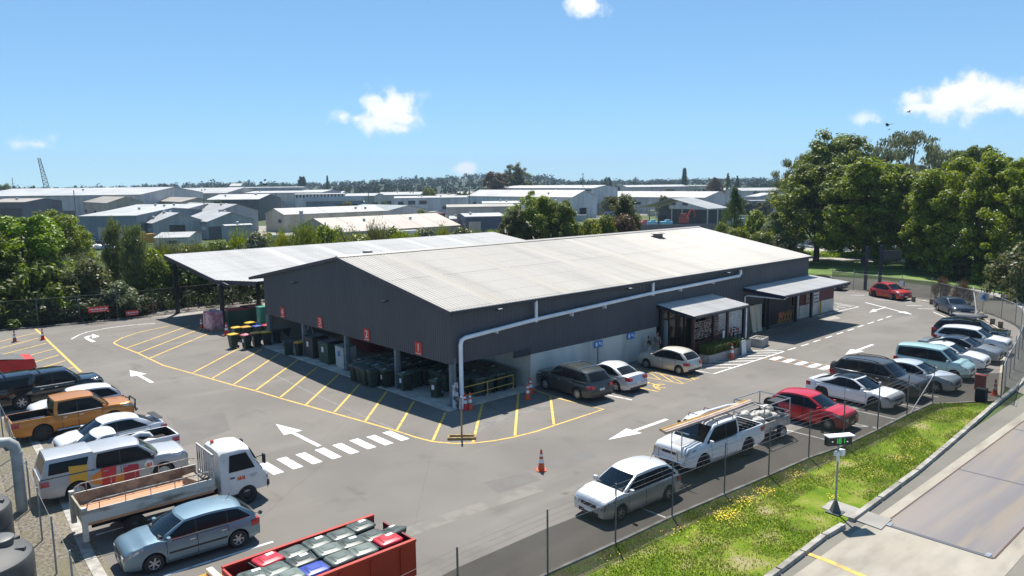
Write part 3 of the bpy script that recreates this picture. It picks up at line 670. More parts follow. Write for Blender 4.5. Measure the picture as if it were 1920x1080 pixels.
g = MB(); fretwork(g, X0+.35, X0+2.2, 1.45, 2.6, YF+.12, .16, 3, .38); g.build('lattice_screen', mat('lattice_pink', (.40, .31, .27), .6), po); g = MB(); fretwork(g, X0+2.6, X0+3.9, 1.45, 2.6, YF+.12, .16, 5, .38); g.build('lattice_screen', mat('lattice_pink', (.40, .31, .27), .6), po)
g = MB(); fretwork(g, X0+4.35, X1-.3, 1.35, 2.75, YF+.1, .19, 8, .34, .03); g.m = 0; g.build('lattice_screen', mat('lattice_white', (.70, .69, .67), .6), po)
g = MB(); fretwork(g, X0+.3, X0+4.0, .45, 1.3, YF+.14, .1, 13, .08); g.build('lattice_screen', mat('screen_maroon', (.16, .04, .03), .55, c2=(.10, .03, .025), scale=4), po)
g = MB(); g.box((X0+5.2, -.9, 1.4), (1.6, .06, 2.7)); g.build('solid_screen', mat('screen_maroon', (.16, .04, .03)), po)
g = MB(); g.box((X0+2.4, -.06, 1.65), (4.6, .06, 3.2)); ent = g.build('glass_entry', mat('entry_glass', (.03, .032, .03), .08, spec=.6), po)
g = MB()
for k in range(6): g.box((X0+.2+k*.92, -.12, 1.65), (.09, .08, 3.2))
g.box((X0+2.4, -.115, 2.35), (4.6, .07, .09)); g.build('door_frame', M_BRNP, ent)
g = MB(); g.box((X0+.45, -.35, 1.2), (.1, .3, 2.4)); g.build('side_panel', mat('panel_grey', (.35, .37, .38), .5), po)
g = MB(); g.box((21.3, YF+.02, 1.35), (.24, .02, .5)); g.build('notice', M_SIGNW, po)
g = MB(); g.tube([(X1+.02, YF-.02, 2.85), (X1+.02, YF-.02, .12), (X1-.1, YF-.2, .06)], .06, 8); g.build('downpipe', M_PIPEW, po, smooth=40)
# planters
M_PLANT = mat('planter_concrete', (.42, .40, .36), .85, c2=(.3, .28, .25), scale=2.2, detail=8)
def planter(label, c, d, rz=0, plant=True, hcol=(.07, .14, .015), n=420, hh=.45):
    o = thing('planter_box', label, 'planter', (c[0], c[1], 0), rz)
    g = MB(); w2, d2, h = d
    g.box((0, -d2/2+.05, h/2), (w2, .1, h)); g.box((0, d2/2-.05, h/2), (w2, .1, h)); g.box((-w2/2+.05, 0, h/2), (.1, d2-.2, h)); g.box((w2/2-.05, 0, h/2), (.1, d2-.2, h)); g.box((0, 0, h*.42), (w2-.2, d2-.2, h*.84)); g.build('trough', M_PLANT, o)
    if plant:
        g = MB(); r = random.Random(int(c[0]*100))
        for k in range(n):
            x, y_ = r.uniform(-w2/2+.05, w2/2-.05), r.uniform(-d2/2+.02, d2/2-.02); a = r.uniform(0, 6.28); ln = r.uniform(.4, 1)*hh; t = r.uniform(.1, .35)
            q = Vector((math.cos(a), math.sin(a), 0)); s = Vector((-q.y, q.x, 0))*.02
            p0 = Vector((x, y_, h*.8)); p1 = p0+q*ln*t+Vector((0, 0, ln*.8)); p2 = p0+q*ln*(t+.4)+Vector((0, 0, ln*.75))
            g.add([p0-s, p0+s, p1+s, p1-s, p2], [(0, 1, 2, 3), (3, 2, 4)])
        g.build('plant', mat('planter_leaf_%.2f' % hcol[0], hcol, .6, island=.45, transl=.3), o, recalc=False)
    return o
planter('concrete planter of long grassy leaves beneath the porch lattice screen', (20.1, -3.5), (3.9, .75, .5), 0, True, (.11, .15, .03), 1100, .95)
planter('concrete planter of pale lime plants by the white downpipe', (23.0, -3.3), (1.5, .6, .75), 0, True, (.20, .24, .03), 240, .25)
planter('grey concrete planter box heaped with scraps in the open beside the porch', (25.3, -3.3), (1.3, .95, .6), .15, True, (.25, .25, .24), 60, .25)
# things under the porch: red trolley bins and a small white board
g = MB(); g.box((0, 0, .5), (.62, .05, 1.0), bev=0); o = g.build('notice_board', mat('board_pale', (.60, .62, .64), .5)); o.location = (21.95, -4.15, 0); o.rotation_euler = (-.08, 0, .1); tag(o, 'small pale standing notice board beside the porch planter', 'notice board')
for i, (x, y_) in enumerate(((22.9, -1.2), (24.0, -1.4), (25.2, -1.3))):
    o = thing('red_tub', ('red plastic tub at the left under the porch lattice', 'red plastic tub in the middle behind the porch post', 'red plastic tub outside the porch by the timber sheets')[i], 'tub', (x, y_, 0))
    g = MB(); g.box((0, 0, .9), (.6, .5, .34), top=(1.15, 1.15)); g.build('tub', mat('tub_red', (.20, .012, .015), .4), o)
    g = MB(); [g.box((a, b, .37), (.06, .06, .74)) for a in (-.28, .28) for b in (-.2, .2)]; g.build('stand', M_BLACK, o)
# ---------------------------------------------------------------- loading canopy and hut
lc = thing('loading_canopy', 'long lean-to canopy with pale roof over the roller door of the warehouse', 'canopy')
g = MB(); ribs(g, (0, 0, 0), (1, 0, 0), (0, 0, 1), 10.7, lambda t: Vector((28.5+t, -3.45, 3.28)), lambda t: Vector((28.5+t, -.05, 3.56)), .2, .035)
g.build('roof', M_ROOF3, lc, recalc=False)
g = MB(); beam(g, (28.46, -3.45, 3.14), (28.46, -.05, 3.42), .07, .26); beam(g, (39.24, -3.45, 3.14), (39.24, -.05, 3.42), .07, .26); g.box((33.85, -3.5, 3.18), (10.8, .1, .16)); g.build('fascia', mat('fascia_blue', (.022, .022, .05), .4), lc)
for x, y_ in ((31.5, -.55), (35.9, -.55), (38.6, -.55)):
    g = MB(); g.box((x, y_, 1.65), (.2, .2, 3.3)); g.build('post', M_BLACK, lc)
g = MB(); g.tube([(28.7, -3.55, 3.2), (28.62, -3.4, 3.02), (28.5, -.4, 2.98), (28.5, -.2, 2.85), (28.5, -.2, .1)], .06, 8); g.build('downpipe', M_PIPEW, lc, smooth=40)
g = MB(); g.box((33.9, -.06, 1.45), (4.4, .06, 2.9)); rd_ = g.build('roller_door', mat('door_dark', (.022, .023, .024), .6), wh)
g = MB(); g.box((37.2, -.08, 1.2), (1.5, .08, 2.3)); g.build('entry_door', mat('door_white', (.55, .55, .53), .5), wh)
g = MB(); g.box((40.45, 1.5, .55), (6.3, 3.4, 1.1)); hut = thing('site_hut', 'small hut with maroon top and concrete base at the end of the lean-to', 'hut'); g.build('base', M_WCONC, hut)
g = MB(); g.box((40.45, 1.5, 1.85), (6.26, 3.36, 1.5)); g.build('wall', mat('hut_maroon', (.115, .022, .028), .6, c2=(.09, .018, .022), scale=3), hut)
g = MB(); g.box((40.45, 1.5, 2.66), (6.6, 3.7, .1)); g.build('roof', M_ROOF2, hut)
g = MB(); g.box((38.6, -.2, 1.65), (.7, .05, .9)); g.build('window', mat('hut_glass', (.03, .03, .035), .1), hut)
g = MB(); g.box((40.1, -.22, 1.6), (1.0, .06, 1.5)); hp = g.build('window', mat('hut_board', (.5, .5, .48), .5), hut)
g = MB(); [g.box((40.1, -.265, 1.15+.3*k), (.7, .02, .1)) for k in range(4)]; g.build('louvre', mat('hut_glass', (.03, .03, .035)), hp)
for i, x in enumerate((31.0, 31.75)):
    g = MB(); g.box((0, 0, 1.05), (.62, .05, 2.1)); o = g.build('timber_sheet', mat('ply', (.74, .62, .46), .7, c2=(.62, .50, .35), scale=3, stretch=(4, 1, .3))); o.location = (x-1.6, -.62, 0); o.rotation_euler = (-.2, .05-.04*i, 0)
    tag(o, ('pale timber sheet leaning on the concrete wall, nearer the downpipe', 'pale timber sheet leaning on the wall, nearer the dark doorway')[i], 'timber')
# expanding barrier and bollards by the roller door
bg = thing('expanding_barrier', 'orange expanding lattice barrier across the dark roller doorway', 'barrier', (33.6, -.9, 0))
g = MB()
for k in range(5):
    g.tube([(-1.2+k*.45, 0, .35), (-.75+k*.45, 0, 1.2)], .035, 5); g.tube([(-.75+k*.45, .04, .35), (-1.2+k*.45, .04, 1.2)], .035, 5)
g.build('lattice', mat('barrier_orange', (.50, .22, .03), .5), bg)
g = MB(); g.box((-1.0, -.08, 1.0), (.5, .03, .45)); g.build('plate', mat('barrier_red', (.6, .05, .03), .5), bg)
for i, (u, v) in enumerate(((1538, 589), (1552, 583))):
    p = G(u, v); g = MB(); g.lathe([(.075, 0), (.075, 1.15), (.05, 1.2)], 10); o = g.build('bollard', mat('bollard_yellow', (.62, .33, .03), .5), smooth=40); o.location = p; tag(o, ('yellow steel bollard nearer the roller door', 'yellow steel bollard nearer the maroon hut')[i], 'bollard')
# yellow handrail at the corner bay
hr = thing('handrail', 'thin yellow handrail along the slab at the warehouse corner', 'handrail')
g = MB(); g.tube([(.75, -.15, 1.02), (2.4, -.1, 1.02), (4.4, .0, 1.02), (4.4, 0, .05)], .028, 6); g.tube([(.75, -.15, .55), (4.4, 0, .55)], .024, 6); g.tube([(2.4, -.1, 1.02), (2.4, -.1, .05)], .026, 6); g.build('rail', mat('rail_yellow', (.55, .34, .06), .5), hr)
# timber broom-like stand near the corner
st = thing('timber_stand', 'weathered timber post on an open rectangular base in front of the corner', 'stand', G(866, 822))
g = MB()
for a, b in (((-.62, -.2), (.62, -.2)), ((.62, -.2), (.62, .2)), ((.62, .2), (-.62, .2)), ((-.62, .2), (-.62, -.2))): beam(g, (*a, .06), (*b, .06), .09, .12)
g.build('base', mat('timber_tan', (.42, .29, .12), .75, c2=(.25, .17, .08), scale=4), st); st.rotation_euler = (0, 0, -.72)
g = MB(); g.tube([(0, 0, .1), (.0, .0, 2.0)], .05, 6); g.build('pole', mat('timber_pole', (.26, .17, .08), .75, c2=(.36, .26, .14), scale=5), st)
# ================================================================== vehicles
M_GLASS = mat('car_glass', (.014, .018, .021), .12, spec=.14)
M_GLASSG = mat('windscreen_glass', (.045, .068, .068), .05, spec=.6)
def clear_glass(name, tint):
    m = bpy.data.materials.new(name); m.use_nodes = True; nt = m.node_tree; L = nt.links; nt.nodes.remove(nt.nodes['Principled BSDF'])
    fr = _n(nt, 'ShaderNodeFresnel'); fr.inputs['IOR'].default_value = 1.52
    ad = _n(nt, 'ShaderNodeMath', operation='ADD'); ad.inputs[1].default_value = .05; L.new(fr.outputs[0], ad.inputs[0])
    tr = _n(nt, 'ShaderNodeBsdfTransparent'); tr.inputs['Color'].default_value = (*tint, 1)
    gl = _n(nt, 'ShaderNodeBsdfGlossy'); gl.inputs['Roughness'].default_value = .02
    mx = _n(nt, 'ShaderNodeMixShader'); L.new(ad.outputs[0], mx.inputs[0]); L.new(tr.outputs[0], mx.inputs[1]); L.new(gl.outputs[0], mx.inputs[2]); L.new(mx.outputs[0], nt.nodes['Material Output'].inputs['Surface'])
    MATS[name] = m; return m
M_WSCREEN = clear_glass('clear_windscreen', (.62, .74, .71))
M_DASH = mat('dash', (.06, .06, .06), .7, c2=(.085, .085, .083), scale=4); M_SEAT = mat('seat_cloth', (.075, .075, .08), .9, c2=(.11, .11, .115), scale=6); M_LINING = mat('lining', (.045, .045, .045), .9)
M_TYRE = mat('tyre', (.016, .016, .017), .8, c2=(.028, .027, .026), scale=9)
M_RIMS = mat('rim_silver', (.48, .49, .50), .35, .6)
M_RIMD = mat('rim_dark', (.03, .03, .033), .5)
M_UNDER = mat('underbody', (.010, .010, .011), .85)
M_TRIMB = mat('trim_black', (.016, .016, .018), .5)
M_HEAD = mat('headlight', (.26, .28, .29), .1, coat=.8, c2=(.62, .64, .65), scale=7, detail=2, lo=.5, hi=.56)
M_TAIL = mat('taillight', (.42, .012, .015), .15, coat=.8)
M_CHROME = mat('chrome', (.62, .63, .65), .18, .9)
M_PLATE = mat('plate', (.70, .70, .68), .5)
YPROF = [(0, .90), (.18, .94), (.3, .975), (.52, 1.0), (.72, .995), (.86, .97), (1.0, .93)]
def patch(surf, quad_u, n, m, off):
    """sheet of surf(u, v) for u, v in 0..1, lifted by off along its normal"""
    rows = []
    for i in range(n+1):
        row = []
        for j in range(m+1):
            u, v = i/n, j/m; e = .02
            p = surf(u, v); a = surf(min(1, u+e), v)-surf(max(0, u-e), v); b = surf(u, min(1, v+e))-surf(u, max(0, v-e))
            nn = a.cross(b)
            nn = nn.normalized() if nn.length > 1e-9 else Vector((0, 0, 1))
            row.append(p+nn*off*quad_u)
        rows.append(row)
    return rows
WHEELS = {}
def wheel_meshes(r, w, ns, dark, steel):
    k = (round(r, 3), round(w, 3), ns, dark, steel)
    if k in WHEELS: return WHEELS[k]
    t = MB(); t.lathe([(.60*r, -w/2+.01), (.70*r, -w/2), (.93*r, -w/2+.005), (r, -w*.34), (r, w*.34), (.93*r, w/2-.005), (.70*r, w/2), (.60*r, w/2-.01)], 26, axis='y', cap=False)
    to = t.build('wheel', M_TYRE, smooth=35)
    g = MB()
    if steel:
        g.lathe([(.66*r, w*.36), (.60*r, w*.46), (.54*r, w*.44), (.47*r, w*.2), (.40*r, w*.24), (.2*r, w*.3), (.12*r, w*.42), (.01, w*.42)], 22, axis='y', m=0, cap=False)
        for j in range(8):
            a = j*math.pi/4; g.lathe([(.045*r, w*.30), (.002, w*.302)], 6, axis='y', c=(.36*r*math.cos(a), 0, .36*r*math.sin(a)), m=1, cap=False)
    else:
        g.lathe([(.66*r, w*.40), (.62*r, w*.46), (.57*r, w*.40)], 26, axis='y', m=0, cap=False)
        g.lathe([(.60*r, w*.15), (.01, w*.18)], 20, axis='y', m=1, cap=False)
        for j in range(ns):
            a = 2*math.pi*j/ns; ca, sa = math.cos(a), math.sin(a)
            def q(rr, tt, yy): return (rr*ca-tt*sa, yy, rr*sa+tt*ca)
            h0, h1 = (.085*r, .06*r) if ns > 5 else (.12*r, .085*r)
            g.add([q(.10*r, -h0, w*.40), q(.10*r, h0, w*.40), q(.60*r, h1, w*.42), q(.60*r, -h1, w*.42), q(.10*r, -h0, w*.2), q(.10*r, h0, w*.2), q(.60*r, h1, w*.2), q(.60*r, -h1, w*.2)], [(0, 1, 2, 3), (0, 4, 5, 1), (2, 6, 7, 3), (1, 5, 6, 2), (3, 7, 4, 0)], 0)
        g.lathe([(.15*r, w*.36), (.13*r, w*.45), (.01, w*.46)], 14, axis='y', m=0, cap=False)
    ro = g.build('rim', [M_RIMD if dark == 1 else M_RIMS, M_RIMD], smooth=35)
    WHEELS[k] = (to.data, ro.data); bpy.data.objects.remove(to); bpy.data.objects.remove(ro)
    return WHEELS[k]
def put(name, data, parent, loc, rot=(0, 0, 0)):
    o = bpy.data.objects.new(name, data); col.objects.link(o); o.parent = parent; o.location = loc; o.rotation_euler = rot; return o
def wheel_at(root, x, y_, r, w, ns, dark, steel):
    td, rd = wheel_meshes(r, w, ns, dark, steel)
    a = put('wheel', td, root, (x, y_, r), (0, rnd.uniform(0, 1), 0 if y_ > 0 else math.pi))
    put('rim', rd, a, (0, 0, 0))
def vehicle(name, label, cat, loc, rz, pm, L=4.1, Wd=1.72, H=1.48, wb=2.55, fo=.82, r=.31, belt=.92, zn=.60, hood=.98, clear=.19,
            xa=None, xb=None, xc=None, xd=None, deck=None, tumble=.80, pillars=(), bed=None, spokes=5, dark=0, steel=0, trim=False, plate=True,
            rear_glass=True, glass_v=(.07, .89), roofm=None, group=None, crown=.05, wind_v=(.05, .93), tailz=None, cgap=.16, nseg=1, doors=2, arch_trim=False, side_glass_m=None, wiper=True, fog=True, drop=.05, low_rear=.62, wedge=.05, dropr=None, peak=.58):
    root = thing(name, label, cat, loc, rz, group)
    xF, xR = wb/2+fo, wb/2+fo-L; hwid = Wd/2
    xa = xF-1.0 if xa is None else xa; xb = xa-.75 if xb is None else xb
    top = []
    rear_base = deck if deck else belt+wedge
    dropr = drop*1.9 if dropr is None else dropr
    if bed:
        top = [(xR, bed['z']), (bed['x1'], bed['z']), (bed['x1']+.001, belt)]
    else:
        top = [(xR, low_rear), (xR+.05, low_rear+.12), (xR+.14, rear_base-.02), (xR+.3, rear_base), (xd if xd else xR+.4, rear_base+.005), ((xd if xd else xR+.4)+.35, belt+wedge*.8)]
    top += [(xa-.25, belt), (xa, hood), (xa+.35, hood-.015), (xF-.40, lerp(hood, zn, .38)), (xF-.2, zn+.10), (xF-.10, zn+.055), (xF-.04, zn), (xF, zn-.09)]
    top.sort()
    ra = r+.055
    def arch(x):
        z = clear
        for c in (wb/2, -wb/2):
            d = abs(x-c)
            if d < ra: z = max(z, r+math.sqrt(ra*ra-d*d))
        return z
    def bot(x):
        z = arch(x)
        if x > xF-.3: z = max(z, clear+(x-(xF-.3))*.25)
        if x < xR+.35: z = max(z, clear+((xR+.35)-x)*.35)
        return z
    def wid(x):
        k = 1.0
        d = (x-(xF-.85))/.85
        if d > 0: k -= .15*d**2.6
        d = ((xR+.6)-x)/.6
        if d > 0: k -= (.10 if not bed else .03)*d**2.2
        return hwid*k
    def yside(x, z): return wid(x)*interp(YPROF, z/belt)
    xs = set()
    for c in (wb/2, -wb/2):
        for i in range(-8, 9): xs.add(round(c+ra*math.sin(i/8*math.pi/2), 4))
        xs.add(round(c-ra-.004, 4)); xs.add(round(c+ra+.004, 4))
    for i in range(13): xs.add(round(lerp(xR, xF, i/12), 3))
    for a in (xR+.05, xR+.14, xR+.3, xF-.32, xF-.2, xF-.12, xF-.06, xF-.03): xs.add(round(a, 3))
    xs = sorted(xs)
    st = [(x, False) for x in xs]
    if bed:
        b0, b1 = xR+.07, bed['x1']-.03
        st = [(x, b0 < x < b1) for x in xs if abs(x-b0) > .02 and abs(x-b1) > .02] + [(b0, False), (b0+.0005, True), (b1-.0005, True), (b1, False)]
        st.sort()
    rows = []
    for x, inbed in st:
        zt, zb = interp(top, x), bot(x); w = wid(x)
        if inbed: zt = bed['z']
        zt = max(zt, zb+.05)
        if inbed:
            zf = bed['floor']; tp = [(0, zf), (w-.13, zf), (w-.125, zt+.005), (w*.93, zt+.005)]
        else:
            cr = .035 if x > xa-.1 else .02
            tp = [(0, zt+cr), (.5*w, zt+cr*.75), (.80*w, zt+.006), (.90*w, zt-.008)]
        zs = [zt-.05, .72*belt, .52*belt, .3, clear+.04]
        sd = []
        for k, z in enumerate(zs):
            z = min(z, zt-.02-.006*k); z = max(z, zb+.012*(5-k)); z = min(z, zt-.004*k-.01)
            sd.append((yside(x, z), z))
        sd.append((yside(x, zb)*.985, zb)); sd.append((yside(x, zb)*.86, zb+.004))
        half = tp+sd
        rows.append([Vector((x, -y_, z)) for y_, z in reversed(half)]+[Vector((x, y_, z)) for y_, z in half[1:]])
    g = MB()
    nh = len(rows[0]); mid = nh//2
    for i in range(len(rows)-1):
        ib = st[i][1] and st[i+1][1] or (bed and (st[i][1] != st[i+1][1]))
        for j in range(nh-1):
            m_ = 1 if (bed and ib and (mid-2 <= j <= mid+1)) else 0
            g.add([rows[i][j], rows[i][j+1], rows[i+1][j+1], rows[i+1][j]], [(0, 1, 2, 3)], m_)
    g.poly(rows[0], 0); g.poly(list(reversed(rows[-1])), 0)
    body = g.build('body', [pm, M_TRIMB], root, smooth=38)
    g = MB(); g.box(((xF+xR)/2, 0, (clear+.7*belt)/2+.05), (L-.5, Wd-.56, .7*belt-clear)); g.box(((xF+xR)/2, 0, clear+.07), (wb-2*ra-.02, Wd-.2, .12)); g.build('underbody', M_UNDER, root)
    for x in (wb/2, -wb/2):
        for s in (1, -1): wheel_at(root, x, s*(hwid-.125), r, .22, spokes, dark, steel)
    # cabin
    xc_, xd_ = xc, xd
    def zb0(x): return belt-.03+wedge*min(1, max(0, (xa-x)/(xa-xd_)))
    def hw(v): return hwid*lerp(.925, tumble, v**1.25)
    def xf(v): return lerp(xa+.02, xb, v)+.05*math.sin(math.pi*v)*.8
    def xr(v): return lerp(xd_, xc_, v)-.05*math.sin(math.pi*v)*.8
    def zre(x):
        s = (x-xc_)/(xb-xc_); q = (s-peak)/(1-peak) if s > peak else (peak-s)/peak; return H-crown-(drop if s > peak else dropr)*q*q
    def plan(x, v):
        xm, hl_ = (xf(v)+xr(v))/2, (xf(v)-xr(v))/2
        return hw(v)*(1-.07*min(1, abs((x-xm)/hl_))**4)
    def side(s):
        def f(x, v): return Vector((x, s*plan(x, v), lerp(zb0(x), zre(min(max(x, xc_), xb)), v)))
        return f
    bw, bwr = .16*hwid, .09*hwid
    def wind(u, v): # u -1..1
        return Vector((xf(v)+bw*(1-u*u)*(1-.25*v), u*plan(xf(v), v), lerp(zb0(xa)+.02, zre(xb)+crown*.9*(1-u*u), v)))
    def rearw(u, v):
        return Vector((xr(v)-bwr*(1-u*u)*(1-.25*v), u*plan(xr(v), v), lerp(zb0(xd_), zre(xc_)+crown*.9*(1-u*u), v)))
    g = MB(); nv = 5; nx = 12
    for u0, u1, w0, w1 in ((-1, -.93, 0, 1), (.93, 1, 0, 1), (-.93, .93, wind_v[1], 1), (-.93, .93, 0, wind_v[0])):
        nu = 1 if u1-u0 < .5 else 8; nw = nv if w1-w0 > .5 else 1
        g.grid([[wind(lerp(u0, u1, i/nu), lerp(w0, w1, j/nw)) for i in range(nu+1)] for j in range(nw+1)])
    g.grid([[rearw(-1+2*i/8, j/nv) for i in range(9)] for j in range(nv+1)])
    for s in (1, -1):
        f = side(s); g.grid([[f(lerp(xr(j/nv), xf(j/nv), i/nx), j/nv) for i in range(nx+1)] for j in range(nv+1)])
    rr = []
    for i in range(nx+1):
        row = []
        for k in range(9):
            t = -1+k/4; x0 = lerp(xr(1), xf(1), i/nx)
            x = x0 + (1-t*t)*(bw*.75*max(0, (i/nx-.5)*2)**2 - bwr*.75*max(0, (.5-i/nx)*2)**2)
            row.append(Vector((x, t*plan(x0, 1), zre(min(max(x0, xc_), xb))+crown*.9*(1-t*t)+(0 if True else 0))))
        rr.append(row)
    g.grid(rr, 1 if roofm else 0)
    cab = g.build('cabin', [pm, roofm] if roofm else [pm], root, smooth=38)
    g = MB(); g.grid(patch(lambda u, v: wind(-.93+1.86*u, lerp(*wind_v, v)), 1, 8, 5, .006)); g.build('windscreen', M_WSCREEN, cab, smooth=40)
    g = MB(); zi = belt+wedge*.4+.05; wi = hwid*.86; xi0, xi1 = xr(.1)+.06, xf(0)-.03
    g.add([(xi0, -wi, zi), (xi0, wi, zi), (xi1, wi*.9, zi), (xi1, -wi*.9, zi)], [(0, 1, 2, 3)], 0)
    for sg in (1, -1):
        g.grid([[Vector((lerp(xr(v), xf(v)-.06, k/6), sg*plan(lerp(xr(v)+.02, xf(v)-.06, k/6), v)*.955, lerp(zi, zre(min(max(lerp(xr(v), xf(v), k/6), xc_), xb))-.03, v))) for k in range(7)] for v in (0, .5, 1)], 0)
    g.grid([[Vector((lerp(xr(1), xf(1)-.05, k/6), t_*plan(lerp(xr(1)+.02, xf(1)-.05, k/6), 1)*.955, zre(min(max(lerp(xr(1), xf(1), k/6), xc_), xb))-.03)) for t_ in (-1, 0, 1)] for k in range(7)], 0)
    g.box((xi1-.26, 0, zi+.025), (.46, wi*1.75, .05), m=1, top=(.85, .97)); g.box((xi1-.42, -.36, zi+.07), (.14, .34, .08), m=1, top=(.6, .8))
    for sg in (-.36, .36):
        xs_ = max(xi0+.4, xb-.28); g.box((xs_, sg, zi+.10), (.13, .46, .24), m=2, top=(.8, .82), bev=.03); g.box((xs_-.02, sg, zi+.29), (.08, .24, .15), m=2, top=(.9, .85), bev=.02)
    if xb-xc_ > 1.3: xs_ = max(xi0+.3, xb-1.15); g.box((xs_, 0, zi+.08), (.14, 1.2, .2), m=2, top=(.8, .9), bev=.03)
    g.build('interior', [M_LINING, M_DASH, M_SEAT], cab, smooth=30)
    g = MB(); n_ = 14; g.tube([(xi1-.50-.05*math.sin(2*math.pi*k/n_), -.36+.17*math.cos(2*math.pi*k/n_), zi+.06+.15*math.sin(2*math.pi*k/n_)) for k in range(n_+1)], .014, 5); g.build('steering_wheel', M_TRIMB, cab)
    g = MB(); g.grid(patch(lambda u, v: wind(-.97+1.94*u, lerp(.002, .06, v)), 1, 8, 1, .004)); g.build('cowl', M_TRIMB, cab, smooth=40)
    g = MB(); g.tube([wind(-.8, .04)+Vector((.03, 0, .015)), wind(.8, .04)+Vector((.03, 0, .015))], .02, 5); g.build('wiper', M_TRIMB, cab)
    if rear_glass:
        g = MB(); g.grid(patch(lambda u, v: rearw(.86-1.72*u, lerp(.14, .90, v)), 1, 8, 4, .006)); g.build('rear_window', M_GLASS, cab, smooth=40)
    # side glazing, doors
    v0, v1 = glass_v
    segs = sorted(pillars, reverse=True)
    edges = [None]+list(segs)+[None]
    for s in (1, -1):
        f = side(s)
        for k in range(len(edges)-1):
            def xfront(v, k=k): return xf(v)-.13+.03*v if edges[k] is None else edges[k]-.022
            def xrear(v, k=k): return xr(v)+cgap if edges[k+1] is None else edges[k+1]+.022
            def surf(u, v, k=k):
                vv = lerp(v0, v1, v)
                a, b = xrear(vv), xfront(vv)
                return f(lerp(a, b, u) if s < 0 else lerp(b, a, u), vv)
            par = cab
            if k < doors:
                xe = (xa-.12 if edges[k] is None else edges[k]-.012)
                xs_ = (edges[k+1]+.012) if edges[k+1] is not None else xr(0)+.3
                xe = min(xe, wb/2-ra-.05)
                def ds(u, v, e=0):
                    x = lerp(xs_-e, xe+e, u if s < 0 else 1-u); z0 = max(clear+.09, arch(x)+.04 if arch(x) > clear+.01 else 0); z0 = min(z0, belt-.2)
                    z = lerp(z0-e, belt-.045+e, v); return Vector((x, s*yside(x, z), z))
                gd = MB(); gd.m = 0; gd.grid(patch(lambda u, v: ds(u, v, .018), 1, 10, 5, .0015), 1); gd.grid(patch(ds, 1, 10, 5, .005), 0)
                par = gd.build('door', [pm, M_TRIMB], root, smooth=40, recalc=False)
                zh = belt-.13
                gh = MB(); p = Vector((xs_+.14, s*(yside(xs_+.14, zh)+.02), zh)); gh.box(p, (.17, .03, .03), bev=.01); gh.build('door_handle', M_CHROME if trim == 2 else pm, par)
            g = MB(); g.grid(patch(surf, 1, 6, 4, .006)); g.build('window', side_glass_m or M_GLASS, par, smooth=40)
        for pl_ in segs:
            g = MB(); g.grid(patch(lambda u, v: f(lerp(pl_-.022, pl_+.022, u if s < 0 else 1-u), lerp(v0, v1, v)), 1, 1, 4, .004)); g.build('pillar', M_TRIMB, cab)
        g = MB(); g.grid(patch(lambda u, v: f(lerp(xr(v0)+cgap, xf(v0)-.1, u if s < 0 else 1-u), lerp(v0-.055, v0, v)), 1, 10, 1, .005)); g.build('window_trim', M_CHROME if trim == 2 else M_TRIMB, cab)
        # mirrors
        g = MB(); mx = xf(.1)-.22; g.box((mx, s*(hwid+.05), belt+.07), (.13, .2, .15), top=(.8, .85), bev=.03); g.build('wing_mirror', pm if trim != 1 else M_TRIMB, root, smooth=50)
    # lamps and front
    for s in (1, -1):
        def hs(u, v):
            q_ = u if s < 0 else 1-u; x = lerp(xF-.55, xF-.015, q_); z = lerp(interp(top, x)-lerp(.10, .21, q_), interp(top, x)-.06, v); z = min(z, interp(top, x)-.04); return Vector((x, s*yside(x, z), z))
        g = MB(); g.grid(patch(hs, 1, 6, 3, .008)); yy = wid(xF)
        g.box((xF-.004, s*yy*.74, zn-.15), (.03, yy*.42, .13), bev=0); g.build('headlight', M_HEAD, root, smooth=50)
        tz = tailz or belt-.12
        def ts(u, v):
            x = lerp(xR+.02, xR+.30, u if s < 0 else 1-u); z = lerp(tz-.16, min(tz+.04, interp(top, max(x, xR+.16))-.04), v); return Vector((x, s*yside(x, z), z))
        g = MB()
        if not bed: g.grid(patch(ts, 1, 4, 2, .008)); g.box((xR+.035, s*wid(xR)*.80, tz-.08), (.10, wid(xR)*.30, .17))
        else: g.grid(patch(ts, 1, 3, 2, .008)); g.box((xR-.004, s*wid(xR)*.90, tz-.06), (.02, wid(xR)*.14, .3))
        g.build('taillight', M_TAIL, root)
    yy = wid(xF)
    g = MB(); g.box((xF+.004, 0, zn-.17), (.022, yy*.98, .13)); g.build('grille', M_TRIMB, root)
    g = MB(); g.box((xF+.002, 0, clear+.13), (.03, yy*1.3, .12)); g.build('air_intake', M_TRIMB, root)
    if plate:
        g = MB(); g.box((xF+.02, 0, clear+.22), (.012, .36, .11)); g.build('number_plate', M_PLATE, root)
        g = MB(); g.box((xR-.012, 0, low_rear-.02 if not bed else .62), (.012, .36, .12)); g.build('number_plate', M_PLATE, root)
    g = MB(); g.box((xR+.06, 0, clear+.13), (.14, wid(xR)*1.8, .14)); g.build('rear_bumper', M_TRIMB if not bed else M_CHROME, root)
    if arch_trim:
        for c in (wb/2, -wb/2):
            for s in (1, -1):
                g = MB(); n = 10; rw = []
                for i in range(n+1):
                    a = math.pi*i/n; x = c+ra*math.cos(a); z = r+ra*math.sin(a); x2, z2 = c+(ra+.06)*math.cos(a), r+(ra+.06)*math.sin(a)
                    z2 = min(z2, interp(top, x2)-.05)
                    rw.append([Vector((x, s*(yside(x, min(z, belt-.05))+.02), z)), Vector((x2, s*(yside(x2, z2)+.012), z2))])
                g.grid(rw); g.build('arch_flare', M_TRIMB, root, smooth=50, recalc=False)
    root['dims'] = 0
    del root['dims']
    return root, dict(cab=cab, body=body, xF=xF, xR=xR, hw=hwid, side=side, wind=wind, wid=wid, yside=yside, belt=belt, xf=xf, xr=xr, zre=zre, H=H, top=top, arch=arch, plan=plan, xb=xb, xc=xc_)
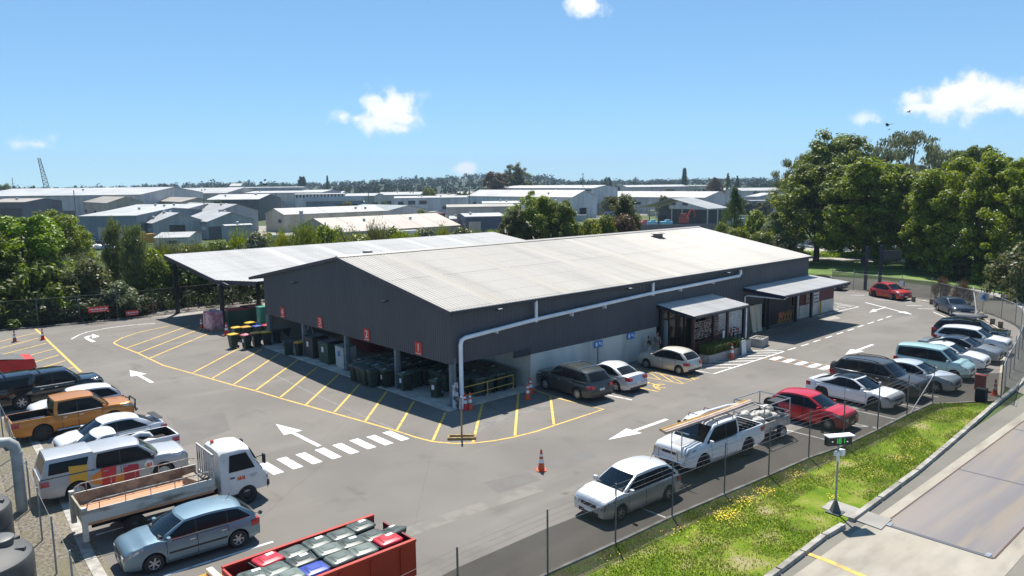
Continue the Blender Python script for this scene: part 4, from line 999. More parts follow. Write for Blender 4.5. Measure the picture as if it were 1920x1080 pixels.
# body styles -------------------------------------------------------
def hatch(name, label, loc, rz, pm, **k):
    d = dict(L=4.0, Wd=1.70, H=1.48, wb=2.5, fo=.80, r=.30, belt=.91, hood=.96, zn=.76, tumble=.75, glass_v=(.07, .87)); d.update(k)
    xF = d['wb']/2+d['fo']; xR = xF-d['L']
    d.setdefault('xa', xF-1.0); d.setdefault('xb', d['xa']-.86); d.setdefault('xc', xR+.60); d.setdefault('xd', xR+.10)
    d.setdefault('pillars', (-.02, -1.0))
    return vehicle(name, label, 'car', loc, rz, pm, **d)
def sedan(name, label, loc, rz, pm, **k):
    d = dict(L=4.5, Wd=1.76, H=1.45, wb=2.65, fo=.88, r=.315, belt=.91, hood=.96, zn=.72, deck=1.0, tumble=.76); d.update(k)
    xF = d['wb']/2+d['fo']; xR = xF-d['L']
    d.setdefault('xa', xF-1.18); d.setdefault('xb', d['xa']-.92); d.setdefault('xc', xR+1.32); d.setdefault('xd', xR+.55)
    d.setdefault('pillars', (-.02,))
    return vehicle(name, label, 'car', loc, rz, pm, **d)
def suv(name, label, loc, rz, pm, **k):
    d = dict(L=4.65, Wd=1.86, H=1.72, wb=2.7, fo=.92, r=.36, belt=1.05, hood=1.10, zn=.92, clear=.24, tumble=.82, low_rear=.72); d.update(k)
    xF = d['wb']/2+d['fo']; xR = xF-d['L']
    d.setdefault('xa', xF-1.12); d.setdefault('xb', d['xa']-.78); d.setdefault('xc', xR+.58); d.setdefault('xd', xR+.13)
    d.setdefault('pillars', (-.02, -.95))
    return vehicle(name, label, 'car', loc, rz, pm, **d)
def ute(name, label, loc, rz, pm, single=False, **k):
    d = dict(L=5.3, Wd=1.86, H=1.80, wb=3.08, fo=1.0, r=.385, belt=1.10, hood=1.13, zn=1.0, clear=.32, tumble=.84, cgap=.14, drop=.05, dropr=.02, wedge=0); d.update(k)
    xF = d['wb']/2+d['fo']; xR = xF-d['L']
    d.setdefault('xa', xF-1.15); d.setdefault('xb', d['xa']-.72); xcab = d.pop('xcab', xF-(2.55 if single else 3.55))
    d.setdefault('xc', xcab+.12); d.setdefault('xd', xcab+.02)
    d.setdefault('bed', dict(x1=xcab, z=1.12, floor=.72))
    d.setdefault('pillars', () if single else (xcab+1.0,))
    d.setdefault('doors', 1 if single else 2)
    return vehicle(name, label, 'ute', loc, rz, pm, **d)
def cross_bars(root, i, xs, m=None, lift=.09):
    for x in xs:
        g = MB(); z = i['zre'](min(max(x, i['xc']), i['xb'])); w = i['plan'](x, 1)
        g.tube([(x, -w*.96, z+.0), (x, -w*.9, z+lift), (x, w*.9, z+lift), (x, w*.96, z)], .022, 6); g.build('roof_bar', m or M_CHROME, i['cab'], smooth=50)
def roof_rails(root, i, m=None, a=.12, b=.9):
    for s in (1, -1):
        g = MB(); pts = []
        for k in range(7):
            x = lerp(i['xc'], i['xb'], lerp(a, b, k/6)); pts.append((x, s*i['plan'](x, 1)*.90, i['zre'](x)+(.07 if 0 < k < 6 else .02)))
        g.tube(pts, .022, 6); g.build('roof_rail', m or M_TRIMB, i['cab'], smooth=50)
def side_moulding(root, i, x0, x1, z, m=None):
    for s in (1, -1):
        g = MB(); g.grid([[Vector((lerp(x0, x1, k/6), s*(i['yside'](lerp(x0, x1, k/6), z+dz)+.012), z+dz)) for dz in (-.03, .03)] for k in range(7)]); g.build('side_moulding', m or M_TRIMB, root)
def aerial(i, x, m=None):
    z = i['zre'](x)
    g = MB(); g.tube([(x, 0, z+.04), (x-.16, 0, z+.24)], .008, 4); g.build('aerial', m or M_TRIMB, i['cab'])
def floor_place(*q):
    """mid point of two sighted ground points"""
    a, b = G(*q[0]), G(*q[1]); return ((a.x+b.x)/2, (a.y+b.y)/2)
P_BLUE = paint('blue_grey', (.17, .255, .31), .5, .4); P_SILV = paint('silver', (.60, .61, .62), .5, .42); P_SILVD = paint('silver_dark', (.40, .41, .425), .45, .42); P_BEIGE = paint('champagne', (.62, .575, .50), .5, .42)
P_WHITE = paint('white', (.70, .71, .72)); P_ORANGE = paint('orange', (.47, .18, .024), .35, .38); P_BLACK = paint('black', (.009, .0095, .011), 0, .12); P_RED = paint('red', (.50, .008, .016)); P_RED2 = paint('red_orange', (.46, .028, .018))
P_GREY = paint('grey_green', (.062, .068, .062), .3); P_BROWN = paint('brown', (.075, .062, .052), .35); P_AQUA = paint('aqua', (.36, .52, .50), .3, .4); P_DGREY = paint('steel_grey', (.25, .262, .28), .5, .4); P_NAVY = paint('navy', (.035, .045, .062), .25); P_SILV2 = paint('silver_blue', (.52, .56, .59), .5, .42)
# ================================================================== the parked vehicles
PI = math.pi
# -- left row ---------------------------------------------------------------------------------
o, i = hatch('hatchback', 'blue-grey hatchback parked beside the white flatbed truck', (-16.0, -6.62, 0), PI-.07, P_BLUE, L=4.18, Wd=1.71, H=1.47, wb=2.6, fo=.83, spokes=6, trim=2)
side_moulding(o, i, -.95, .85, .52); aerial(i, i['xc']+.25)
# white flatbed truck
tr = thing('flatbed_truck', 'white flatbed truck with worn open tray, cab facing the crossing', 'truck', (-15.55, -3.42, 0), -.03)
M_TRW = mat('truck_white', (.68, .68, .66), .4, c2=(.52, .51, .47), scale=2, detail=8, coat=.3, lo=.5, hi=.75)
M_TRAY = mat('tray_worn', (.50, .49, .45), .65, c2=(.20, .17, .13), scale=2.4, detail=10, lo=.52, hi=.68, stretch=(.5, 1, 1.6))
M_TRAYI = mat('tray_inner', (.30, .255, .19), .75, c2=(.16, .13, .10), scale=3, detail=9)
M_DECK = mat('tray_floor', (.50, .25, .13), .7, c2=(.42, .22, .12), scale=2, stretch=(.4, 3, 1))
xF = 3.3; xcab = 1.55; ht = .96
g = MB()
rows = []
for x, zt, w in ((xcab, 2.18, .86), (xcab+.1, 2.26, .88), (xcab+.75, 2.27, .88), (xcab+1.12, 2.2, .86), (xcab+1.38, 1.62, .87), (xcab+1.62, 1.28, .86), (xF-.02, 1.15, .80), (xF+.04, .9, .78), (xF+.04, .52, .78)):
    rows.append([Vector((x, s*w*k, z)) for s, k, z in ((-1, .97, .5), (-1, 1, .85), (-1, 1, min(zt-.12, 1.3)), (-1, .92, zt-.12), (-1, .80, zt-.02), (1, 0, zt+.02), (1, .80, zt-.02), (1, .92, zt-.12), (1, 1, min(zt-.12, 1.3)), (1, 1, .85), (1, .97, .5))])
g.grid(rows); g.poly(rows[0]); g.poly(rows[-1]); cabb = g.build('cab', M_TRW, tr, smooth=40)
g = MB(); g.add([(xcab+1.155, -.74, 2.08), (xcab+1.155, .74, 2.08), (xcab+1.40, .77, 1.58), (xcab+1.62, .78, 1.30), (xcab+1.62, -.78, 1.30), (xcab+1.40, -.77, 1.58)], [(0, 1, 2, 5), (5, 2, 3, 4)]); 
for v in range(len(g.v)): g.v[v] = (g.v[v][0]+.03, g.v[v][1], g.v[v][2]+.02)
g.build('windscreen', M_GLASSG, cabb)
for s in (1, -1):
    g = MB(); g.poly([(xcab+.30, s*.885, 1.38), (xcab+.36, s*.85, 2.02), (xcab+.98, s*.85, 2.02), (xcab+1.28, s*.885, 1.38)]); dr = None
    gd = MB(); gd.poly([(xcab+.24, s*.872, .78), (xcab+.24, s*.876, 1.30), (xcab+1.45, s*.876, 1.28), (xcab+1.45, s*.872, 1.05), (xcab+1.2, s*.872, .78)]); dr = gd.build('door', M_TRW, tr); g.build('window', M_GLASS, dr)
    g = MB(); g.box((xcab+.42, s*.885, 1.16), (.16, .03, .05)); g.build('door_handle', M_TRIMB, dr)
    g = MB(); g.tube([(xcab+1.35, s*.88, 1.75), (xcab+1.55, s*1.08, 1.85)], .015, 5); g.box((xcab+1.55, s*1.1, 1.72), (.06, .2, .36)); g.build('wing_mirror', M_TRIMB, tr)
    g = MB(); g.box((xF+.045, s*.6, .86), (.03, .3, .2)); g.box((xF-.1, s*.815, .9), (.22, .02, .12)); g.build('headlight', M_HEAD, tr)
    # livery mark: orange and red peaks
    g = MB(); xx = xcab+.58
    for k, (c, h) in enumerate(((0, .17), (1, .15), (0, .16), (1, .15))):
        a = xx+k*.075 if s < 0 else xx+.3-k*.075-.075
        g.add([(a, s*.884, 1.02), (a+.075, s*.884, 1.02), (a+.075, s*.884, 1.02+h), (a+.02, s*.884, 1.02+h*.8)], [(0, 1, 2, 3)], c)
    g.build('livery_mark', [mat('livery_orange', (.75, .24, .03), .4), mat('livery_red', (.6, .035, .035), .4)], dr)
    g = MB()
    for k in range(3): g.box((xx+.62, s*.884, 1.14-.05*k), (.34-.08*k, .004, .018))
    g.build('caption', mat('caption_grey', (.33, .33, .34), .6), dr)
g = MB(); g.box((xF+.05, 0, .62), (.1, 1.62, .22), bev=.03); g.box((xF+.04, 0, 1.02), (.03, 1.0, .10)); g.build('front_bumper', M_TRIMB, tr)
g = MB(); g.box((xcab+.15, .3, 2.33), (.1, .1, .1)); g.build('beacon', mat('beacon_red', (.6, .05, .03), .3), cabb)
g = MB(); g.box((.1, -.38, .62), (5.5, .09, .2)); g.box((.1, .38, .62), (5.5, .09, .2)); g.box((.9, .6, .6), (.7, .5, .4)); g.box((.3, -.62, .6), (.6, .4, .36)); g.build('chassis', M_UNDER, tr)
xt0, xt1 = -2.92, 1.25
g = MB(); g.box(((xt0+xt1)/2, 0, ht-.06), (xt1-xt0, 1.92, .1)); g.build('tray_floor', M_DECK, tr)
for s in (1, -1):
    g = MB(); g.box(((xt0+xt1)/2, s*.96, ht+.2), (xt1-xt0, .05, .42)); g.build('side_board', M_TRAY, tr)
    g = MB(); g.box(((xt0+xt1)/2, s*.93, ht+.2), (xt1-xt0-.1, .012, .40)); g.build('inner_lining', M_TRAYI, tr)
    g = MB(); pts = [(xt0+.05, s*.95, ht+.36), (xt0+.1, s*.95, ht+.62), (xt0+.3, s*.95, ht+.70), (xt1-.2, s*.95, ht+.70), (xt1-.02, s*.95, ht+.64)]; g.tube(pts, .02, 6)
    for k in range(5): g.tube([(xt0+.45+k*.8, s*.95, ht+.38), (xt0+.45+k*.8, s*.95, ht+.70)], .015, 5)
    g.build('side_rail', mat('rail_rusty', (.46, .44, .40), .6, c2=(.22, .13, .08), scale=7), tr)
    g = MB(); g.box((xt0-.02, s*.93, ht-.05), (.16, .16, 1.15)); g.build('corner_post', M_TRAY, tr)
g = MB(); g.box((xt0-.04, 0, ht+.18), (.06, 1.7, .46)); g.build('tailgate', mat('tailgate_worn', (.36, .33, .24), .7, c2=(.2, .17, .12), scale=3, detail=8), tr)
g = MB()
for k in range(8): g.box((xt1+.06, -.84+k*.24, ht+.62), (.04, .05, 1.24))
g.box((xt1+.06, 0, ht+1.24), (.05, 1.78, .06)); g.box((xt1+.06, 0, ht+.1), (.05, 1.78, .3)); g.build('headboard', M_TRAY, tr)
g = MB(); g.box((xt1-.35, -.1, ht+.18), (.5, .9, .3), rz=.3); g.build('tool_crate', M_TRAYI, tr)
for x in (xcab+.95, -1.4):
    for s in (1, -1): wheel_at(tr, x, s*.78, .37, .24, 5, 1, 1)
# silver ute with hard canopy and livery
o, i = ute('canopy_ute', 'silver ute with hard canopy and orange and red livery patches', (-16.1, 1.2, 0), -.06, P_SILVD, steel=1, trim=1, Wd=1.88, tailz=.98)
def ute_canopy(o, i, pm, H=1.86, glass=True, strap=False):
    x0, x1 = i['xR']+.05, i['xc']-.06
    hwid = i['hw']
    def hw(v): return hwid*lerp(.95, .80, v**1.3)
    def sf(s): return lambda x, v: Vector((x+(.0 if x > x0+.5 else .22*v*(1-(x-x0)/.5)), s*hw(v), lerp(1.10, H-.06, v)))
    g = MB(); n = 8
    for s in (1, -1): f = sf(s); g.grid([[f(lerp(x0, x1, a/n), v/4) for a in range(n+1)] for v in range(5)])
    f1, f2 = sf(-1), sf(1)
    for x in (x0, x1): g.grid([[f1(x, v/4).lerp(f2(x, v/4), k/4)+Vector((0, 0, 0)) for k in range(5)] for v in range(5)])
    g.grid([[f1(lerp(x0, x1, a/n), 1).lerp(f2(lerp(x0, x1, a/n), 1), k/8)+Vector((0, 0, .055*(1-(k/4-1)**2)+(.012 if k % 2 else 0))) for k in range(9)] for a in range(n+1)])
    c = g.build('canopy_shell', pm, o, smooth=35)
    for s in (1, -1):
        f = sf(s); g = MB(); g.grid(patch(lambda u, v: f(lerp(x0+.22, x1-.25+.12*(v), u if s < 0 else 1-u), lerp(.18, .78, v)), 1, 5, 3, .007)); g.build('window', M_GLASS, c, smooth=40)
    g = MB(); g.grid(patch(lambda u, v: f1(x0, lerp(.2, .9, v)).lerp(f2(x0, lerp(.2, .9, v)), lerp(.1, .9, 1-u)), 1, 3, 3, .007)); g.build('rear_window', M_GLASS, c)
    g = MB(); g.box(((x0+x1)/2, 0, 1.115), (x1-x0+.02, hwid*1.93, .025)); g.build('seal', M_TRIMB, c)
    return c
cs = ute_canopy(o, i, P_SILVD)
M_LO = mat('livery_amber', (.72, .37, .03), .4); M_LR = mat('livery_red', (.6, .035, .035), .4); M_LO2 = mat('livery_orange', (.75, .24, .03), .4); M_LC = mat('livery_crimson', (.46, .03, .05), .4)
g = MB(); s = -1
def decal(pts, m_):
    # pts (x, z) polygon draped on the flank
    n = 5; a, b, c, d = [Vector((p[0], p[1])) for p in pts]
    rows = []
    for u in range(n+1):
        row = []
        for v in range(n+1):
            q = a.lerp(b, u/n).lerp(d.lerp(c, u/n), v/n); z = max(q.y, (i['arch'](q.x)+.015) if i['arch'](q.x) > .33 else q.y)
            z = max(z, .34); y_ = i['yside'](q.x, min(z, 1.06)) if z < 1.1 else i['hw']*lerp(.95, .80, ((z-1.1)/.7)**1.3)
            row.append(Vector((q.x, s*(y_+.011), z)))
        rows.append(row)
    g.grid(rows, m_)
decal([(-1.78, .5), (-1.18, .62), (-1.18, 1.08), (-1.78, 1.07)], 0); decal([(-1.78, 1.14), (-1.2, 1.14), (-1.16, 1.36), (-1.78, 1.42)], 0)
decal([(-1.08, .60), (-.72, .44), (-.66, 1.08), (-1.08, .86)], 2); decal([(-.72, .40), (-.26, .40), (-.16, 1.08), (-.72, 1.09)], 1)
decal([(-.24, .40), (.06, .40), (.12, .86), (-.24, .62)], 2); decal([(.06, .40), (.62, .42), (.62, .98), (.06, 1.02)], 3)
g.build('livery', [M_LO, M_LR, M_LO2, M_LC], o, recalc=False)
g = MB(); yb = -(i['yside'](1.0, .85)+.012)
g.lathe([(.17, 0), (.002, .001)], 20, axis='y', c=(1.0, yb, .86), m=0, cap=False)
for k in range(4):
    a = .90+k*.052; g.add([(a, yb-.004, .78), (a+.05, yb-.004, .78), (a+.05, yb-.004, .94), (a+.012, yb-.004, .90)], [(0, 1, 2, 3)], 1+(k % 2))
for k in range(2): g.box((1.42, yb-.002, .90-.06*k), (.42-.1*k, .004, .022), m=3)
g.build('livery_badge', [M_SIGNW, M_LO2, M_LR, mat('caption_grey', (.33, .33, .34), .6)], o, recalc=False)
# white single cab ute (faces the kerb)
o, i = ute('tray_ute', 'white single-cab ute with open bed behind the canopy ute', (-15.75, 3.5, 0), PI, P_WHITE, single=True, L=5.0, wb=2.85, fo=.95, Wd=1.72, H=1.68, r=.33, clear=.25, belt=1.0, hood=1.02, zn=.8, bed=dict(x1=-.25, z=1.02, floor=.55), xcab=-.25, tailz=.9, doors=1)
g = MB()
for s in (1, -1): g.tube([(-1.9, s*.62, .62), (-1.75, s*.62, .86), (-1.4, s*.62, .95), (-1.05, s*.62, .86), (-.9, s*.62, .62)], .13, 8)
g.build('wheel_box', P_WHITE, o, smooth=50)
g = MB(); g.box((-.1, 0, 1.3), (.03, 1.4, .5)); g.build('back_panel', M_GLASS, o)
o, i = hatch('hatchback', 'white liftback facing the kerb between the orange ute and the white ute', (-15.05, 6.05, 0), PI, P_WHITE, L=4.45, Wd=1.74, H=1.49, wb=2.7, fo=.86, xc=-1.0, xd=-1.78, pillars=(-.1,), spokes=7, cgap=.34)
g = MB(); g.box((i['xR']+.28, 0, 1.12), (.3, 1.3, .03)); g.build('spoiler', M_TRIMB, o)
o, i = ute('pickup_ute', 'metallic orange double-cab ute with black bull bar and open bed', (-15.6, 10.2, 0), 0.0, P_ORANGE, dark=1, trim=2, arch_trim=False, H=1.84, r=.40, clear=.36, spokes=8, tailz=1.0)
g = MB(); g.tube([(-.95, -1.0, .42), (1.0, -1.0, .42)], .045, 6); g.tube([(-.95, 1.0, .42), (1.0, 1.0, .42)], .045, 6); g.build('side_step', M_CHROME, o, smooth=50)
def bull_bar(o, i, m):
    g = MB(); x = i['xF']+.14; 
    g.tube([(x-.1, -.86, .62), (x, -.8, .66), (x, .8, .66), (x-.1, .86, .62)], .045, 6)
    g.tube([(x-.02, -.5, .64), (x+.02, -.46, 1.08), (x+.02, .46, 1.08), (x-.02, .5, .64)], .04, 6); g.tube([(x-.1, -.82, .64), (x-.1, -.78, .98), (x, -.46, 1.0)], .03, 6); g.tube([(x-.1, .82, .64), (x-.1, .78, .98), (x, .46, 1.0)], .03, 6)
    g.build('bull_bar', m, o, smooth=50)
bull_bar(o, i, M_TRIMB)
g = MB(); g.tube([(i['xR']+.9, .5, .82), (i['xR']+1.3, -.2, 1.0), (i['xR']+1.5, -.7, 1.05)], .03, 5); g.build('bed_tool', M_CHROME, o)
o, i = hatch('hatchback', 'white hatchback mostly hidden behind the orange ute', (-15.0, 12.8, 0), PI, P_WHITE, L=4.25, H=1.5, pillars=(.0, -.8))
o, i = ute('canopy_ute', 'black ute with matching canopy and roof bars beside the red tub', (-15.3, 16.9, 0), 0.0, P_BLACK, L=5.45, H=1.86, r=.40, spokes=6, trim=2, tailz=1.0)
c = ute_canopy(o, i, P_BLACK, 1.9)
cross_bars(o, i, (i['xc']+.35,), M_TRIMB)
g = MB(); x = i['xR']+.75; g.tube([(x, -.74, 1.82), (x, -.7, 1.96), (x, .7, 1.96), (x, .74, 1.82)], .022, 6); g.build('roof_bar', M_TRIMB, c)
# red hook bin at the far left
sk = thing('skip_bin', 'red steel skip bin with grey cover at the far end of the left row', 'skip bin', (-16.9, 23.3, 0))
g = MB(); n = 8; M_SKR = mat('skip_red', (.66, .028, .025), .45, c2=(.55, .024, .022), scale=2)
pr = [(-1.7, 0.5), (-1.9, 1.2), (-1.5, 1.75), (1.9, 1.45), (2.0, .9), (1.6, .45)]
g.add([(x, -.9, z) for x, z in pr]+[(x, .9, z) for x, z in pr], [tuple(range(6)), tuple(range(11, 5, -1))]+[(k, (k+1) % 6, 6+(k+1) % 6, 6+k) for k in range(6)]); g.build('tub', M_SKR, sk)
g = MB(); g.grid([[Vector((lerp(-1.0, 1.95, a/6), lerp(-.96, .96, b/4), lerp(1.72, 1.44, a/6)+.16*math.sin(math.pi*min(1, a/6+.2))*(1-(b/2-1)**2*.5))) for b in range(5)] for a in range(7)]); g.build('cover', mat('skip_cover', (.085, .09, .085), .7), sk, smooth=40)
g = MB()
for x in (-1.0, 1.0):
    g.box((x, -.7, .24), (.2, .16, .48)); g.box((x, .7, .24), (.2, .16, .48))
g.build('foot', M_UNDER, sk)
# red truck with bins, nearest
M_TRR = mat('truck_red', (.44, .028, .009), .5, c2=(.37, .024, .009), scale=1.5); M_TRRI = mat('truck_red_inner', (.20, .015, .016), .6, c2=(.15, .012, .012), scale=2)
rt = thing('bin_truck', 'red high-sided truck loaded with wheelie bins, orange cab', 'truck', (-14.75, -13.40, 0), .0)
g = MB(); x0, x1, z0, z1, hw_ = -2.35, 2.25, .95, 2.0, 1.08
for s in (1, -1):
    g.box(((x0+x1)/2, s*hw_, (z0+z1)/2), (x1-x0, .06, z1-z0), m=0); g.box(((x0+x1)/2, s*(hw_+.01), z1), (x1-x0, .11, .07), m=0)
    for k in range(5): g.box((x0+.3+k*.95, s*(hw_+.04), (z0+z1)/2-.03), (.07, .05, z1-z0-.1), m=0)
    g.box(((x0+x1)/2, s*(hw_-.035), (z0+z1)/2-.02), (x1-x0-.02, .01, z1-z0-.06), m=1)
g.box((x0, 0, (z0+z1)/2), (.06, 2*hw_-.07, z1-z0), m=0)
g.build('side_board', [M_TRR, M_TRRI], rt)
g = MB(); g.box((x1+.0, -.25, (z0+z1)/2), (.06, 2*hw_-.6, z1-z0-.02)); g.box((x1-.02, .72, (z0+z1)/2-.16), (.05, .5, z1-z0-.4)); g.box((x1+.04, -.9, 1.35), (.08, .09, .5)); g.build('tailgate', M_TRRI, rt)
g = MB(); g.box(((x0+x1)/2, 0, z0-.03), (x1-x0, 2*hw_-.04, .1)); g.build('tray_floor', M_TRRI, rt)
g = MB(); g.box((-.6, -.38, .72), (6.0, .1, .2)); g.box((-.6, .38, .72), (6.0, .1, .2)); g.box((x1-.2, 0, .6), (.12, 1.9, .12)); g.build('chassis', M_UNDER, rt)
M_CABO = mat('cab_orange', (.72, .33, .02), .35, coat=.4)
g = MB(); rows = []
for x, zt, w in ((-2.55, 2.1, .90), (-2.7, 2.2, .92), (-3.3, 2.2, .92), (-3.75, 2.1, .9), (-4.1, 1.5, .9), (-4.35, 1.2, .88), (-4.4, .6, .86)):
    rows.append([Vector((x, s*w*k, z)) for s, k, z in ((-1, .97, .5), (-1, 1, .85), (-1, .94, zt-.12), (-1, .82, zt-.02), (1, 0, zt+.02), (1, .82, zt-.02), (1, .94, zt-.12), (1, 1, .85), (1, .97, .5))])
g.grid(rows); g.poly(rows[0]); g.poly(rows[-1]); cb = g.build('cab', M_CABO, rt, smooth=40)
g = MB(); g.box((-2.8, 0, 2.26), (.16, 1.5, .09), bev=.02); g.build('beacon_bar', mat('beacon_pale', (.66, .62, .55), .4), cb)
for s in (1, -1):
    g = MB(); g.poly([(-3.95, s*.905, 1.3), (-3.62, s*.88, 1.98), (-2.95, s*.88, 1.98), (-2.9, s*.905, 1.3)]); g.build('window', M_GLASS, cb)
g = MB(); g.add([(-3.80, -.72, 2.06), (-3.80, .72, 2.06), (-4.14, .78, 1.52), (-4.14, -.78, 1.52)], [(0, 1, 2, 3)]); g.build('windscreen', M_GLASSG, cb)
for x in (-3.4, .9):
    for s in (1, -1): wheel_at(rt, x, s*.85, .42, .27, 5, 1, 1)
# -- by the long wall -------------------------------------------------------------------------
o, i = suv('suv', 'dark grey-green SUV with silver roof bars nose-in at the concrete wall', (6.8, -2.38, 0), PI/2-.08, P_GREY, spokes=10, trim=2)
roof_rails(o, i, M_CHROME); cross_bars(o, i, (i['xc']+.55, i['xb']-.35))
o, i = sedan('sedan', 'silver sedan nose-in beside the dark grey-green SUV', (9.45, -2.75, 0), PI/2-.02, P_SILV, L=4.48, tailz=.92)
o, i = hatch('hatchback', 'champagne small hatchback nose-in beside the entrance porch', (15.05, -3.05, 0), PI/2, P_BEIGE, L=3.9, Wd=1.69, H=1.48, wb=2.49, spokes=7)
# -- front row along the fence ------------------------------------------------------------------
o, i = hatch('hatchback', 'pale silver hatchback parked along the mesh fence ahead of the white ute', (-2.74, -14.2, 0), PI-.05, P_SILV, L=4.18, Wd=1.7, H=1.49, wb=2.6, spokes=6); aerial(i, i['xc']+.3)
o, i = ute('pickup_ute', 'white double-cab ute carrying long pipes on roof racks, grey bonnet stripe', (3.32, -13.62, 0), PI-.06, P_WHITE, spokes=6, dark=1, H=1.92, Wd=1.92, r=.42, clear=.40, belt=1.19, hood=1.24, zn=1.10, trim=0, tailz=1.08, bed=dict(x1=-1.01, z=1.2, floor=.8))
uo, ui = o, i
cross_bars(o, i, (i['xc']+.25, i['xb']-.25), M_TRIMB, .14)
g = MB(); g.grid([[Vector((lerp(i['xF']-1.1, i['xF']-.18, a/5), lerp(-.18, .40, b/2), interp(i['top'], lerp(i['xF']-1.1, i['xF']-.18, a/5))+.042)) for b in range(3)] for a in range(6)]); g.build('bonnet_stripe', mat('stripe_grey', (.33, .34, .35), .4), o)
bull_bar(o, i, M_CHROME)
g = MB(); x = i['xF']+.2; g.tube([(x, .25, .7), (x, .25, 1.98)], .025, 6); g.tube([(x, .75, .7), (x, .75, 1.98)], .025, 6); g.tube([(x, -.1, 1.98), (x, 1.1, 1.98)], .025, 6); g.build('pipe_rack', M_CHROME, o, smooth=50)
g = MB(); g.box((i['xR']+.75, 0, 1.15), (1.25, 1.45, .03)); [g.box((i['xR']+.35+.35*k, 0, 1.19), (.05, 1.4, .06)) for k in range(4)]; g.build('bed_cover', M_TRIMB, o)
def on_ute(p): return uo.matrix_basis @ Vector(p)
# long pipes lying on the racks
import mathutils
uo.rotation_mode = 'XYZ'
Rz = Matrix.Translation(uo.location) @ Matrix.Rotation(uo.rotation_euler.z, 4, 'Z')
for k, (dy, dz, r_, c, lb, x0, x1) in enumerate(((.62, 2.12, .065, (.55, .40, .32), 'pale pink long pipe, outermost on the ute roof racks', 3.6, -2.6), (.48, 2.13, .06, (.62, .50, .42), 'cream long pipe beside the pink pipe on the ute racks', 3.55, -2.7), (.33, 2.10, .05, (.55, .33, .08), 'amber long pipe on the ute racks, upper of two amber ones', 3.45, -2.8), (.20, 2.09, .05, (.46, .26, .05), 'darker amber long pipe on the ute racks, nearest the fence', 3.4, -2.7))):
    g = MB(); a, b = Rz @ Vector((x0, dy, dz)), Rz @ Vector((x1, dy-.25, dz-.02)); g.tube([a, a.lerp(b, .5)-Vector((0, 0, .03)), b], r_, 8); tag(g.build('pipe', mat('pipe_%d' % k, c, .6, c2=tuple(q*.75 for q in c), scale=4), smooth=40), lb, 'pipe')
g = MB(); a, b = Rz @ Vector((1.0, -.1, 1.93)), Rz @ Vector((-2.2, .05, 2.0)); g.tube([a, a.lerp(b, .3)+Vector((0, 0, .14)), a.lerp(b, .7)+Vector((0, 0, .12)), b], .09, 8); tag(g.build('wrapped_bundle', mat('wrap', (.60, .62, .66), .5), smooth=40), 'white wrapped bundle lying on the white ute cab roof', 'bundle')
# trailer
tl = thing('box_trailer', 'galvanised frame trailer loaded with white bags behind the white ute', 'trailer', (7.75, -13.55, 0), PI-.05)
M_GALV = mat('galv_frame', (.42, .44, .45), .45, .6, c2=(.30, .31, .32), scale=5)
g = MB()
for x in (-1.1, 1.0):
    for y_ in (-.8, .8): g.tube([(x, y_, .5), (x, y_, 1.75)], .03, 5)
for z in (1.75, 1.15):
    g.tube([(-1.1, -.8, z), (1.0, -.8, z), (1.0, .8, z), (-1.1, .8, z), (-1.1, -.8, z)], .028, 5)
g.tube([(1.0, -.8, 1.75), (-1.1, -.8, 1.15)], .022, 5); g.build('frame', M_GALV, tl)
g = MB(); g.box((-.05, 0, .52), (2.2, 1.64, .06)); g.box((-.05, .8, .75), (2.2, .03, .4)); g.box((-.05, -.8, .75), (2.2, .03, .4)); g.box((-1.12, 0, .75), (.03, 1.6, .4)); g.tube([(1.0, 0, .5), (2.0, 0, .5)], .05, 6); g.build('tray', M_GALV, tl)
g = MB(); g.box((-.55, .45, 1.68), (.8, .55, .04)); g.build('cover_panel', M_TRIMB, tl)
for s in (1, -1): wheel_at(tl, -.25, s*.93, .32, .2, 5, 0, 1)
g = MB(); g.lathe([(.2, -.09), (.33, -.1), (.34, 0), (.33, .1), (.2, .09)], 18, axis='y', c=(0, 0, 0)); sp = g.build('spare_wheel', M_TYRE, tl, smooth=40); sp.location = (-1.25, -.3, 1.2); sp.rotation_euler = (0, 0, PI/2)
rb = random.Random(4)
for k in range(7):
    bm = bmesh.new(); bmesh.ops.create_icosphere(bm, subdivisions=3, radius=1)
    for v in bm.verts: v.co *= 1+.28*mn.noise(v.co*1.6+Vector((k*7, 0, 0)))
    me = bpy.data.meshes.new('sack'); bm.to_mesh(me); bm.free(); me.materials.append(mat('sack', (.50, .49, .46), .6, c2=(.33, .29, .23), scale=5, lo=.42, hi=.62)); me.polygons.foreach_set('use_smooth', [True]*len(me.polygons))
    s_ = bpy.data.objects.new('sack', me); col.objects.link(s_); p = (Matrix.Translation(tl.location) @ Matrix.Rotation(tl.rotation_euler.z, 4, 'Z')) @ Vector((.75-.28*k, -.35+.6*(k % 2)+rb.uniform(-.1, .1), .82+.22*(k % 3 == 0)))
    s_.location = p; s_.scale = (.32, .28, .20); tag(s_, 'crumpled white sack piled in the frame trailer', 'sack', 'white sacks in the trailer')
o, i = hatch('hatchback', 'bright red hatchback beside the trailer and the white electric sedan', (11.4, -14.15, 0), -PI/2+.02, P_RED, L=3.95, Wd=1.70, H=1.49, wb=2.49, spokes=9); side_moulding(o, i, -.9, .8, .45, P_RED)
o, i = sedan('sedan', 'white electric sedan with black glass roof beside the red hatchback', (16.45, -14.15, 0), -PI/2-.06, P_WHITE, L=4.7, Wd=1.85, H=1.44, wb=2.875, fo=.84, r=.335, belt=.88, hood=.90, zn=.74, dark=1, spokes=7, roofm=M_GLASS, xc=-1.0, xd=-2.1, cgap=.5, pillars=(-.12,), drop=.05, dropr=.16, deck=.97, tumble=.74)
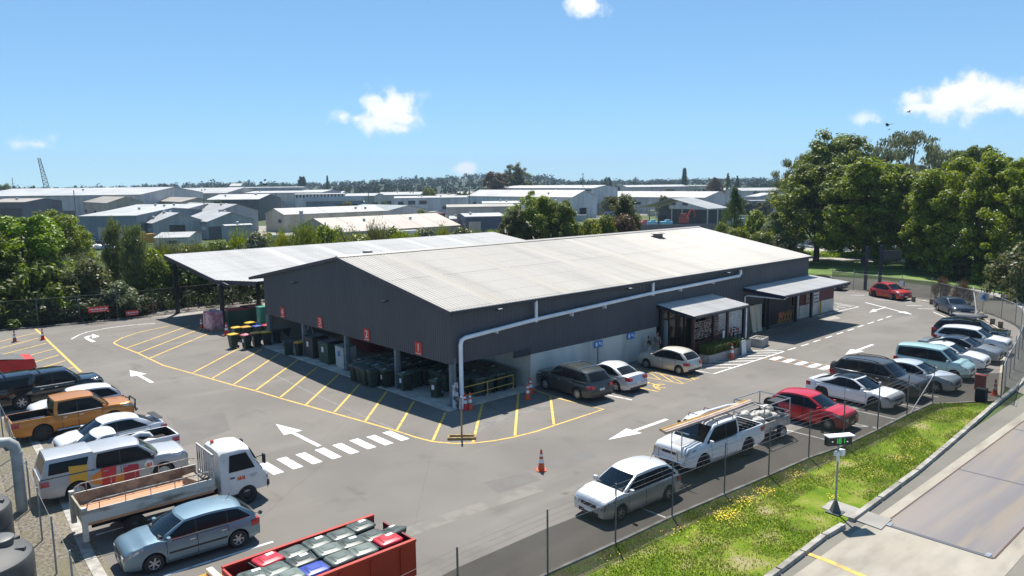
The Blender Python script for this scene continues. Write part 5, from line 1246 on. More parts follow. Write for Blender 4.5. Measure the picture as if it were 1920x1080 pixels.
o, i = suv('suv', 'brown seven-seat four-wheel-drive with roof rails and spare wheel on its tail', (19.15, -14.3, 0), -PI/2+.02, P_BROWN, L=4.8, Wd=1.88, H=1.86, wb=2.79, spokes=6, r=.385, belt=1.12, hood=1.15, zn=.92, tumble=.86, trim=2, cgap=.12, pillars=(.05, -.85, -1.55)[:2])
roof_rails(o, i)
g = MB(); g.lathe([(.16, -.1), (.33, -.11), (.37, 0), (.33, .1), (.1, .12)], 20, axis='y'); sp = g.build('spare_wheel', P_BROWN, o, smooth=40); sp.location = (i['xR']-.12, 0, .98); sp.rotation_euler = (0, 0, PI/2)
o, i = sedan('sedan', 'pale silver-blue sedan between the brown four-wheel-drive and the aqua van', (21.9, -15.2, 0), -PI/2+.03, P_SILV2, L=4.5, xc=-1.2, xd=-1.75)
o, i = hatch('van', 'pale aqua people-mover van with dark rear windows', (25.45, -15.0, 0), -PI/2+.02, P_AQUA, L=4.2, Wd=1.7, H=1.78, wb=2.6, fo=.75, xa=1.2, xb=.45, belt=1.02, hood=1.08, zn=.78, tumble=.84, cgap=.12, pillars=(-.2,), xc=-1.95, xd=-2.05, doors=1)
o['category'] = 'van'
o, i = sedan('sedan', 'white sedan just beyond the aqua van', (28.6, -14.7, 0), -PI/2+.04, P_WHITE, L=4.5)
o, i = sedan('sedan', 'steel-grey saloon with dark roof between the white sedan and the white SUV', (31.3, -14.6, 0), -PI/2+.05, P_DGREY, L=4.85, Wd=1.84, H=1.46, wb=2.83, xc=-1.0, xd=-1.95, roofm=P_NAVY)
o, i = suv('suv', 'white SUV beside the black estate that carries a roof box', (34.2, -14.3, 0), -PI/2+.08, P_WHITE, H=1.66, L=4.5)
o, i = suv('estate_car', 'black estate car carrying a long grey roof box', (37.3, -13.4, 0), -PI/2+.14, P_BLACK, H=1.62, L=4.75, r=.34, belt=1.0, hood=1.03, clear=.2); roof_rails(o, i, M_CHROME); cross_bars(o, i, (-1.1, .1), M_TRIMB)
est = o
bx = thing('roof_box', 'long dark grey roof box on the black estate car', 'roof box', (37.25, -13.15, 1.78), -PI/2+.14)
g = MB(); rows = []
for x, k in ((-1.1, .5), (-1.0, .9), (-.6, 1), (.5, 1), (.95, .85), (1.15, .5)):
    rows.append([Vector((x, .42*k*math.cos(a), .12+.17*k*math.sin(a)*(1 if math.sin(a) > 0 else .7))) for a in [math.pi*2*q/12 for q in range(12)]])
g.grid(rows, closed=True); g.poly(rows[0]); g.poly(rows[-1]); g.build('shell', mat('box_grey', (.04, .042, .047), .55), bx, smooth=50)
g = MB(); g.box((0, .42, .12), (1.6, .02, .04)); g.box((0, -.42, .12), (1.6, .02, .04)); g.build('seam', M_RIMS, bx)
o, i = sedan('sedan', 'dark navy sedan parked askew at the curved fence', (48.9, -8.45, 0), math.radians(-139.5), P_NAVY, L=4.6)
o, i = hatch('hatchback', 'orange-red hatchback parked by the far fence and tall sign posts', (54.1, -.94, 0), math.radians(-111.6), P_RED2, L=3.75, H=1.54, wb=2.39, dark=1)
o, i = sedan('sedan', 'black sedan peeping out beyond the lean-to roof', (56.0, 6.6, 0), math.radians(-82), P_BLACK, L=4.6)
# ================================================================== bins
M_BING = mat('bin_green', (.018, .034, .026), .45, c2=(.036, .052, .04), scale=4, detail=8, lo=.45, hi=.7); M_BINL = mat('bin_lid_green', (.045, .068, .056), .4, c2=(.095, .112, .095), scale=4, detail=9, lo=.42, hi=.66)
M_BINLP = mat('bin_lid_sky_sheen', (.10, .125, .105), .36, c2=(.15, .17, .145), scale=2.4, detail=6)  # dark lids coloured paler: sky reflection painted into the colour
LID = {'green': M_BINL, 'pale': M_BINLP, 'yellow': mat('lid_yellow', (.68, .42, .012), .4), 'pink': mat('lid_pink', (.55, .13, .16), .4), 'blue': mat('lid_blue', (.03, .06, .33), .4), 'red': mat('lid_red', (.50, .012, .03), .4), 'amber': mat('lid_amber', (.62, .30, .01), .4)}
def per_object(m, amt):
    nt = m.node_tree; b = nt.nodes['Principled BSDF']; src = b.inputs['Base Color'].links[0].from_socket
    oi = _n(nt, 'ShaderNodeObjectInfo'); mr = _n(nt, 'ShaderNodeMapRange'); mr.inputs['To Min'].default_value = 1-amt; mr.inputs['To Max'].default_value = 1+amt
    nt.links.new(oi.outputs['Random'], mr.inputs['Value']); hs = _n(nt, 'ShaderNodeHueSaturation'); nt.links.new(src, hs.inputs['Color']); nt.links.new(mr.outputs[0], hs.inputs['Value']); nt.links.new(hs.outputs[0], b.inputs['Base Color'])
for m_ in (M_BING, M_BINL, M_BINLP): per_object(m_, .4)
def make_bin(lid, sticker):
    o = thing('wheelie_bin', 'bin', 'wheelie bin')
    g = MB(); rows = []
    for z, w, y0, y1 in ((.05, .42, -.24, .20), (.12, .43, -.25, .24), (.9, .53, -.32, .30), (.92, .57, -.35, .33), (.98, .57, -.35, .33)):
        c = .05; h = w/2
        rows.append([Vector((x, y_, z)) for x, y_ in ((h-c, y0), (h, y0+c), (h, y1-c), (h-c, y1), (-h+c, y1), (-h, y1-c), (-h, y0+c), (-h+c, y0))])
    g.grid(rows, closed=True); g.poly(rows[0]); g.poly(rows[-1]); g.build('body', M_BING, o, smooth=30)
    g = MB(); rows = []
    for k, z, in ((1.0, .985), (1.0, 1.02), (.93, 1.05), (.6, 1.085)):
        h, y0, y1, c = .30*k, -.39*k, .33*k, .06*k
        rows.append([Vector((x, y_, z)) for x, y_ in ((h-c, y0), (h, y0+c*1.6), (h, y1-c), (h-c, y1), (-h+c, y1), (-h, y1-c), (-h, y0+c*1.6), (-h+c, y0))])
    g.grid(rows, closed=True); g.poly(rows[0]); g.poly(rows[-1]); g.box((0, -.02, 1.088), (.30, .34, .018), top=(.85, .85)); g.box((0, .20, 1.075), (.4, .05, .02)); ld = g.build('lid', LID[lid], o, smooth=30)
    g = MB(); g.tube([(-.24, .30, .97), (-.24, .40, 1.0), (.24, .40, 1.0), (.24, .30, .97)], .02, 5); g.build('handle', M_BING, o)
    for s in (1, -1):
        g = MB(); g.lathe([(.02, -.025), (.1, -.025), (.1, .025), (.02, .025)], 12, axis='y'); w = g.build('wheel', M_TYRE, o); w.rotation_euler = (0, 0, PI/2); w.location = (s*.245, .22, .1)
    if sticker:
        g = MB(); g.box((0, -.302, .62), (.17, .012, .26)); g.build('sticker', M_SIGNW, o)
        g = MB(); g.box((.1, -.14, 1.099), (.12, .22, .006)); g.build('sticker', M_SIGNW, ld)
    return o
PROTO = {}
def bin_at(x, y_, rz, lid, label, group=None, sticker=False, z=.05, tilt=None):
    k = (lid, sticker)
    if k not in PROTO:
        PROTO[k] = make_bin(lid, sticker); o = PROTO[k]; KIDS[k] = 1; o['label'] = label
        if group: o['group'] = group
        elif 'group' in o: del o['group']
        o.location = (x, y_, z); o.rotation_euler = (0, 0, rz)
    else:
        o = copy_tree(PROTO[k], None, label, None, (x, y_, z), rz)
        if group: o['group'] = group
        elif 'group' in o: del o['group']
    if tilt: o.rotation_euler = tilt
    return o
rb = random.Random(21)
LAB_IN = 'dark green wheelie bin packed in the rows inside the shaded bays'
for j in range(6):
    for k in range(7):
        x, y_ = -.75+k*.76+rb.uniform(-.05, .05), 6.05+j*.63+rb.uniform(-.05, .05)
        if k < 1 and j < 1 or (k == 0 and j == 5): continue
        bin_at(x, y_, -PI/2+rb.uniform(-.12, .12), 'green', LAB_IN, 'bins packed inside the bays', rb.random() < .3, .055 if x > -.3 else .005)
for j in range(7):
    for k in range(5):
        x, y_ = 1.75+k*.74+rb.uniform(-.05, .05), .75+j*.64+rb.uniform(-.05, .05)
        if x > 5.4 or (k == 0 and j in (0, 2)): continue
        bin_at(x, y_, -PI/2+rb.uniform(-.12, .12), 'green', LAB_IN, 'bins packed inside the bays', rb.random() < .25, .055)
bin_at(.55, 2.15, -PI/2+.3, 'green', 'dark green wheelie bin with white sticker standing alone near the corner post', None, True, .055)
bin_at(-.25, 5.95, -PI/2-.2, 'green', 'dark green wheelie bin just left of the bay post, white sticker', None, True, .055)
bin_at(.1, 4.55, -PI/2, 'green', 'dark green wheelie bin just right of the bay post, white sticker', None, True, .055)
bin_at(.95, 4.75, -PI/2, 'green', LAB_IN, 'bins packed inside the bays', False, .055)
for k, (u, v, lid, lb) in enumerate(((434, 654, 'yellow', 'dark bin with bright yellow lid at the outer end of the mixed row'), (459, 655, 'pink', 'dark bin with pink lid in the front of the mixed row'), (478, 651, 'amber', 'dark bin with amber lid in the middle of the mixed row'), (497, 649, 'yellow', 'dark bin with yellow lid, right of the amber-lidded bin'), (514, 646, 'green', 'dark green bin, first of the two all-dark ones in the mixed row'), (532, 642, 'green', 'dark green bin at the post end of the mixed row'),
    (441, 640, 'yellow', 'yellow-lidded bin in the second line behind the mixed row'), (459, 639, 'amber', 'amber-lidded bin in the second line behind the pink lid'), (480, 637, 'blue', 'blue-lidded bin in the second line, the outer blue one'), (497, 635, 'red', 'red-lidded bin in the second line beside the blue lid'), (488, 630, 'blue', 'blue-lidded bin at the back of the mixed group'), (466, 630, 'yellow', 'yellow-lidded bin at the back of the mixed group'),
    (538, 668, 'green', 'dark green bin standing forward beside bay four post'), (560, 670, 'amber', 'amber-lidded bin standing forward beside the tall grey bin'))):
    p = G(u, v); bin_at(p.x+.25, p.y+.2, -PI/2+rb.uniform(-.3, .3), lid, lb, None, k in (1, 2, 4), .004)
# bins on the red truck
tx, ty = rt.location.x, rt.location.y
TL = [(1.55, .62, 'green'), (1.5, -.02, 'pale'), (1.6, -.64, 'red'), (.85, .62, 'pale'), (.80, 0, 'green'), (.82, -.62, 'pale'), (.12, .60, 'green'), (.08, -.02, 'pale'), (.1, -.64, 'pale'), (-.62, .6, 'pale'), (-.66, -.03, 'green'), (-.62, -.65, 'blue'), (-1.36, .6, 'red'), (-1.4, -.03, 'green'), (-1.38, -.65, 'pale'), (-2.0, .1, 'green')]
for k, (x, y_, lid) in enumerate(TL):
    lb = {'pale': 'grey-green wheelie bin with sky sheen painted on its lid loaded on the red truck', 'green': 'dark-lidded green wheelie bin loaded on the red truck', 'blue': 'blue-lidded wheelie bin loaded on the red truck', 'red': ('red-lidded wheelie bin at the tail of the red truck', 'red-lidded wheelie bin behind the orange cab of the truck')[k > 5]}[lid]
    bin_at(tx+x+rb.uniform(-.04, .04), ty+y_+rb.uniform(-.03, .03), rb.uniform(-.12, .12)+PI/2, lid, lb, 'wheelie bins on the red truck' if lid in ('pale', 'green') else None, lid in ('green', 'red') and k != 13, 1.0+rb.uniform(-.03, .05) if k != 1 else .98)
o = bin_at(tx+2.05, ty-.35, 0, 'pale', 'grey-green wheelie bin leaning at the tail of the red truck', None, True, 1.0, (.12, .16, PI/2+.4))
# tall bulk bins in bay three
for (u, v), m_, lb, w in (((575, 672), mat('bulk_brown', (.055, .05, .048), .55), 'tall dark brown bulk bin in bay three', 1.25), ((603, 683), mat('bulk_green', (.03, .075, .05), .5), 'tall dark green bulk bin in bay three', 1.25), ((630, 692), mat('bulk_white', (.50, .50, .48), .5, c2=(.35, .32, .27), scale=3, lo=.55, hi=.7), 'white bulk bin with rust-stained foot in bay three', 1.0)):
    p = G(u, v); o = thing('bulk_bin', lb, 'bulk bin', (p.x+.7, p.y-.1, .05))
    g = MB(); g.box((0, 0, .75), (w-.1, w, 1.3), top=(1.06, 1.04)); g.box((0, 0, .05), (w-.2, w-.15, .1)); g.build('body', m_, o)
    g = MB(); g.box((0, 0, 1.43), (w+.02, w+.1, .06), top=(.96, .96)); g.box((.1, 0, 1.48), (w-.3, w-.1, .05), top=(.8, .9)); g.build('lid', M_TRIMB if 'white' not in lb else mat('bulk_lid', (.16, .16, .16), .5), o)
    g = MB(); g.box((-w/2+.005, .05, .95), (.02, .25, .35)); g.build('sticker', M_SIGNW if 'white' not in lb else M_SIGNB, o)
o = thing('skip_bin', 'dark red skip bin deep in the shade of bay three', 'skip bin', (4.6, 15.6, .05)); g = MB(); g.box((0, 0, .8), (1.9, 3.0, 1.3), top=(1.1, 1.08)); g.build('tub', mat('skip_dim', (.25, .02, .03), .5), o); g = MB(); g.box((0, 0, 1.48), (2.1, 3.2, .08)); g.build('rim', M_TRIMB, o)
o = thing('trestle', 'grey tripod trestle in the shade of bay four', 'trestle', (2.2, 19.8, .05)); g = MB(); [g.tube([(a, b, 0), (0, 0, 1.7)], .03, 5) for a, b in ((-.6, .5), (.6, .4), (0, -.7))]; g.tube([(-1.2, -2.2, .25), (.8, -2.0, .3)], .06, 6); g.build('legs', M_GALV, o)
# under the open canopy
o = thing('wrapped_pallet', 'pallet of goods shrink-wrapped in pink film by the canopy post', 'pallet', (G(397, 621).x+.3, G(397, 621).y+.3, 0), .15)
g = MB(); [g.box((0, y_, .07), (1.2, .12, .13)) for y_ in (-.5, 0, .5)]; g.build('pallet_base', mat('pallet_wood', (.35, .25, .14), .8), o)
g = MB(); rows = []
for z, k in ((.14, .98), (.5, 1.03), (1.0, 1.0), (1.5, .97), (1.62, .9), (1.66, .6)): rows.append([Vector((.62*k*c, .6*k*s, z+.02*((q*7) % 3))) for q, (c, s) in enumerate([(1, -.8), (1, .8), (.8, 1), (-.8, 1), (-1, .8), (-1, -.8), (-.8, -1), (.8, -1)])])
g.grid(rows, closed=True); g.poly(rows[-1]); g.build('wrapped_load', mat('film_pink', (.40, .13, .19), .25, c2=(.52, .33, .38), scale=3, detail=4, lo=.4, hi=.6, coat=.5), o)
for k, (u, v) in enumerate(((441, 612), (470, 607))):
    p = G(u, v); o = thing('skip_bin', ('long green skip bin with red rim under the canopy, nearer the post', 'long green skip bin with red rim under the canopy, nearer the warehouse')[k], 'skip bin', (p.x+.5, p.y+.6, 0), -.2)
    g = MB(); g.box((0, 0, .7), (1.6, 1.3, 1.3), top=(1.08, 1.06)); g.build('tub', mat('skip_green', (.03, .085, .05), .5), o); g = MB(); g.box((0, 0, 1.39), (1.8, 1.46, .08)); g.build('rim', mat('rim_red', (.40, .02, .03), .5), o)
p = G(489, 633); g = MB(); g.box((0, 0, 1.15), (.9, .7, 2.3), bev=.08); g.box((0, 0, 2.32), (.95, .75, .06)); o = g.build('tall_cabinet', mat('teal', (.05, .26, .20), .4), smooth=30); o.location = (p.x+.6, p.y+.6, 0); tag(o, 'tall teal plastic cabinet beside the outer bay post', 'cabinet')
# ---------------------------------------------------------------- cones
def make_cone(m_):
    o = thing('traffic_cone', 'cone', 'traffic cone')
    g = MB(); g.box((0, 0, .02), (.40, .40, .04), bev=.05); g.build('base', m_, o)
    g = MB(); g.lathe([(.155, .04), (.14, .08), (.045, .86), (.03, .9), (.02, .88)], 14, cap=False); g.build('body', m_, o, smooth=40)
    g = MB(); g.lathe([(.113, .35), (.088, .52)], 14, cap=False); g.lathe([(.076, .62), (.062, .72)], 14, cap=False); 
    for i in range(len(g.v)): x, y_, z = g.v[i]; k = 1.06; g.v[i] = (x*k, y_*k, z)
    g.build('reflective_band', M_SIGNW, o)
    return o
M_CO = mat('cone_orange', (.65, .10, .03), .5); M_CR = mat('cone_red', (.62, .015, .025), .5); M_CD = mat('cone_faded', (.30, .07, .06), .6)
cones = {}
for u, v, m_, lb in ((1015, 882, M_CO, 'orange traffic cone standing alone on the open asphalt'), (872, 768, M_CR, 'red traffic cone beside the corner post and downpipe'), (881.5, 766, M_CO, 'orange-red traffic cone under the yellow handrail'), (989.5, 748, M_CO, 'orange traffic cone nearer the yard by the concrete wall end'), (995, 737, M_CO, 'orange traffic cone tucked against the concrete wall end'), (80.5, 637, M_CR, 'bright red traffic cone on the thick yellow hatch line'), (28, 641, M_CD, 'faded dark red traffic cone inside the yellow hatching'), (378, 615, M_CO, 'orange traffic cone on the outer side of the pink pallet'), (413, 618, M_CO, 'orange traffic cone between the pink pallet and the canopy post'), (425, 628, M_CR, 'red traffic cone in front of the canopy post'), (1372, 672, M_CO, 'orange traffic cone by the porch planter and notice board'), (1865, 741, M_CO, 'orange traffic cone by the fence corner with a red crate')):
    if m_.name not in cones: o = cones[m_.name] = make_cone(m_); o['label'] = lb
    else: o = copy_tree(cones[m_.name], None, lb)
    o.location = G(u, v); o.rotation_euler = (0, 0, rb.uniform(0, 1.5))
    if u == 425 or u == 1372: o.scale = (1.1, 1.1, 1.15)
p = G(1868, 738); g = MB(); g.box((0, 0, .4), (.4, .5, .8), bev=.05); g.box((0, 0, .83), (.46, .56, .06)); o = g.build('red_crate', mat('crate_red', (.30, .05, .04), .6)); o.location = (p.x+.3, p.y+.9, 0); tag(o, 'upright red crate inside the fence corner', 'crate')
for k, (u, v) in enumerate(((1839, 752),)):
    p = G(u, v); g = MB(); g.box((0, 0, .35), (.5, .5, .7), bev=.04); o = g.build('concrete_block', M_UNDER); o.location = p; tag(o, 'dark block standing just inside the fence corner', 'block')
for k, (u, v) in enumerate(((1672, 560), (1634, 552), (1714, 563), (1748, 568), (1841, 596), (1862, 606), (1877, 612), (1891, 628))):
    p = G(u, v+2); g = MB(); g.box((0, 0, .25), (.3, .3, .5), bev=.03); o = g.build('timber_bollard', mat('timber_dark', (.10, .085, .06), .85, c2=(.17, .15, .11), scale=5)); o.location = (p.x-.2, p.y, 0); tag(o, 'short dark timber bollard along the inside of the curved fence', 'bollard', 'timber bollards along the curved fence')
# ---------------------------------------------------------------- fences
def net_mat(name, c, dens, s=14):
    m = bpy.data.materials.new(name); m.use_nodes = True; nt = m.node_tree; L = nt.links
    b = nt.nodes['Principled BSDF']; b.inputs['Base Color'].default_value = (*c, 1); b.inputs['Roughness'].default_value = .7
    tr = _n(nt, 'ShaderNodeBsdfTransparent'); mx = _n(nt, 'ShaderNodeMixShader'); o = nt.nodes['Material Output']
    tc = _n(nt, 'ShaderNodeTexCoord'); nz = _n(nt, 'ShaderNodeTexNoise'); nz.inputs['Scale'].default_value = .8; nz.inputs['Detail'].default_value = 3; L.new(tc.outputs['Object'], nz.inputs['Vector'])
    mr = _n(nt, 'ShaderNodeMapRange'); mr.inputs['To Min'].default_value = dens-.06; mr.inputs['To Max'].default_value = dens+.06; L.new(nz.outputs['Fac'], mr.inputs['Value'])
    L.new(mr.outputs[0], mx.inputs[0]); L.new(tr.outputs[0], mx.inputs[1]); L.new(b.outputs[0], mx.inputs[2]); L.new(mx.outputs[0], o.inputs[0])
    MATS[name] = m; return m
M_POST = mat('fence_post', (.10, .105, .11), .5, c2=(.16, .16, .16), scale=4); M_POSTL = mat('fence_post_galv', (.33, .34, .35), .5, c2=(.25, .26, .27), scale=4)
def fence(label, pts, h, hm, net, postm, wires=3, post_at=None, pr=.03, rail=None, sag=0):
    o = thing('chain_link_fence', label, 'fence', (pts[0][0], pts[0][1], 0)); org = Vector((pts[0][0], pts[0][1], 0))
    P = [Vector((p[0], p[1], 0))-org for p in pts]
    g = MB(); rows = []
    for p in P: rows.append([p+Vector((0, 0, .02)), p+Vector((0, 0, hm))])
    g.grid(rows); g.build('mesh_panel', net, o, recalc=False)
    for p in ([Vector((q[0], q[1], 0))-org for q in post_at] if post_at else P):
        g = MB(); g.tube([p, p+Vector((0, 0, h))], pr, 6); g.build('post', postm, o)
    if wires:
        g = MB()
        for k in range(wires):
            z = hm+(h-.05-hm)*(k+.0)/max(1, wires-1) if wires > 1 else hm
            g.tube([p+Vector((0, 0, z)) for p in P], .006, 3, cap=False)
        g.build('wire', postm, o)
    if rail:
        g = MB(); g.tube([p+Vector((0, 0, hm)) for p in P], rail, 5); g.build('rail', M_POSTL, o)
    return o
NET_F = net_mat('net_dark', (.012, .013, .011), .6); NET_R = net_mat('net_grey', (.105, .105, .095), .6); NET_L = net_mat('net_light', (.2, .21, .2), .16); NET_B = net_mat('net_back', (.03, .03, .026), .16)
ff = fence('dark mesh fence with bare wires on slim posts along the front grass verge', [(p.x, p.y) for p in FENCE_F]+[(FENCE_R[0].x, FENCE_R[0].y)], 2.1, 1.5, NET_F, M_POST, 4)
g = MB(); a = FENCE_F[-1]-Vector((FENCE_F[0].x, FENCE_F[0].y, 0)); b = FENCE_F[-2]-Vector((FENCE_F[0].x, FENCE_F[0].y, 0)); g.tube([a+Vector((0, 0, 1.6)), a.lerp(b, .85)+Vector((0, 0, .05))], .03, 6); g.build('brace', M_POSTL, ff)
rpts = []
for a, b in zip(FENCE_R, FENCE_R[1:]):
    n_ = max(1, int((b-a).length/3+.5)); rpts += [tuple(a.lerp(b, k/n_).xy) for k in range(n_)]
rpts.append(tuple(FENCE_R[-1].xy))
fr = fence('grey mesh fence curving round the far end of the car park', rpts, 2.15, 1.75, NET_R, M_POSTL, 2, rail=.018)
o3 = Vector((FENCE_R[0].x, FENCE_R[0].y, 0)); q = G(1840, 588)-o3; q2 = G(1822, 578)-o3
g = MB(); g.tube([q2+Vector((0, 0, 2.0)), q+Vector((-.6, .2, .05))], .05, 6); g.build('brace', M_POSTL, fr)
fence('light mesh fence with galvanised posts beside the gravel strip and tanks', [(-19.95, -12), (-19.75, -8.2), (-19.62, -5.3), (-19.45, -2.4), (-19.2, .8), (-19.0, 4.2), (-18.7, 7.6), (-18.5, 11), (-18.4, 15), (-18.3, 20), (-18.3, 26)], 1.9, 1.75, NET_L, M_POSTL, 1)
fence('tall rusty mesh fence along the bushes behind the yard', BACKF, 2.5, 2.4, NET_B, mat('fence_post_dull', (.16, .165, .155), .7), 1, post_at=[(-17, 45), (-13.9, 44.3), (-10.9, 43.6), (-7.8, 43.0), (-4.9, 42.45), (-1.9, 42.35), (1.2, 42.3), (4.4, 42.2), (8, 42.2), (12, 42.3), (16, 42.35), (20, 42.4), (26, 42.5), (32, 42.7)])
for k, (u, v, w) in enumerate(((181.5, 580, 1.6), (241.5, 586.5, 1.05))):
    x = (-6.55, -3.75)[k]; y_ = 42.25-(.28 if k == 0 else 0); z = ZAT((x, y_), v)
    o = thing('warning_sign', ('wider red warning sign hanging on the back fence', 'narrower red warning sign hanging on the back fence')[k], 'sign', (x, y_, z), -.12)
    g = MB(); g.box((0, 0, 0), (w, .02, .46)); g.build('board', M_SIGNR, o)
    g = MB(); n_ = int(w/.13)
    for j in range(n_):
        g.box((-w*.42+j*(w*.84/(n_-1)), -.014, .03), (.075 if j % 3 else .04, .008, .13))
    g.box((0, -.014, -.15), (w*.7, .008, .03)); g.build('lettering', M_SIGNW, o)
for k, (u, v, c, lb) in enumerate(((1839, 566, M_SIGNW, 'white and blue notice fixed to the curved fence'), (1849, 563, M_SIGNW, 'small pale notice beside the blue one on the fence'), (1692, 533, M_SIGNW, 'small round white notice on the far fence behind the red car'))):
    p = min(rpts, key=lambda q: abs((Vector((q[0], q[1], 1.2))-CAM).dot(RT)/(Vector((q[0], q[1], 1.2))-CAM).dot(FW)*F_PX+960-u))
    o = thing('fence_notice', lb, 'sign', (p[0]-.06, p[1]-.05, 1.35 if k < 2 else 1.2), -PI/2+.3)
    g = MB(); g.box((0, 0, 0), (.75 if k == 0 else .45, .02, .75 if k == 0 else .55)); g.build('board', c, o)
    if k == 0: g = MB(); g.box((.03, -.014, .0), (.45, .008, .35), top=(.6, 1)); g.build('pictogram', M_SIGNB, o)
# ---------------------------------------------------------------- weighbridge display
wd = thing('weight_display', 'green digit weight display on a slim pole by the weighbridge', 'display', G(1566, 962))
g = MB(); g.box((0, 0, .03), (.5, .5, .06)); g.lathe([(.22, .06), (.06, .48)], 4); g.build('base', mat('base_dark', (.075, .085, .085), .6), wd)
g = MB(); g.tube([(0, 0, .4), (0, 0, 2.55)], .035, 8); g.build('pole', M_POSTL, wd)
g = MB(); g.box((-.12, 0, 2.25), (.16, .14, .14)); g.box((.14, -.05, 2.25), (.22, .18, .2)); g.lathe([(.05, 1.95), (.05, 2.2)], 10); g.build('camera_head', M_SIGNW, wd)
dsp = MB(); dsp.box((0, 0, 0), (.96, .2, .33)); d_ = dsp.build('display_case', M_BLACK, wd); d_.location = (0, .02, 2.72); d_.rotation_euler = (0, 0, -.55)
g = MB(); g.box((0, -.05, .19), (1.02, .34, .035)); g.build('hood', M_SIGNW, d_)
g = MB(); n_ = 0; seg = {'1': 'bc', '8': 'abcdefg'}
for k, ch in enumerate('181'):
    x0 = -.14+k*.14
    for s_ in seg[ch]:
        cx_, cz_, sx, sz = {'a': (0, .09, .07, .018), 'b': (.04, .045, .018, .08), 'c': (.04, -.045, .018, .08), 'd': (0, -.09, .07, .018), 'e': (-.04, -.045, .018, .08), 'f': (-.04, .045, .018, .08), 'g': (0, 0, .07, .018)}[s_]
        g.box((x0+cx_, -.104, cz_), (sx, .01, sz))
g.build('digits', mat('led_green', (.02, .2, .03), .5, emit=((.05, .8, .1), .4)), d_)
g = MB(); g.box((-.29, -.104, -.01), (.05, .01, .03)); g.box((.29, -.104, -.04), (.05, .01, .03)); g.build('lamp', mat('led_pale', (.4, .5, .35), .5, emit=((.6, .8, .5), .5)), d_)
pd = MB(); pd.prism([p.xy for p in (G(1540, 953), G(1560, 938), G(1672, 975), G(1652, 994))], -.02, .035); struct(pd, 'concrete_pad_path', M_CONC)
# tall sign frame
sg = thing('pylon_sign', 'pair of tall navy posts with dark sign board at the far entrance', 'sign', G(1622, 543))
q = G(1641, 541)-G(1622, 543); g0 = G(1622, 543)
h = ZAT(g0, 462)
M_NAVY = mat('post_navy', (.018, .02, .045), .45)
for a in (Vector((0, 0, 0)), q+Vector((.6, -.2, 0))):
    g = MB(); g.box((a.x, a.y, h/2), (.26, .26, h)); g.build('post', M_NAVY, sg)
g = MB(); c = q+Vector((2.2, -.75, 0)); g.box((c.x, c.y, h-1.1), (2.6, .1, 1.0), rz=-.35); g.build('board', mat('board_dark', (.03, .04, .04), .5), sg)
# ---------------------------------------------------------------- tanks
M_TANK = mat('tank_grey', (.085, .088, .084), .6, c2=(.062, .064, .06), scale=1.5)
for k, (x, y_, lb) in enumerate(((-21.75, -6.6, 'large grey poly water tank nearest, lid near its rim'), (-21.6, -2.3, 'middle grey poly water tank of the row by the gravel'), (-21.55, 1.7, 'farthest grey poly water tank beside the big pipe elbow'))):
    o = thing('water_tank', lb, 'water tank', (x, y_, 0))
    g = MB(); g.lathe([(1.38, 0), (1.4, .05), (1.4, .5), (1.37, .53), (1.4, .56), (1.4, 1.05), (1.37, 1.08), (1.4, 1.11), (1.4, 1.62), (1.36, 1.72), (1.2, 1.82), (.5, 2.02), (.05, 2.06)], 40); g.build('tank_shell', M_TANK, o, smooth=35)
    g = MB(); g.lathe([(.34, -.02), (.34, .14), (.37, .14), (.37, .19), (.3, .22), (.02, .235)], 24); ld = g.build('lid', mat('tank_lid', (.11, .113, .108), .5), o, smooth=35); ld.location = (.62, .1, 1.93)
    g = MB(); [g.box((.95+.14*math.cos(a), .5*math.sin(a), 1.86), (.25, .13, .09), rz=a*.5) for a in (-1.0, 1.0)]; g.build('lug', M_TANK, o)
pb = G(42, 958); zt = ZAT(pb, 826)
g = MB(); g.tube([(0, 0, 0), (0, 0, zt-.45), (-.05, .02, zt-.18), (-.22, .06, zt-.02), (-.5, .1, zt), (-2.2, .4, zt)], .19, 16); g.lathe([(.205, zt-.55), (.205, zt-.42)], 16); o = g.build('pipe_elbow', mat('pipe_grey', (.37, .39, .38), .5, c2=(.28, .29, .28), scale=2), smooth=50); o.location = pb; tag(o, 'fat pale grey pipe with elbow rising between tanks and fence', 'pipe')
# ---------------------------------------------------------------- people
M_SKIN = mat('skin', (.42, .24, .16), .55); M_HAIR = mat('hair', (.03, .018, .012), .6)
def skin_mesh(verts, edges, radii, name, mats, parent, sub=2, root=0):
    me = bpy.data.meshes.new(name); me.from_pydata(verts, edges, []); o = bpy.data.objects.new(name, me); col.objects.link(o)
    md = o.modifiers.new('s', 'SKIN'); o.modifiers.new('d', 'SUBSURF').levels = sub; o.modifiers['d'].render_levels = sub
    for v, r_ in zip(me.skin_vertices[0].data, radii): v.radius = r_ if isinstance(r_, tuple) else (r_, r_)
    me.skin_vertices[0].data[root].use_root = True
    dg = bpy.context.evaluated_depsgraph_get(); nm = bpy.data.meshes.new_from_object(o.evaluated_get(dg)); bpy.data.objects.remove(o)
    nm.materials.clear()
    for m_ in (mats if isinstance(mats, list) else [mats]): nm.materials.append(m_)
    nm.polygons.foreach_set('use_smooth', [True]*len(nm.polygons))
    q = bpy.data.objects.new(name, nm); col.objects.link(q)
    if parent: q.parent = parent
    return q
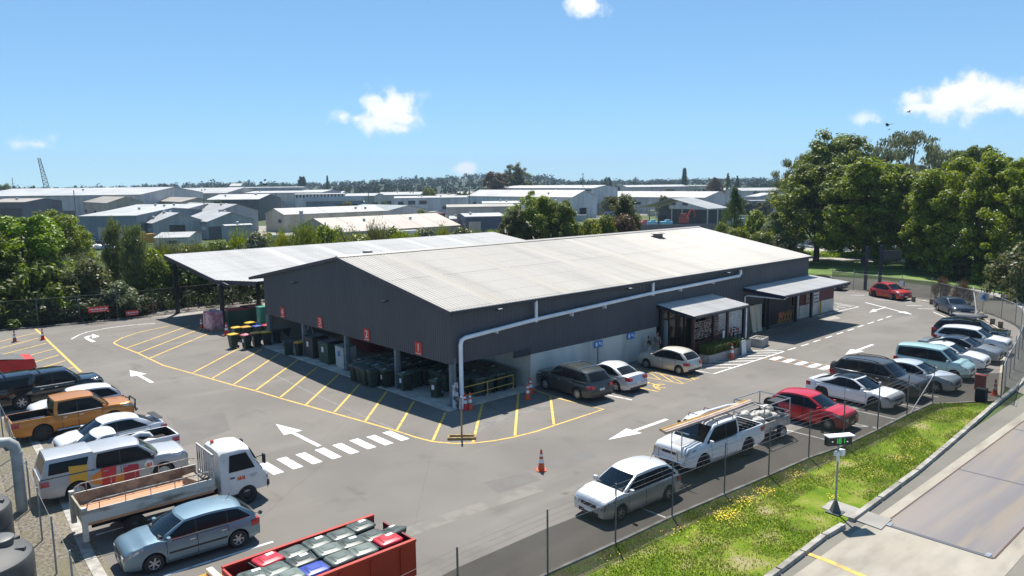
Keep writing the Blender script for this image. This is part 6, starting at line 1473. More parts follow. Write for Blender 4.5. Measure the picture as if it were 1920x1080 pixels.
def person(label, loc, rz, h, top_m, leg_m, skirt=False, arms='down', hair_len=.0, sleeve=True):
    o = thing('person', label, 'person', loc, rz)
    s = h/1.75
    V, E, Rr = [], [], []
    def ch(pts, parent=None):
        pr_ = parent
        for x, y_, z, r_ in pts:
            V.append((x*s, y_*s, z*s)); Rr.append(r_*s if not isinstance(r_, tuple) else (r_[0]*s, r_[1]*s)); i_ = len(V)-1
            if pr_ is not None: E.append((pr_, i_))
            pr_ = i_
        return pr_
    pel = ch([(0, 0, .95, (.15, .11))]); wa = ch([(0, 0, 1.10, (.135, .10))], pel); che = ch([(0, 0, 1.30, (.165, .115))], wa); nk = ch([(0, -.01, 1.47, .06)], che); hd = ch([(0, .01, 1.55, .075), (0, .015, 1.64, .098), (0, .01, 1.72, .075)], nk)
    hands = []
    for sd in (1, -1):
        ch([(sd*.09, 0, .86, .095), (sd*.095, .01, .50, .062), (sd*.1, -.02, .10, .042), (sd*.1, .05, .045, .045), (sd*.1, .16, .03, .032)], pel)
        if arms == 'front': a = [(sd*.19, 0, 1.40, .06), (sd*.24, .03, 1.14, .045), (sd*.14, .25, 1.04, .033), (sd*.10, .31, 1.04, .03)]
        else: a = [(sd*.19, 0, 1.40, .06), (sd*.25, -.01, 1.13, .045), (sd*.27, .06, .88, .033), (sd*.27, .09, .80, .03)]
        w = ch(a, che); hands.append((w, sd))
    for w, sd in hands:
        b = Vector(V[w])/s; fd = Vector((0, .55, -.8)) if arms != 'front' else Vector((-sd*.35, .9, -.2))
        for k in range(4): f = b+Vector(((k-1.5)*.02, .0, 0)); ch([(*(f+fd*.05), .010), (*(f+fd*(.085+.008*(k % 3)) + Vector((0, .01, -.005))), .008)], w)
        ch([(*(b+Vector((-sd*.035, .02, -.01))), .011), (*(b+Vector((-sd*.045, .045, -.03))), .009)], w)
    skin_mesh(V, E, Rr, 'body', M_SKIN, o, 2)
    # shirt, lower garment, hair
    V2, E2, R2 = [], [], []
    def c2(pts, p=None):
        for x, y_, z, r_ in pts:
            V2.append((x*s, y_*s, z*s)); R2.append(r_*s if not isinstance(r_, tuple) else (r_[0]*s, r_[1]*s))
            if p is not None: E2.append((p, len(V2)-1))
            p = len(V2)-1
        return p
    a0 = c2([(0, 0, .98, (.165, .125)), (0, 0, 1.12, (.15, .115)), (0, 0, 1.31, (.178, .128)), (0, 0, 1.42, (.11, .085))])
    for sd in (1, -1):
        ax = [(sd*.19, 0, 1.40, .07), ((sd*.235, .02, 1.20, .06) if arms == 'front' else (sd*.24, 0, 1.20, .06))]
        c2(ax, 2)
    skin_mesh(V2, E2, R2, 'shirt', top_m, o, 2)
    if skirt:
        g = MB(); rows = []
        for z, rx, ry in ((1.02, .16, .125), (.86, .19, .155), (.5, .21, .18), (.14, .25, .21)): rows.append([Vector((rx*s*math.cos(q)*(1+.04*math.sin(q*7)), ry*s*math.sin(q), z*s)) for q in [2*PI*k/20 for k in range(20)]])
        g.grid(rows, closed=True); g.build('skirt', leg_m, o, smooth=60)
    else:
        V2, E2, R2 = [], [], []
        c2([(0, 0, 1.0, (.155, .12))]); 
        for sd in (1, -1): c2([(sd*.09, 0, .86, .105), (sd*.095, .01, .50, .078), (sd*.1, -.02, .12, .064)], 0)
        skin_mesh(V2, E2, R2, 'trousers', leg_m, o, 2)
    V2, E2, R2 = [], [], []
    c2([(0, -.02, 1.735, .075), (0, -.04, 1.66, .095), (0, -.06, 1.58-hair_len, .06)]); skin_mesh(V2, E2, R2, 'hair', M_HAIR, o, 2)
    g = MB()
    for sd in (1, -1): g.box((sd*.03*s, .108*s, 1.655*s), (.02*s, .012*s, .012*s))
    g.build('eye', M_HAIR, o); g = MB(); g.box((0, .112*s, 1.62*s), (.022*s, .03*s, .035*s), top=(.6, .5)); g.build('nose', M_SKIN, o); g = MB(); g.box((0, .104*s, 1.58*s), (.04*s, .012*s, .01*s)); g.build('mouth', mat('lip', (.3, .1, .08), .5), o)
    for sd in (1, -1):
        g = MB(); g.box((sd*.1*s, .01*s, 1.64*s), (.02*s, .04*s, .055*s)); g.build('ear', M_SKIN, o)
    return o
person('woman in black top and long pale skirt standing by the concrete wall', (16.15, -.55, 0), PI+.3, 1.66, mat('cloth_black', (.014, .014, .016), .8), mat('cloth_pale', (.45, .44, .43), .85), True, 'front', .08)
person('man in grey-green shirt and beige trousers beside the porch post', (17.0, -.55, 0), PI-.4, 1.78, mat('cloth_sage', (.12, .15, .14), .85), mat('cloth_beige', (.42, .36, .28), .85), False, 'front')
pp = G(1275, 792, 1.6); person('bare-armed person standing behind the white ute with the pipes', (pp.x, pp.y, 0), -PI/2-.5, 1.74, mat('cloth_brown', (.25, .11, .08), .8), mat('cloth_denim', (.04, .05, .08), .85))
# ---------------------------------------------------------------- birds
def bird(label, p, span, rz, tilt, dark=True):
    o = thing('bird', label, 'bird', p); o.rotation_euler = (tilt, .2, rz)
    g = MB(); g.lathe([(.005, -.5), (.09, -.3), (.13, 0), (.08, .25), (.06, .38), (.005, .5)], 10, axis='y')
    for i in range(len(g.v)): x, y_, z = g.v[i]; g.v[i] = (x*span*.35, y_*span*.45, z*span*.3)
    for s in (1, -1):
        k = span
        g.add([(s*.03*k, .1*k, .01*k), (s*.28*k, .16*k, .10*k), (s*.55*k, .0, .05*k), (s*.3*k, -.02*k, .09*k), (s*.03*k, -.1*k, .0), (s*.28*k, .16*k, .085*k), (s*.3*k, -.02*k, .075*k)], [(0, 1, 3, 4), (1, 2, 3), (0, 4, 6, 5), (5, 6, 2)])
    g.add([(-.04*span, -.2*span, 0), (.04*span, -.2*span, 0), (.07*span, -.36*span, 0), (-.07*span, -.36*span, 0)], [(0, 1, 2, 3)])
    g.build('body', mat('feather', (.018, .02, .03), .7), o, recalc=False)
def sky_pt(u, v, d):
    r = FW + RT*((u-960)/F_PX) - UP*((v-540)/F_PX); return CAM + r*d
bird('small dark bird flying just under the right cloud', sky_pt(1704, 210, 48), .42, 1.0, .7)
bird('larger dark bird gliding with spread wings above the gum tree', sky_pt(1665, 235, 55), .95, .3, -.35)
bird('tiny dark bird low over the gum tree below the larger bird', sky_pt(1667, 243, 60), .35, .9, .2)
bird('tiny distant bird high over the crane', sky_pt(43, 227, 90), .3, .5, .3)
# ================================================================== trees and shrubs
def leaf(name, c, isl=.5, tr=.42): return mat('leaf_'+name, c, .45, spec=.35, island=isl, transl=tr)
LF = dict(dark=leaf('dark', (.065, .105, .026)), mid=leaf('mid', (.125, .165, .024)), fresh=leaf('fresh', (.17, .225, .022)), bright=leaf('bright', (.18, .28, .02)), feather=leaf('feather', (.115, .15, .05)), yellow=leaf('yellow', (.17, .20, .022)),
          olive=leaf('olive', (.105, .12, .04)), brown=leaf('brown', (.115, .080, .040)), pale=leaf('pale', (.14, .175, .085)), blue=leaf('blue', (.035, .060, .040)), grey=leaf('grey', (.135, .155, .085)))
M_BARK = mat('bark', (.075, .058, .042), .9, c2=(.12, .10, .08), scale=5, stretch=(1, 1, .2), bump=.5, bscale=12)
M_BARKP = mat('bark_pale', (.30, .27, .22), .9, c2=(.17, .13, .10), scale=3, stretch=(1, 1, .25))
def leaves(g, c, rad, n, size, r, up=.35, flat=1.0, hang=0, lw=.5):
    """a clump of separate leaf faces round c"""
    for _ in range(n):
        d = Vector((r.gauss(0, 1), r.gauss(0, 1), r.gauss(0, 1)))
        if d.length < 1e-6: continue
        d.normalize(); rr = rad*(r.random()**.45)
        p = c+Vector((d.x*rr, d.y*rr, d.z*rr*flat - hang*rad*r.random()))
        nr = (d+Vector((r.gauss(0, .5), r.gauss(0, .5), r.gauss(0, .5)+up))).normalized()
        a = nr.cross(Vector((r.gauss(0, 1), r.gauss(0, 1), r.gauss(0, 1))))
        if a.length < 1e-5: continue
        a.normalize(); b = nr.cross(a); s = size*r.uniform(.6, 1.35)
        if hang: a = (a*.4+Vector((0, 0, -1))).normalized(); b = nr.cross(a)
        g.add([p-a*s*.5, p+b*s*lw*.5, p+a*s*.55, p-b*s*lw*.5], [(0, 1, 2, 3)])
CROWN = {}
def crown(kind):
    """prototype (crown mesh, trunk mesh, height, width) of a kind of tree"""
    if kind in CROWN: return CROWN[kind]
    r = random.Random(hash(kind) % 1000 if False else sum(ord(c) for c in kind)*7)
    g = MB(); t = MB(); base = kind.rstrip('0123456789'); tips = []
    if base in ('broad', 'full'):
        H, Rr, z0, nl, sz = 13.0, 5.2, 1.7 if base == 'broad' else .2, 130, .32
        lobes = [(0, 0, H*.60, 2.9, H*.38)]
        n1 = 7
        for i in range(n1):
            a = i*6.283/n1+r.uniform(-.3, .3); q = r.uniform(2.3, 3.5); tp = r.uniform(.68, .95)*H; bt = z0+r.uniform(-.3, .9)
            lobes.append((math.cos(a)*q, math.sin(a)*q, (tp+bt)/2, r.uniform(1.6, 2.25), (tp-bt)/2))
        for i in range(4):
            a = r.uniform(0, 6.28); q = r.uniform(.8, 2.0); tp = r.uniform(.88, 1.0)*H
            lobes.append((math.cos(a)*q, math.sin(a)*q, tp-2.4, r.uniform(1.2, 1.7), 2.4))
        for lx, ly, lz, lr, lh in lobes:
            for i in range(int(14+lh*2.4)):
                th, k = r.uniform(0, 6.283), r.uniform(-1, 1); pr = math.sqrt(max(0, 1-k*k))**.75*(1-.28*k)
                q = r.random()**.35*1.0; c = Vector((lx+math.cos(th)*lr*pr*q, ly+math.sin(th)*lr*pr*q, lz+lh*k*.93)); tips.append(c)
                leaves(g, c, r.uniform(.45, .95), nl, sz, r, .55, .8)
    elif base == 'open':
        H, Rr, z0, nc, nl, sz = 15.0, 5.2, 5.0, 46, 150, .42
        for i in range(nc):
            th = r.uniform(0, 6.283); z = lerp(z0, H-1, r.random()**.7); k = (z-z0)/(H-z0)
            R1 = Rr*(math.sin(math.pi*min(1, k*.75+.2))**.8); c = Vector((math.cos(th)*R1*r.uniform(.35, 1), math.sin(th)*R1*r.uniform(.35, 1), z)); tips.append(c)
            leaves(g, c, r.uniform(.8, 1.5), nl, sz, r, .3, .6, .1)
    elif base == 'willow':
        H, Rr, z0, nc, nl, sz = 9.0, 3.6, .9, 75, 110, .34
        for i in range(nc):
            th = r.uniform(0, 6.283); z = lerp(z0+.5, H-.7, r.random()); k = (z-z0)/(H-z0)
            R1 = Rr*math.sin(math.pi*min(1, k*.8+.15))**.7*r.uniform(.5, 1.05); c = Vector((math.cos(th)*R1, math.sin(th)*R1, z)); tips.append(c)
            leaves(g, c, r.uniform(.6, 1.1), nl, sz, r, .2, 1.2, .9, .28)
    elif base == 'column':
        H, Rr, z0, nc, nl, sz = 9.5, 1.7, .4, 110, 95, .30
        for i in range(nc):
            th = r.uniform(0, 6.283); z = lerp(z0+.4, H-.5, r.random()); k = (z-z0)/(H-z0)
            R1 = Rr*(1-k)**.35*min(1, .45+k*2)*r.uniform(.3, 1.0); c = Vector((math.cos(th)*R1, math.sin(th)*R1, z)); tips.append(c)
            leaves(g, c, r.uniform(.4, .7), nl, sz*1.1, r, .6, 1.5, -.5, .3)
    elif base == 'conifer':
        H, Rr, z0, nc, nl, sz = 10.0, 2.9, .5, 90, 80, .34
        for i in range(nc):
            th = r.uniform(0, 6.283); k = r.random()**1.2; z = lerp(z0+.3, H-.2, k)
            R1 = Rr*(1-k)**.75*r.uniform(.45, 1.05); c = Vector((math.cos(th)*R1, math.sin(th)*R1, z)); tips.append(c)
            leaves(g, c, lerp(1.0, .35, k), nl, sz, r, .4, .7, .2, .35)
    elif base == 'norfolk':
        H, Rr, z0, nl, sz = 14.0, 2.6, 1.0, 60, .45
        for i in range(16):
            z = lerp(z0, H-.6, i/15); R1 = lerp(Rr, .25, i/15)*(1 if i % 2 else .8)
            for k in range(6):
                th = k*1.047+i*.5
                for q in (.2, .55, .95): c = Vector((math.cos(th)*R1*q, math.sin(th)*R1*q, z-.35*q+.2)); leaves(g, c, .7, nl//2, sz*1.3, r, .5, .8, 0, .6)
            tips.append(Vector((0, 0, z)))
    else:  # bush, reed
        H, Rr, z0, nc, nl, sz = 3.6, 2.0, .1, 46, 110, .27
        for i in range(nc):
            th = r.uniform(0, 6.283); k = r.random(); z = lerp(.35, H-.5, k)
            R1 = Rr*math.sin(math.pi*min(1, k*.62+.36))**.7*r.uniform(.3, 1.0)*(1+.3*mn.noise(Vector((math.cos(th)*1.5, math.sin(th)*1.5, k+ord(kind[-1])))))
            c = Vector((math.cos(th)*R1, math.sin(th)*R1, z)); tips.append(c)
            leaves(g, c, r.uniform(.4, .75), nl, sz, r, .7 if base == 'reed' else .5, 1.6 if base == 'reed' else .9, -.8 if base == 'reed' else 0, .25 if base == 'reed' else .5)
    Ht = H*.8
    t.tube([(0, 0, -.2), (.06, .03, H*.12), (-.08, .05, H*.3), (.05, -.06, H*.55), (0, 0, Ht)], [H*.026, H*.021, H*.016, H*.010, H*.003], 8)
    for i in range(9 if base in ('broad', 'open', 'full') else 5):
        c = tips[r.randrange(len(tips))]; zb_ = min(c.z-.6, r.uniform(.12, .45)*H)
        if zb_ < .2: continue
        m1 = Vector((c.x*.4, c.y*.4, lerp(zb_, c.z, .5))); t.tube([(0, 0, zb_), m1, c*1.0], [H*.013, H*.008, H*.003], 6)
    co = g.build('crown', LF['mid'], recalc=False); to = t.build('trunk', M_BARK, smooth=60)
    CROWN[kind] = (co.data, to.data, H, 2*Rr); bpy.data.objects.remove(co); bpy.data.objects.remove(to)
    return CROWN[kind]
rt_ = random.Random(77)
def tree(name, label, kind, base, h, w, lf, group=None, bark=None, cat=None):
    cm, tm, H, Wp = crown(kind)
    o = thing(name, label, cat or ('shrub' if kind[:4] in ('bush', 'reed') else 'tree'), (base[0], base[1], base[2] if len(base) > 2 else 0), rt_.uniform(0, 6.28), group)
    o.scale = (w/Wp, w/Wp, h/H)
    a = put('trunk', tm, o, (0, 0, 0)); b = put('crown', cm, o, (0, 0, 0))
    b.material_slots[0].link = 'OBJECT'; b.material_slots[0].material = LF[lf]
    if bark: a.material_slots[0].link = 'OBJECT'; a.material_slots[0].material = bark
    return o
def T(name, label, kind, u, d, vtop, wpx, lf, group=None, bark=None):
    b = D(u, d); b.z = terr(b.x, b.y); h = max(1.2, ZAT(b, vtop)-b.z); return tree(name, label, kind, b, h, wpx*d/F_PX, lf, group, bark)
# left cluster behind the yard
T('broadleaf_tree', 'big bright green tree at the left edge behind the yard', 'broad1', 30, 84, 402, 170, 'bright')
T('broadleaf_tree', 'taller mid green tree rising behind the bright green one', 'broad2', 108, 96, 383, 120, 'fresh')
T('broadleaf_tree', 'dark tree cut by the left frame edge', 'broad3', -45, 82, 425, 150, 'mid')
T('feathery_tree', 'first of two feathery columnar trees, the paler one', 'column1', 201, 84, 412, 46, 'feather')
T('feathery_tree', 'second of two feathery columnar trees, nearer the canopy', 'column2', 241, 82, 424, 58, 'feather')
G1 = 'shrubs massed along the back fence'
for u, d, v, w, lf, k in ((-20, 79, 520, 110, 'mid', 'bush1'), (20, 80, 505, 100, 'dark', 'bush2'), (68, 80, 480, 110, 'mid', 'bush3'), (110, 82, 470, 110, 'grey', 'willow1'), (150, 80, 485, 100, 'olive', 'bush2'), (175, 79, 535, 80, 'grey', 'bush1'), (120, 78.5, 545, 90, 'dark', 'bush3'), (60, 78.5, 545, 90, 'dark', 'bush1'), (262, 82, 500, 70, 'mid', 'bush2'), (285, 86, 455, 70, 'yellow', 'willow2'), (240, 79.5, 555, 60, 'brown', 'bush3'), (310, 83, 520, 80, 'dark', 'bush1'), (345, 84, 505, 80, 'mid', 'bush2'), (380, 84, 520, 80, 'dark', 'bush3'), (420, 85, 525, 80, 'mid', 'bush1'), (460, 86, 525, 80, 'dark', 'bush2'), (500, 87, 525, 80, 'dark', 'bush3'), (325, 88, 470, 70, 'fresh', 'bush1')):
    T('shrub', 'shrub in the leafy mass behind the back fence', k, u, d, v, w, lf, G1)
T('shrub', 'round shrub with big pale shiny leaves above the red signs', 'bush2', 207, 78.2, 527, 84, 'pale')
T('shrub', 'drooping bright bough low at the fence beneath the bright tree', 'bush3', 85, 78.5, 530, 60, 'bright')
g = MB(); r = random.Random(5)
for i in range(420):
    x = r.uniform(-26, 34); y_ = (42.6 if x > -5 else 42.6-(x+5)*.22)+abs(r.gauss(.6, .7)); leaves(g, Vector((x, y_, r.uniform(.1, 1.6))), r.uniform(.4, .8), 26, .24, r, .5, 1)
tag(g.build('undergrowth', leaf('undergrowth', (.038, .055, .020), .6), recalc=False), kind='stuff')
# hedge behind the open canopy
G2 = 'hedge shrubs behind the open canopy'
hv = [(268, 462), (300, 455), (335, 450), (370, 447), (405, 446), (440, 440), (470, 428), (505, 424), (535, 440), (565, 421), (600, 414), (635, 419), (668, 436), (700, 424), (730, 420), (760, 427), (795, 424), (830, 430), (860, 420), (895, 424), (925, 428)]
for k, (u, v) in enumerate(hv):
    d = interp([(268, 84), (600, 90), (925, 98)], u)+(k % 3)*1.4
    T('hedge_shrub', 'leafy shrub in the hedge behind the canopy roof', ('bush1', 'reed1', 'bush3', 'willow1')[k % 4], u, d, v, 84 if k % 4 != 3 else 76, ('fresh', 'yellow', 'mid', 'grey', 'olive')[(k*3) % 5], G2)
for k in range(16):
    u = 280+k*42; T('hedge_shrub', 'leafy shrub in the hedge behind the canopy roof', ('bush2', 'bush1')[k % 2], u, interp([(268, 82), (925, 96)], u), interp([(268, 480), (500, 462), (925, 440)], u), 72, ('mid', 'dark')[k % 2], G2)
for k in range(26):
    u = 262+k*26; T('hedge_shrub', 'leafy shrub in the hedge behind the canopy roof', ('bush3', 'bush1', 'bush2')[k % 3], u, interp([(268, 87), (925, 100)], u)+(k % 2)*2, interp(hv, u)+6, 60, ('fresh', 'mid', 'yellow', 'olive', 'mid')[k % 5], G2)
# trees behind the warehouse
T('willowy_tree', 'tallest drooping green tree behind the warehouse ridge', 'full1', 1003, 101, 357, 128, 'fresh')
T('willowy_tree', 'smaller drooping tree just right of the tallest one behind the ridge', 'full2', 1052, 99, 374, 92, 'mid')
T('willowy_tree', 'bushy tree on the left shoulder of the drooping trees', 'full3', 962, 99, 388, 80, 'olive')
T('bronze_tree', 'bronze-tipped green tree in front of the wide white shed', 'full2', 1166, 108, 362, 88, 'olive')
T('shrub', 'reddish-brown bush at the foot of the bronze-tipped tree', 'bush1', 1172, 103, 398, 74, 'brown')
T('shrub', 'yellow-green bush between the drooping and bronze-tipped trees', 'bush2', 1104, 100, 408, 84, 'yellow')
T('shrub', 'fresh green bush left of the yellow-green one', 'bush3', 1072, 100, 402, 66, 'fresh')
T('shrub', 'mid green bush right of the yellow-green one', 'bush1', 1135, 102, 398, 66, 'mid')
T('conifer', 'dark cone-shaped tree right of the open steel shed', 'conifer1', 1379, 128, 351, 74, 'dark')
for u, d, v, w, lf, k, lb in ((1386, 112, 424, 60, 'yellow', 'bush1', 'low yellow-green bush behind the far roof corner'), (1422, 122, 392, 70, 'fresh', 'bush2', 'tall fresh green bush between conifer and blue containers'), (1455, 118, 402, 70, 'pale', 'bush3', 'pale bush right of the fresh green bush'), (1430, 112, 432, 66, 'mid', 'bush1', 'mid green bush below the pale bush'), (1472, 112, 436, 60, 'olive', 'bush2', 'olive bush nearest the first roadside trunk'), (1352, 120, 412, 40, 'mid', 'bush3', 'small bush at the foot of the dark conifer')):
    T('shrub', lb, k, u, d, v, w, lf)
# roadside trees on the right
for k, (u, d, v, w, lf, kd, lb) in enumerate(((1536, 118, 305, 180, 'mid', 'broad1', 'first roadside tree on the right, forked trunk clear of its crown'), (1628, 114, 284, 185, 'fresh', 'broad2', 'second roadside tree, dense dark-hearted crown behind the navy posts'), (1712, 112, 316, 150, 'mid', 'full3', 'third roadside tree, lower crown between two taller ones'), (1768, 108, 302, 150, 'fresh', 'full1', 'fourth roadside tree along the verge with thick dark skirt'), (1842, 104, 283, 165, 'fresh', 'full2', 'fifth roadside tree, tall and bright-topped'), (1912, 100, 290, 160, 'fresh', 'full3', 'sixth roadside tree at the right frame edge'), (1990, 98, 300, 150, 'mid', 'broad1', 'roadside tree just beyond the right frame edge'), (1583, 132, 296, 120, 'mid', 'full1', 'roadside tree set back between the first two trunks'), (1672, 124, 312, 130, 'fresh', 'full2', 'roadside tree set back right of the second trunk'), (1480, 126, 372, 80, 'mid', 'full3', 'lower bushy tree left of the first roadside trunk'))):
    T('roadside_tree', lb, kd, u, d, v, w, lf)
T('shrub', 'olive-green roadside bush low at the right frame edge', 'bush3', 1925, 88, 445, 90, 'olive')
T('shrub', 'dark shrub between the roadside trunks', 'bush1', 1840, 104, 455, 110, 'dark')
T('shrub', 'dark shrub at the foot of the fifth roadside tree', 'bush2', 1770, 108, 455, 90, 'dark')
for u, d, v, w, lf, kd, lb in ((1572, 152, 246, 190, 'mid', 'broad3', 'broad dark tree towering behind the first roadside trees'), (1492, 158, 285, 84, 'olive', 'open1', 'sparse tree with see-through crown at the left of the tall ones'), (1705, 172, 240, 150, 'grey', 'open2', 'tall gum tree with layered open crown'), (1660, 168, 268, 90, 'grey', 'open1', 'thin greyish tree left of the gum'), (1775, 176, 275, 120, 'grey', 'open3', 'grey-green tree right of the gum'), (1825, 165, 272, 120, 'mid', 'broad1', 'bluish broad tree behind the fifth roadside tree'), (1905, 160, 285, 120, 'mid', 'broad2', 'far broad tree behind the right frame edge')):
    T('tall_tree', lb, kd, u, d, v, w, lf, None, M_BARKP if kd[:4] == 'open' else None)
for u, d, v, w in ((1778, 86, 522, 24), (1822, 82, 529, 27)):
    T('tussock', ('dry grey tussock clump on the verge, left of two', 'dry grey tussock clump on the verge, right of two')[u > 1800], 'reed1', u, d, v, w*1.4, 'brown')
g = MB(); r = random.Random(9)
for i in range(420): p = G(r.uniform(1500, 1720), r.uniform(476, 483)); leaves(g, Vector((p.x, p.y, .3)), .7, 16, .3, r, .5, .7)
tag(g.build('roadside_weeds', LF['bright'], recalc=False), kind='stuff')
# ================================================================== the industrial estate beyond
WALLS = dict(white=(.66, .67, .68), grey=(.36, .39, .41), blue=(.17, .23, .29), beige=(.50, .44, .34), cream=(.60, .53, .41), dark=(.10, .108, .12), stain=(.45, .43, .39), darkblue=(.06, .08, .13), pale=(.55, .55, .54), maroon=(.2, .05, .05), contblue=(.025, .07, .25))
ROOFS = dict(white=(.40, .40, .395), beige=(.33, .29, .235), cream=(.40, .335, .275), grey=(.30, .31, .31), pale=(.36, .355, .34), dark=(.13, .13, .14), green=(.24, .28, .27))
def wm_(k):
    if 'far_wall_'+k in MATS: return MATS['far_wall_'+k]
    m = mat('far_wall_'+k, WALLS[k], .7, c2=tuple(c*.78 for c in WALLS[k]), scale=.3, detail=9, stretch=(1.6, 1.6, .25))
    nt = m.node_tree; b = nt.nodes['Principled BSDF']; src = b.inputs['Base Color'].links[0].from_socket
    tc = _n(nt, 'ShaderNodeTexCoord'); outs = []
    for ax in 'XY':
        wv = _n(nt, 'ShaderNodeTexWave', bands_direction=ax); wv.inputs['Scale'].default_value = .42; wv.inputs['Distortion'].default_value = 0; nt.links.new(tc.outputs['Object'], wv.inputs['Vector']); outs.append(wv)
    mm = _n(nt, 'ShaderNodeMath', operation='MULTIPLY'); nt.links.new(outs[0].outputs['Fac'], mm.inputs[0]); nt.links.new(outs[1].outputs['Fac'], mm.inputs[1])
    mr = _n(nt, 'ShaderNodeMapRange'); mr.inputs['From Max'].default_value = .5; mr.inputs['To Min'].default_value = .8; nt.links.new(mm.outputs[0], mr.inputs['Value'])
    hs = _n(nt, 'ShaderNodeHueSaturation'); nt.links.new(src, hs.inputs['Color']); nt.links.new(mr.outputs[0], hs.inputs['Value']); nt.links.new(hs.outputs[0], b.inputs['Base Color'])
    return m
def rm_(k): return mat('far_roof_'+k, ROOFS[k], .55, c2=tuple(c*.82 for c in ROOFS[k]), scale=.12, detail=8)
M_FGL = mat('far_glass', (.03, .04, .05), .15)
def axis_t(Cn, ax, u):
    k = (u-960)/F_PX; q = Cn-CAM
    return (q.dot(RT)-k*q.dot(FW))/(k*ax.dot(FW)-ax.dot(RT))
def shed(label, uC, d, uR, uL, vE, rise, axis='x', rot=0, wall='white', roof='white', b=None, doors=(), wins=(), name='shed', open_=False, strips=0, base=0, cat='shed', eav=.3):
    a_ = math.radians(rot); X = Vector((math.cos(a_), math.sin(a_), 0)); Y = Vector((-math.sin(a_), math.cos(a_), 0))
    b = b*(d+130)/d if b else None; rise = rise*(1+65/d); d = d+130; Cn = D(uC, d); zb = terr(Cn.x, Cn.y); h = max(2.4, ZAT(Cn, vE)-zb); base = zb; A = max(1.5, axis_t(Cn, X, uR)) if uR is not None else 10
    B = b if b else max(1.5, axis_t(Cn, Y, uL))
    o = thing(name, label, cat, (Cn.x, Cn.y, base), a_)
    g = MB()
    if open_:
        for x in (0, A/2, A):
            for y_ in (0, B/2, B): g.box((x, y_, h/2), (.3, .3, h))
        g.build('post', M_GALV, o)
        g = MB(); g.box((A*.98, B/2, h*.45), (.2, B, h*.9)); g.box((A*.5, B*.8, h*.3), (A*.4, .2, h*.6)); g.build('wall', wm_(wall), o)
    else:
        if axis == 'x': pts = [(0, h), (B/2, h+rise), (B, h)]; g.poly([(0, 0, 0), (0, 0, h), (0, B/2, h+rise), (0, B, h), (0, B, 0)]); g.poly([(A, 0, 0), (A, 0, h), (A, B/2, h+rise), (A, B, h), (A, B, 0)]); g.quad((0, 0, 0), (A, 0, 0), (A, 0, h), (0, 0, h)); g.quad((0, B, 0), (A, B, 0), (A, B, h), (0, B, h))
        else: g.poly([(0, 0, 0), (0, 0, h), (A/2, 0, h+rise), (A, 0, h), (A, 0, 0)]); g.poly([(0, B, 0), (0, B, h), (A/2, B, h+rise), (A, B, h), (A, B, 0)]); g.quad((0, 0, 0), (0, B, 0), (0, B, h), (0, 0, h)); g.quad((A, 0, 0), (A, B, 0), (A, B, h), (A, 0, h))
        g.build('wall', wm_(wall), o)
    e = eav; g = MB(); th = .12
    if axis == 'x':
        for y0, y1, s in ((-e, B/2, 1), (B/2, B+e, -1)):
            z0, z1 = (h-e*rise*2/B, h+rise) if s > 0 else (h+rise, h-e*rise*2/B)
            n_ = strips+1
            for k in range(n_):
                x0, x1 = lerp(-e, A+e, k/n_)+(.0 if k == 0 else .12), lerp(-e, A+e, (k+1)/n_)
                g.add([(x0, y0, z0+.05), (x1, y0, z0+.05), (x1, y1, z1+.05), (x0, y1, z1+.05), (x0, y0, z0+.05+th), (x1, y0, z0+.05+th), (x1, y1, z1+.05+th), (x0, y1, z1+.05+th)], [(0, 1, 2, 3), (4, 5, 6, 7), (0, 1, 5, 4), (1, 2, 6, 5), (2, 3, 7, 6), (3, 0, 4, 7)])
    else:
        for x0, x1, s in ((-e, A/2, 1), (A/2, A+e, -1)):
            z0, z1 = (h-e*rise*2/A, h+rise) if s > 0 else (h+rise, h-e*rise*2/A)
            n_ = strips+1
            for k in range(n_):
                y0, y1 = lerp(-e, B+e, k/n_)+(.0 if k == 0 else .12), lerp(-e, B+e, (k+1)/n_)
                g.add([(x0, y0, z0+.05), (x1, y0, z1+.05), (x1, y1, z1+.05), (x0, y1, z0+.05), (x0, y0, z0+.05+th), (x1, y0, z1+.05+th), (x1, y1, z1+.05+th), (x0, y1, z0+.05+th)], [(0, 1, 2, 3), (4, 5, 6, 7), (0, 1, 5, 4), (1, 2, 6, 5), (2, 3, 7, 6), (3, 0, 4, 7)])
    g.build('roof', rm_(roof), o)
    for t0, t1, z1, *m_ in doors:
        g = MB(); g.box((lerp(0, A, (t0+t1)/2), -.06, z1*h/2), ((t1-t0)*A, .12, z1*h)); g.build('door', m_[0] if m_ else M_TRIMB, o)
    for t0, t1, za, zb_ in wins:
        g = MB(); g.box((lerp(0, A, (t0+t1)/2), -.05, h*(za+zb_)/2), ((t1-t0)*A, .1, h*(zb_-za))); g.build('window', M_FGL, o)
    if name == 'shed' and not open_ and A > 6:
        r2 = random.Random(int(abs(uC)*7+d))
        if not doors and not wins:
            for k in range(r2.choice((1, 2, 2))):
                c = r2.uniform(.15, .85); w_ = min(.3*A, r2.uniform(3, 5)); dh = min(h*.72, 4.4); g = MB(); g.box((c*A, -.05, dh/2), (w_, .1, dh)); g.build('roller_door', r2.choice((M_TRIMB, wm_('grey'), wm_('dark'), wm_('beige'))), o)
        for k in range(int(B/7)):
            if r2.random() < .6: g = MB(); g.box((-.05, (k+.5)*7, h*.62), (.1, r2.uniform(2, 4), min(1.2, h*.2))); g.build('window', M_FGL if r2.random() < .7 else wm_('white'), o)
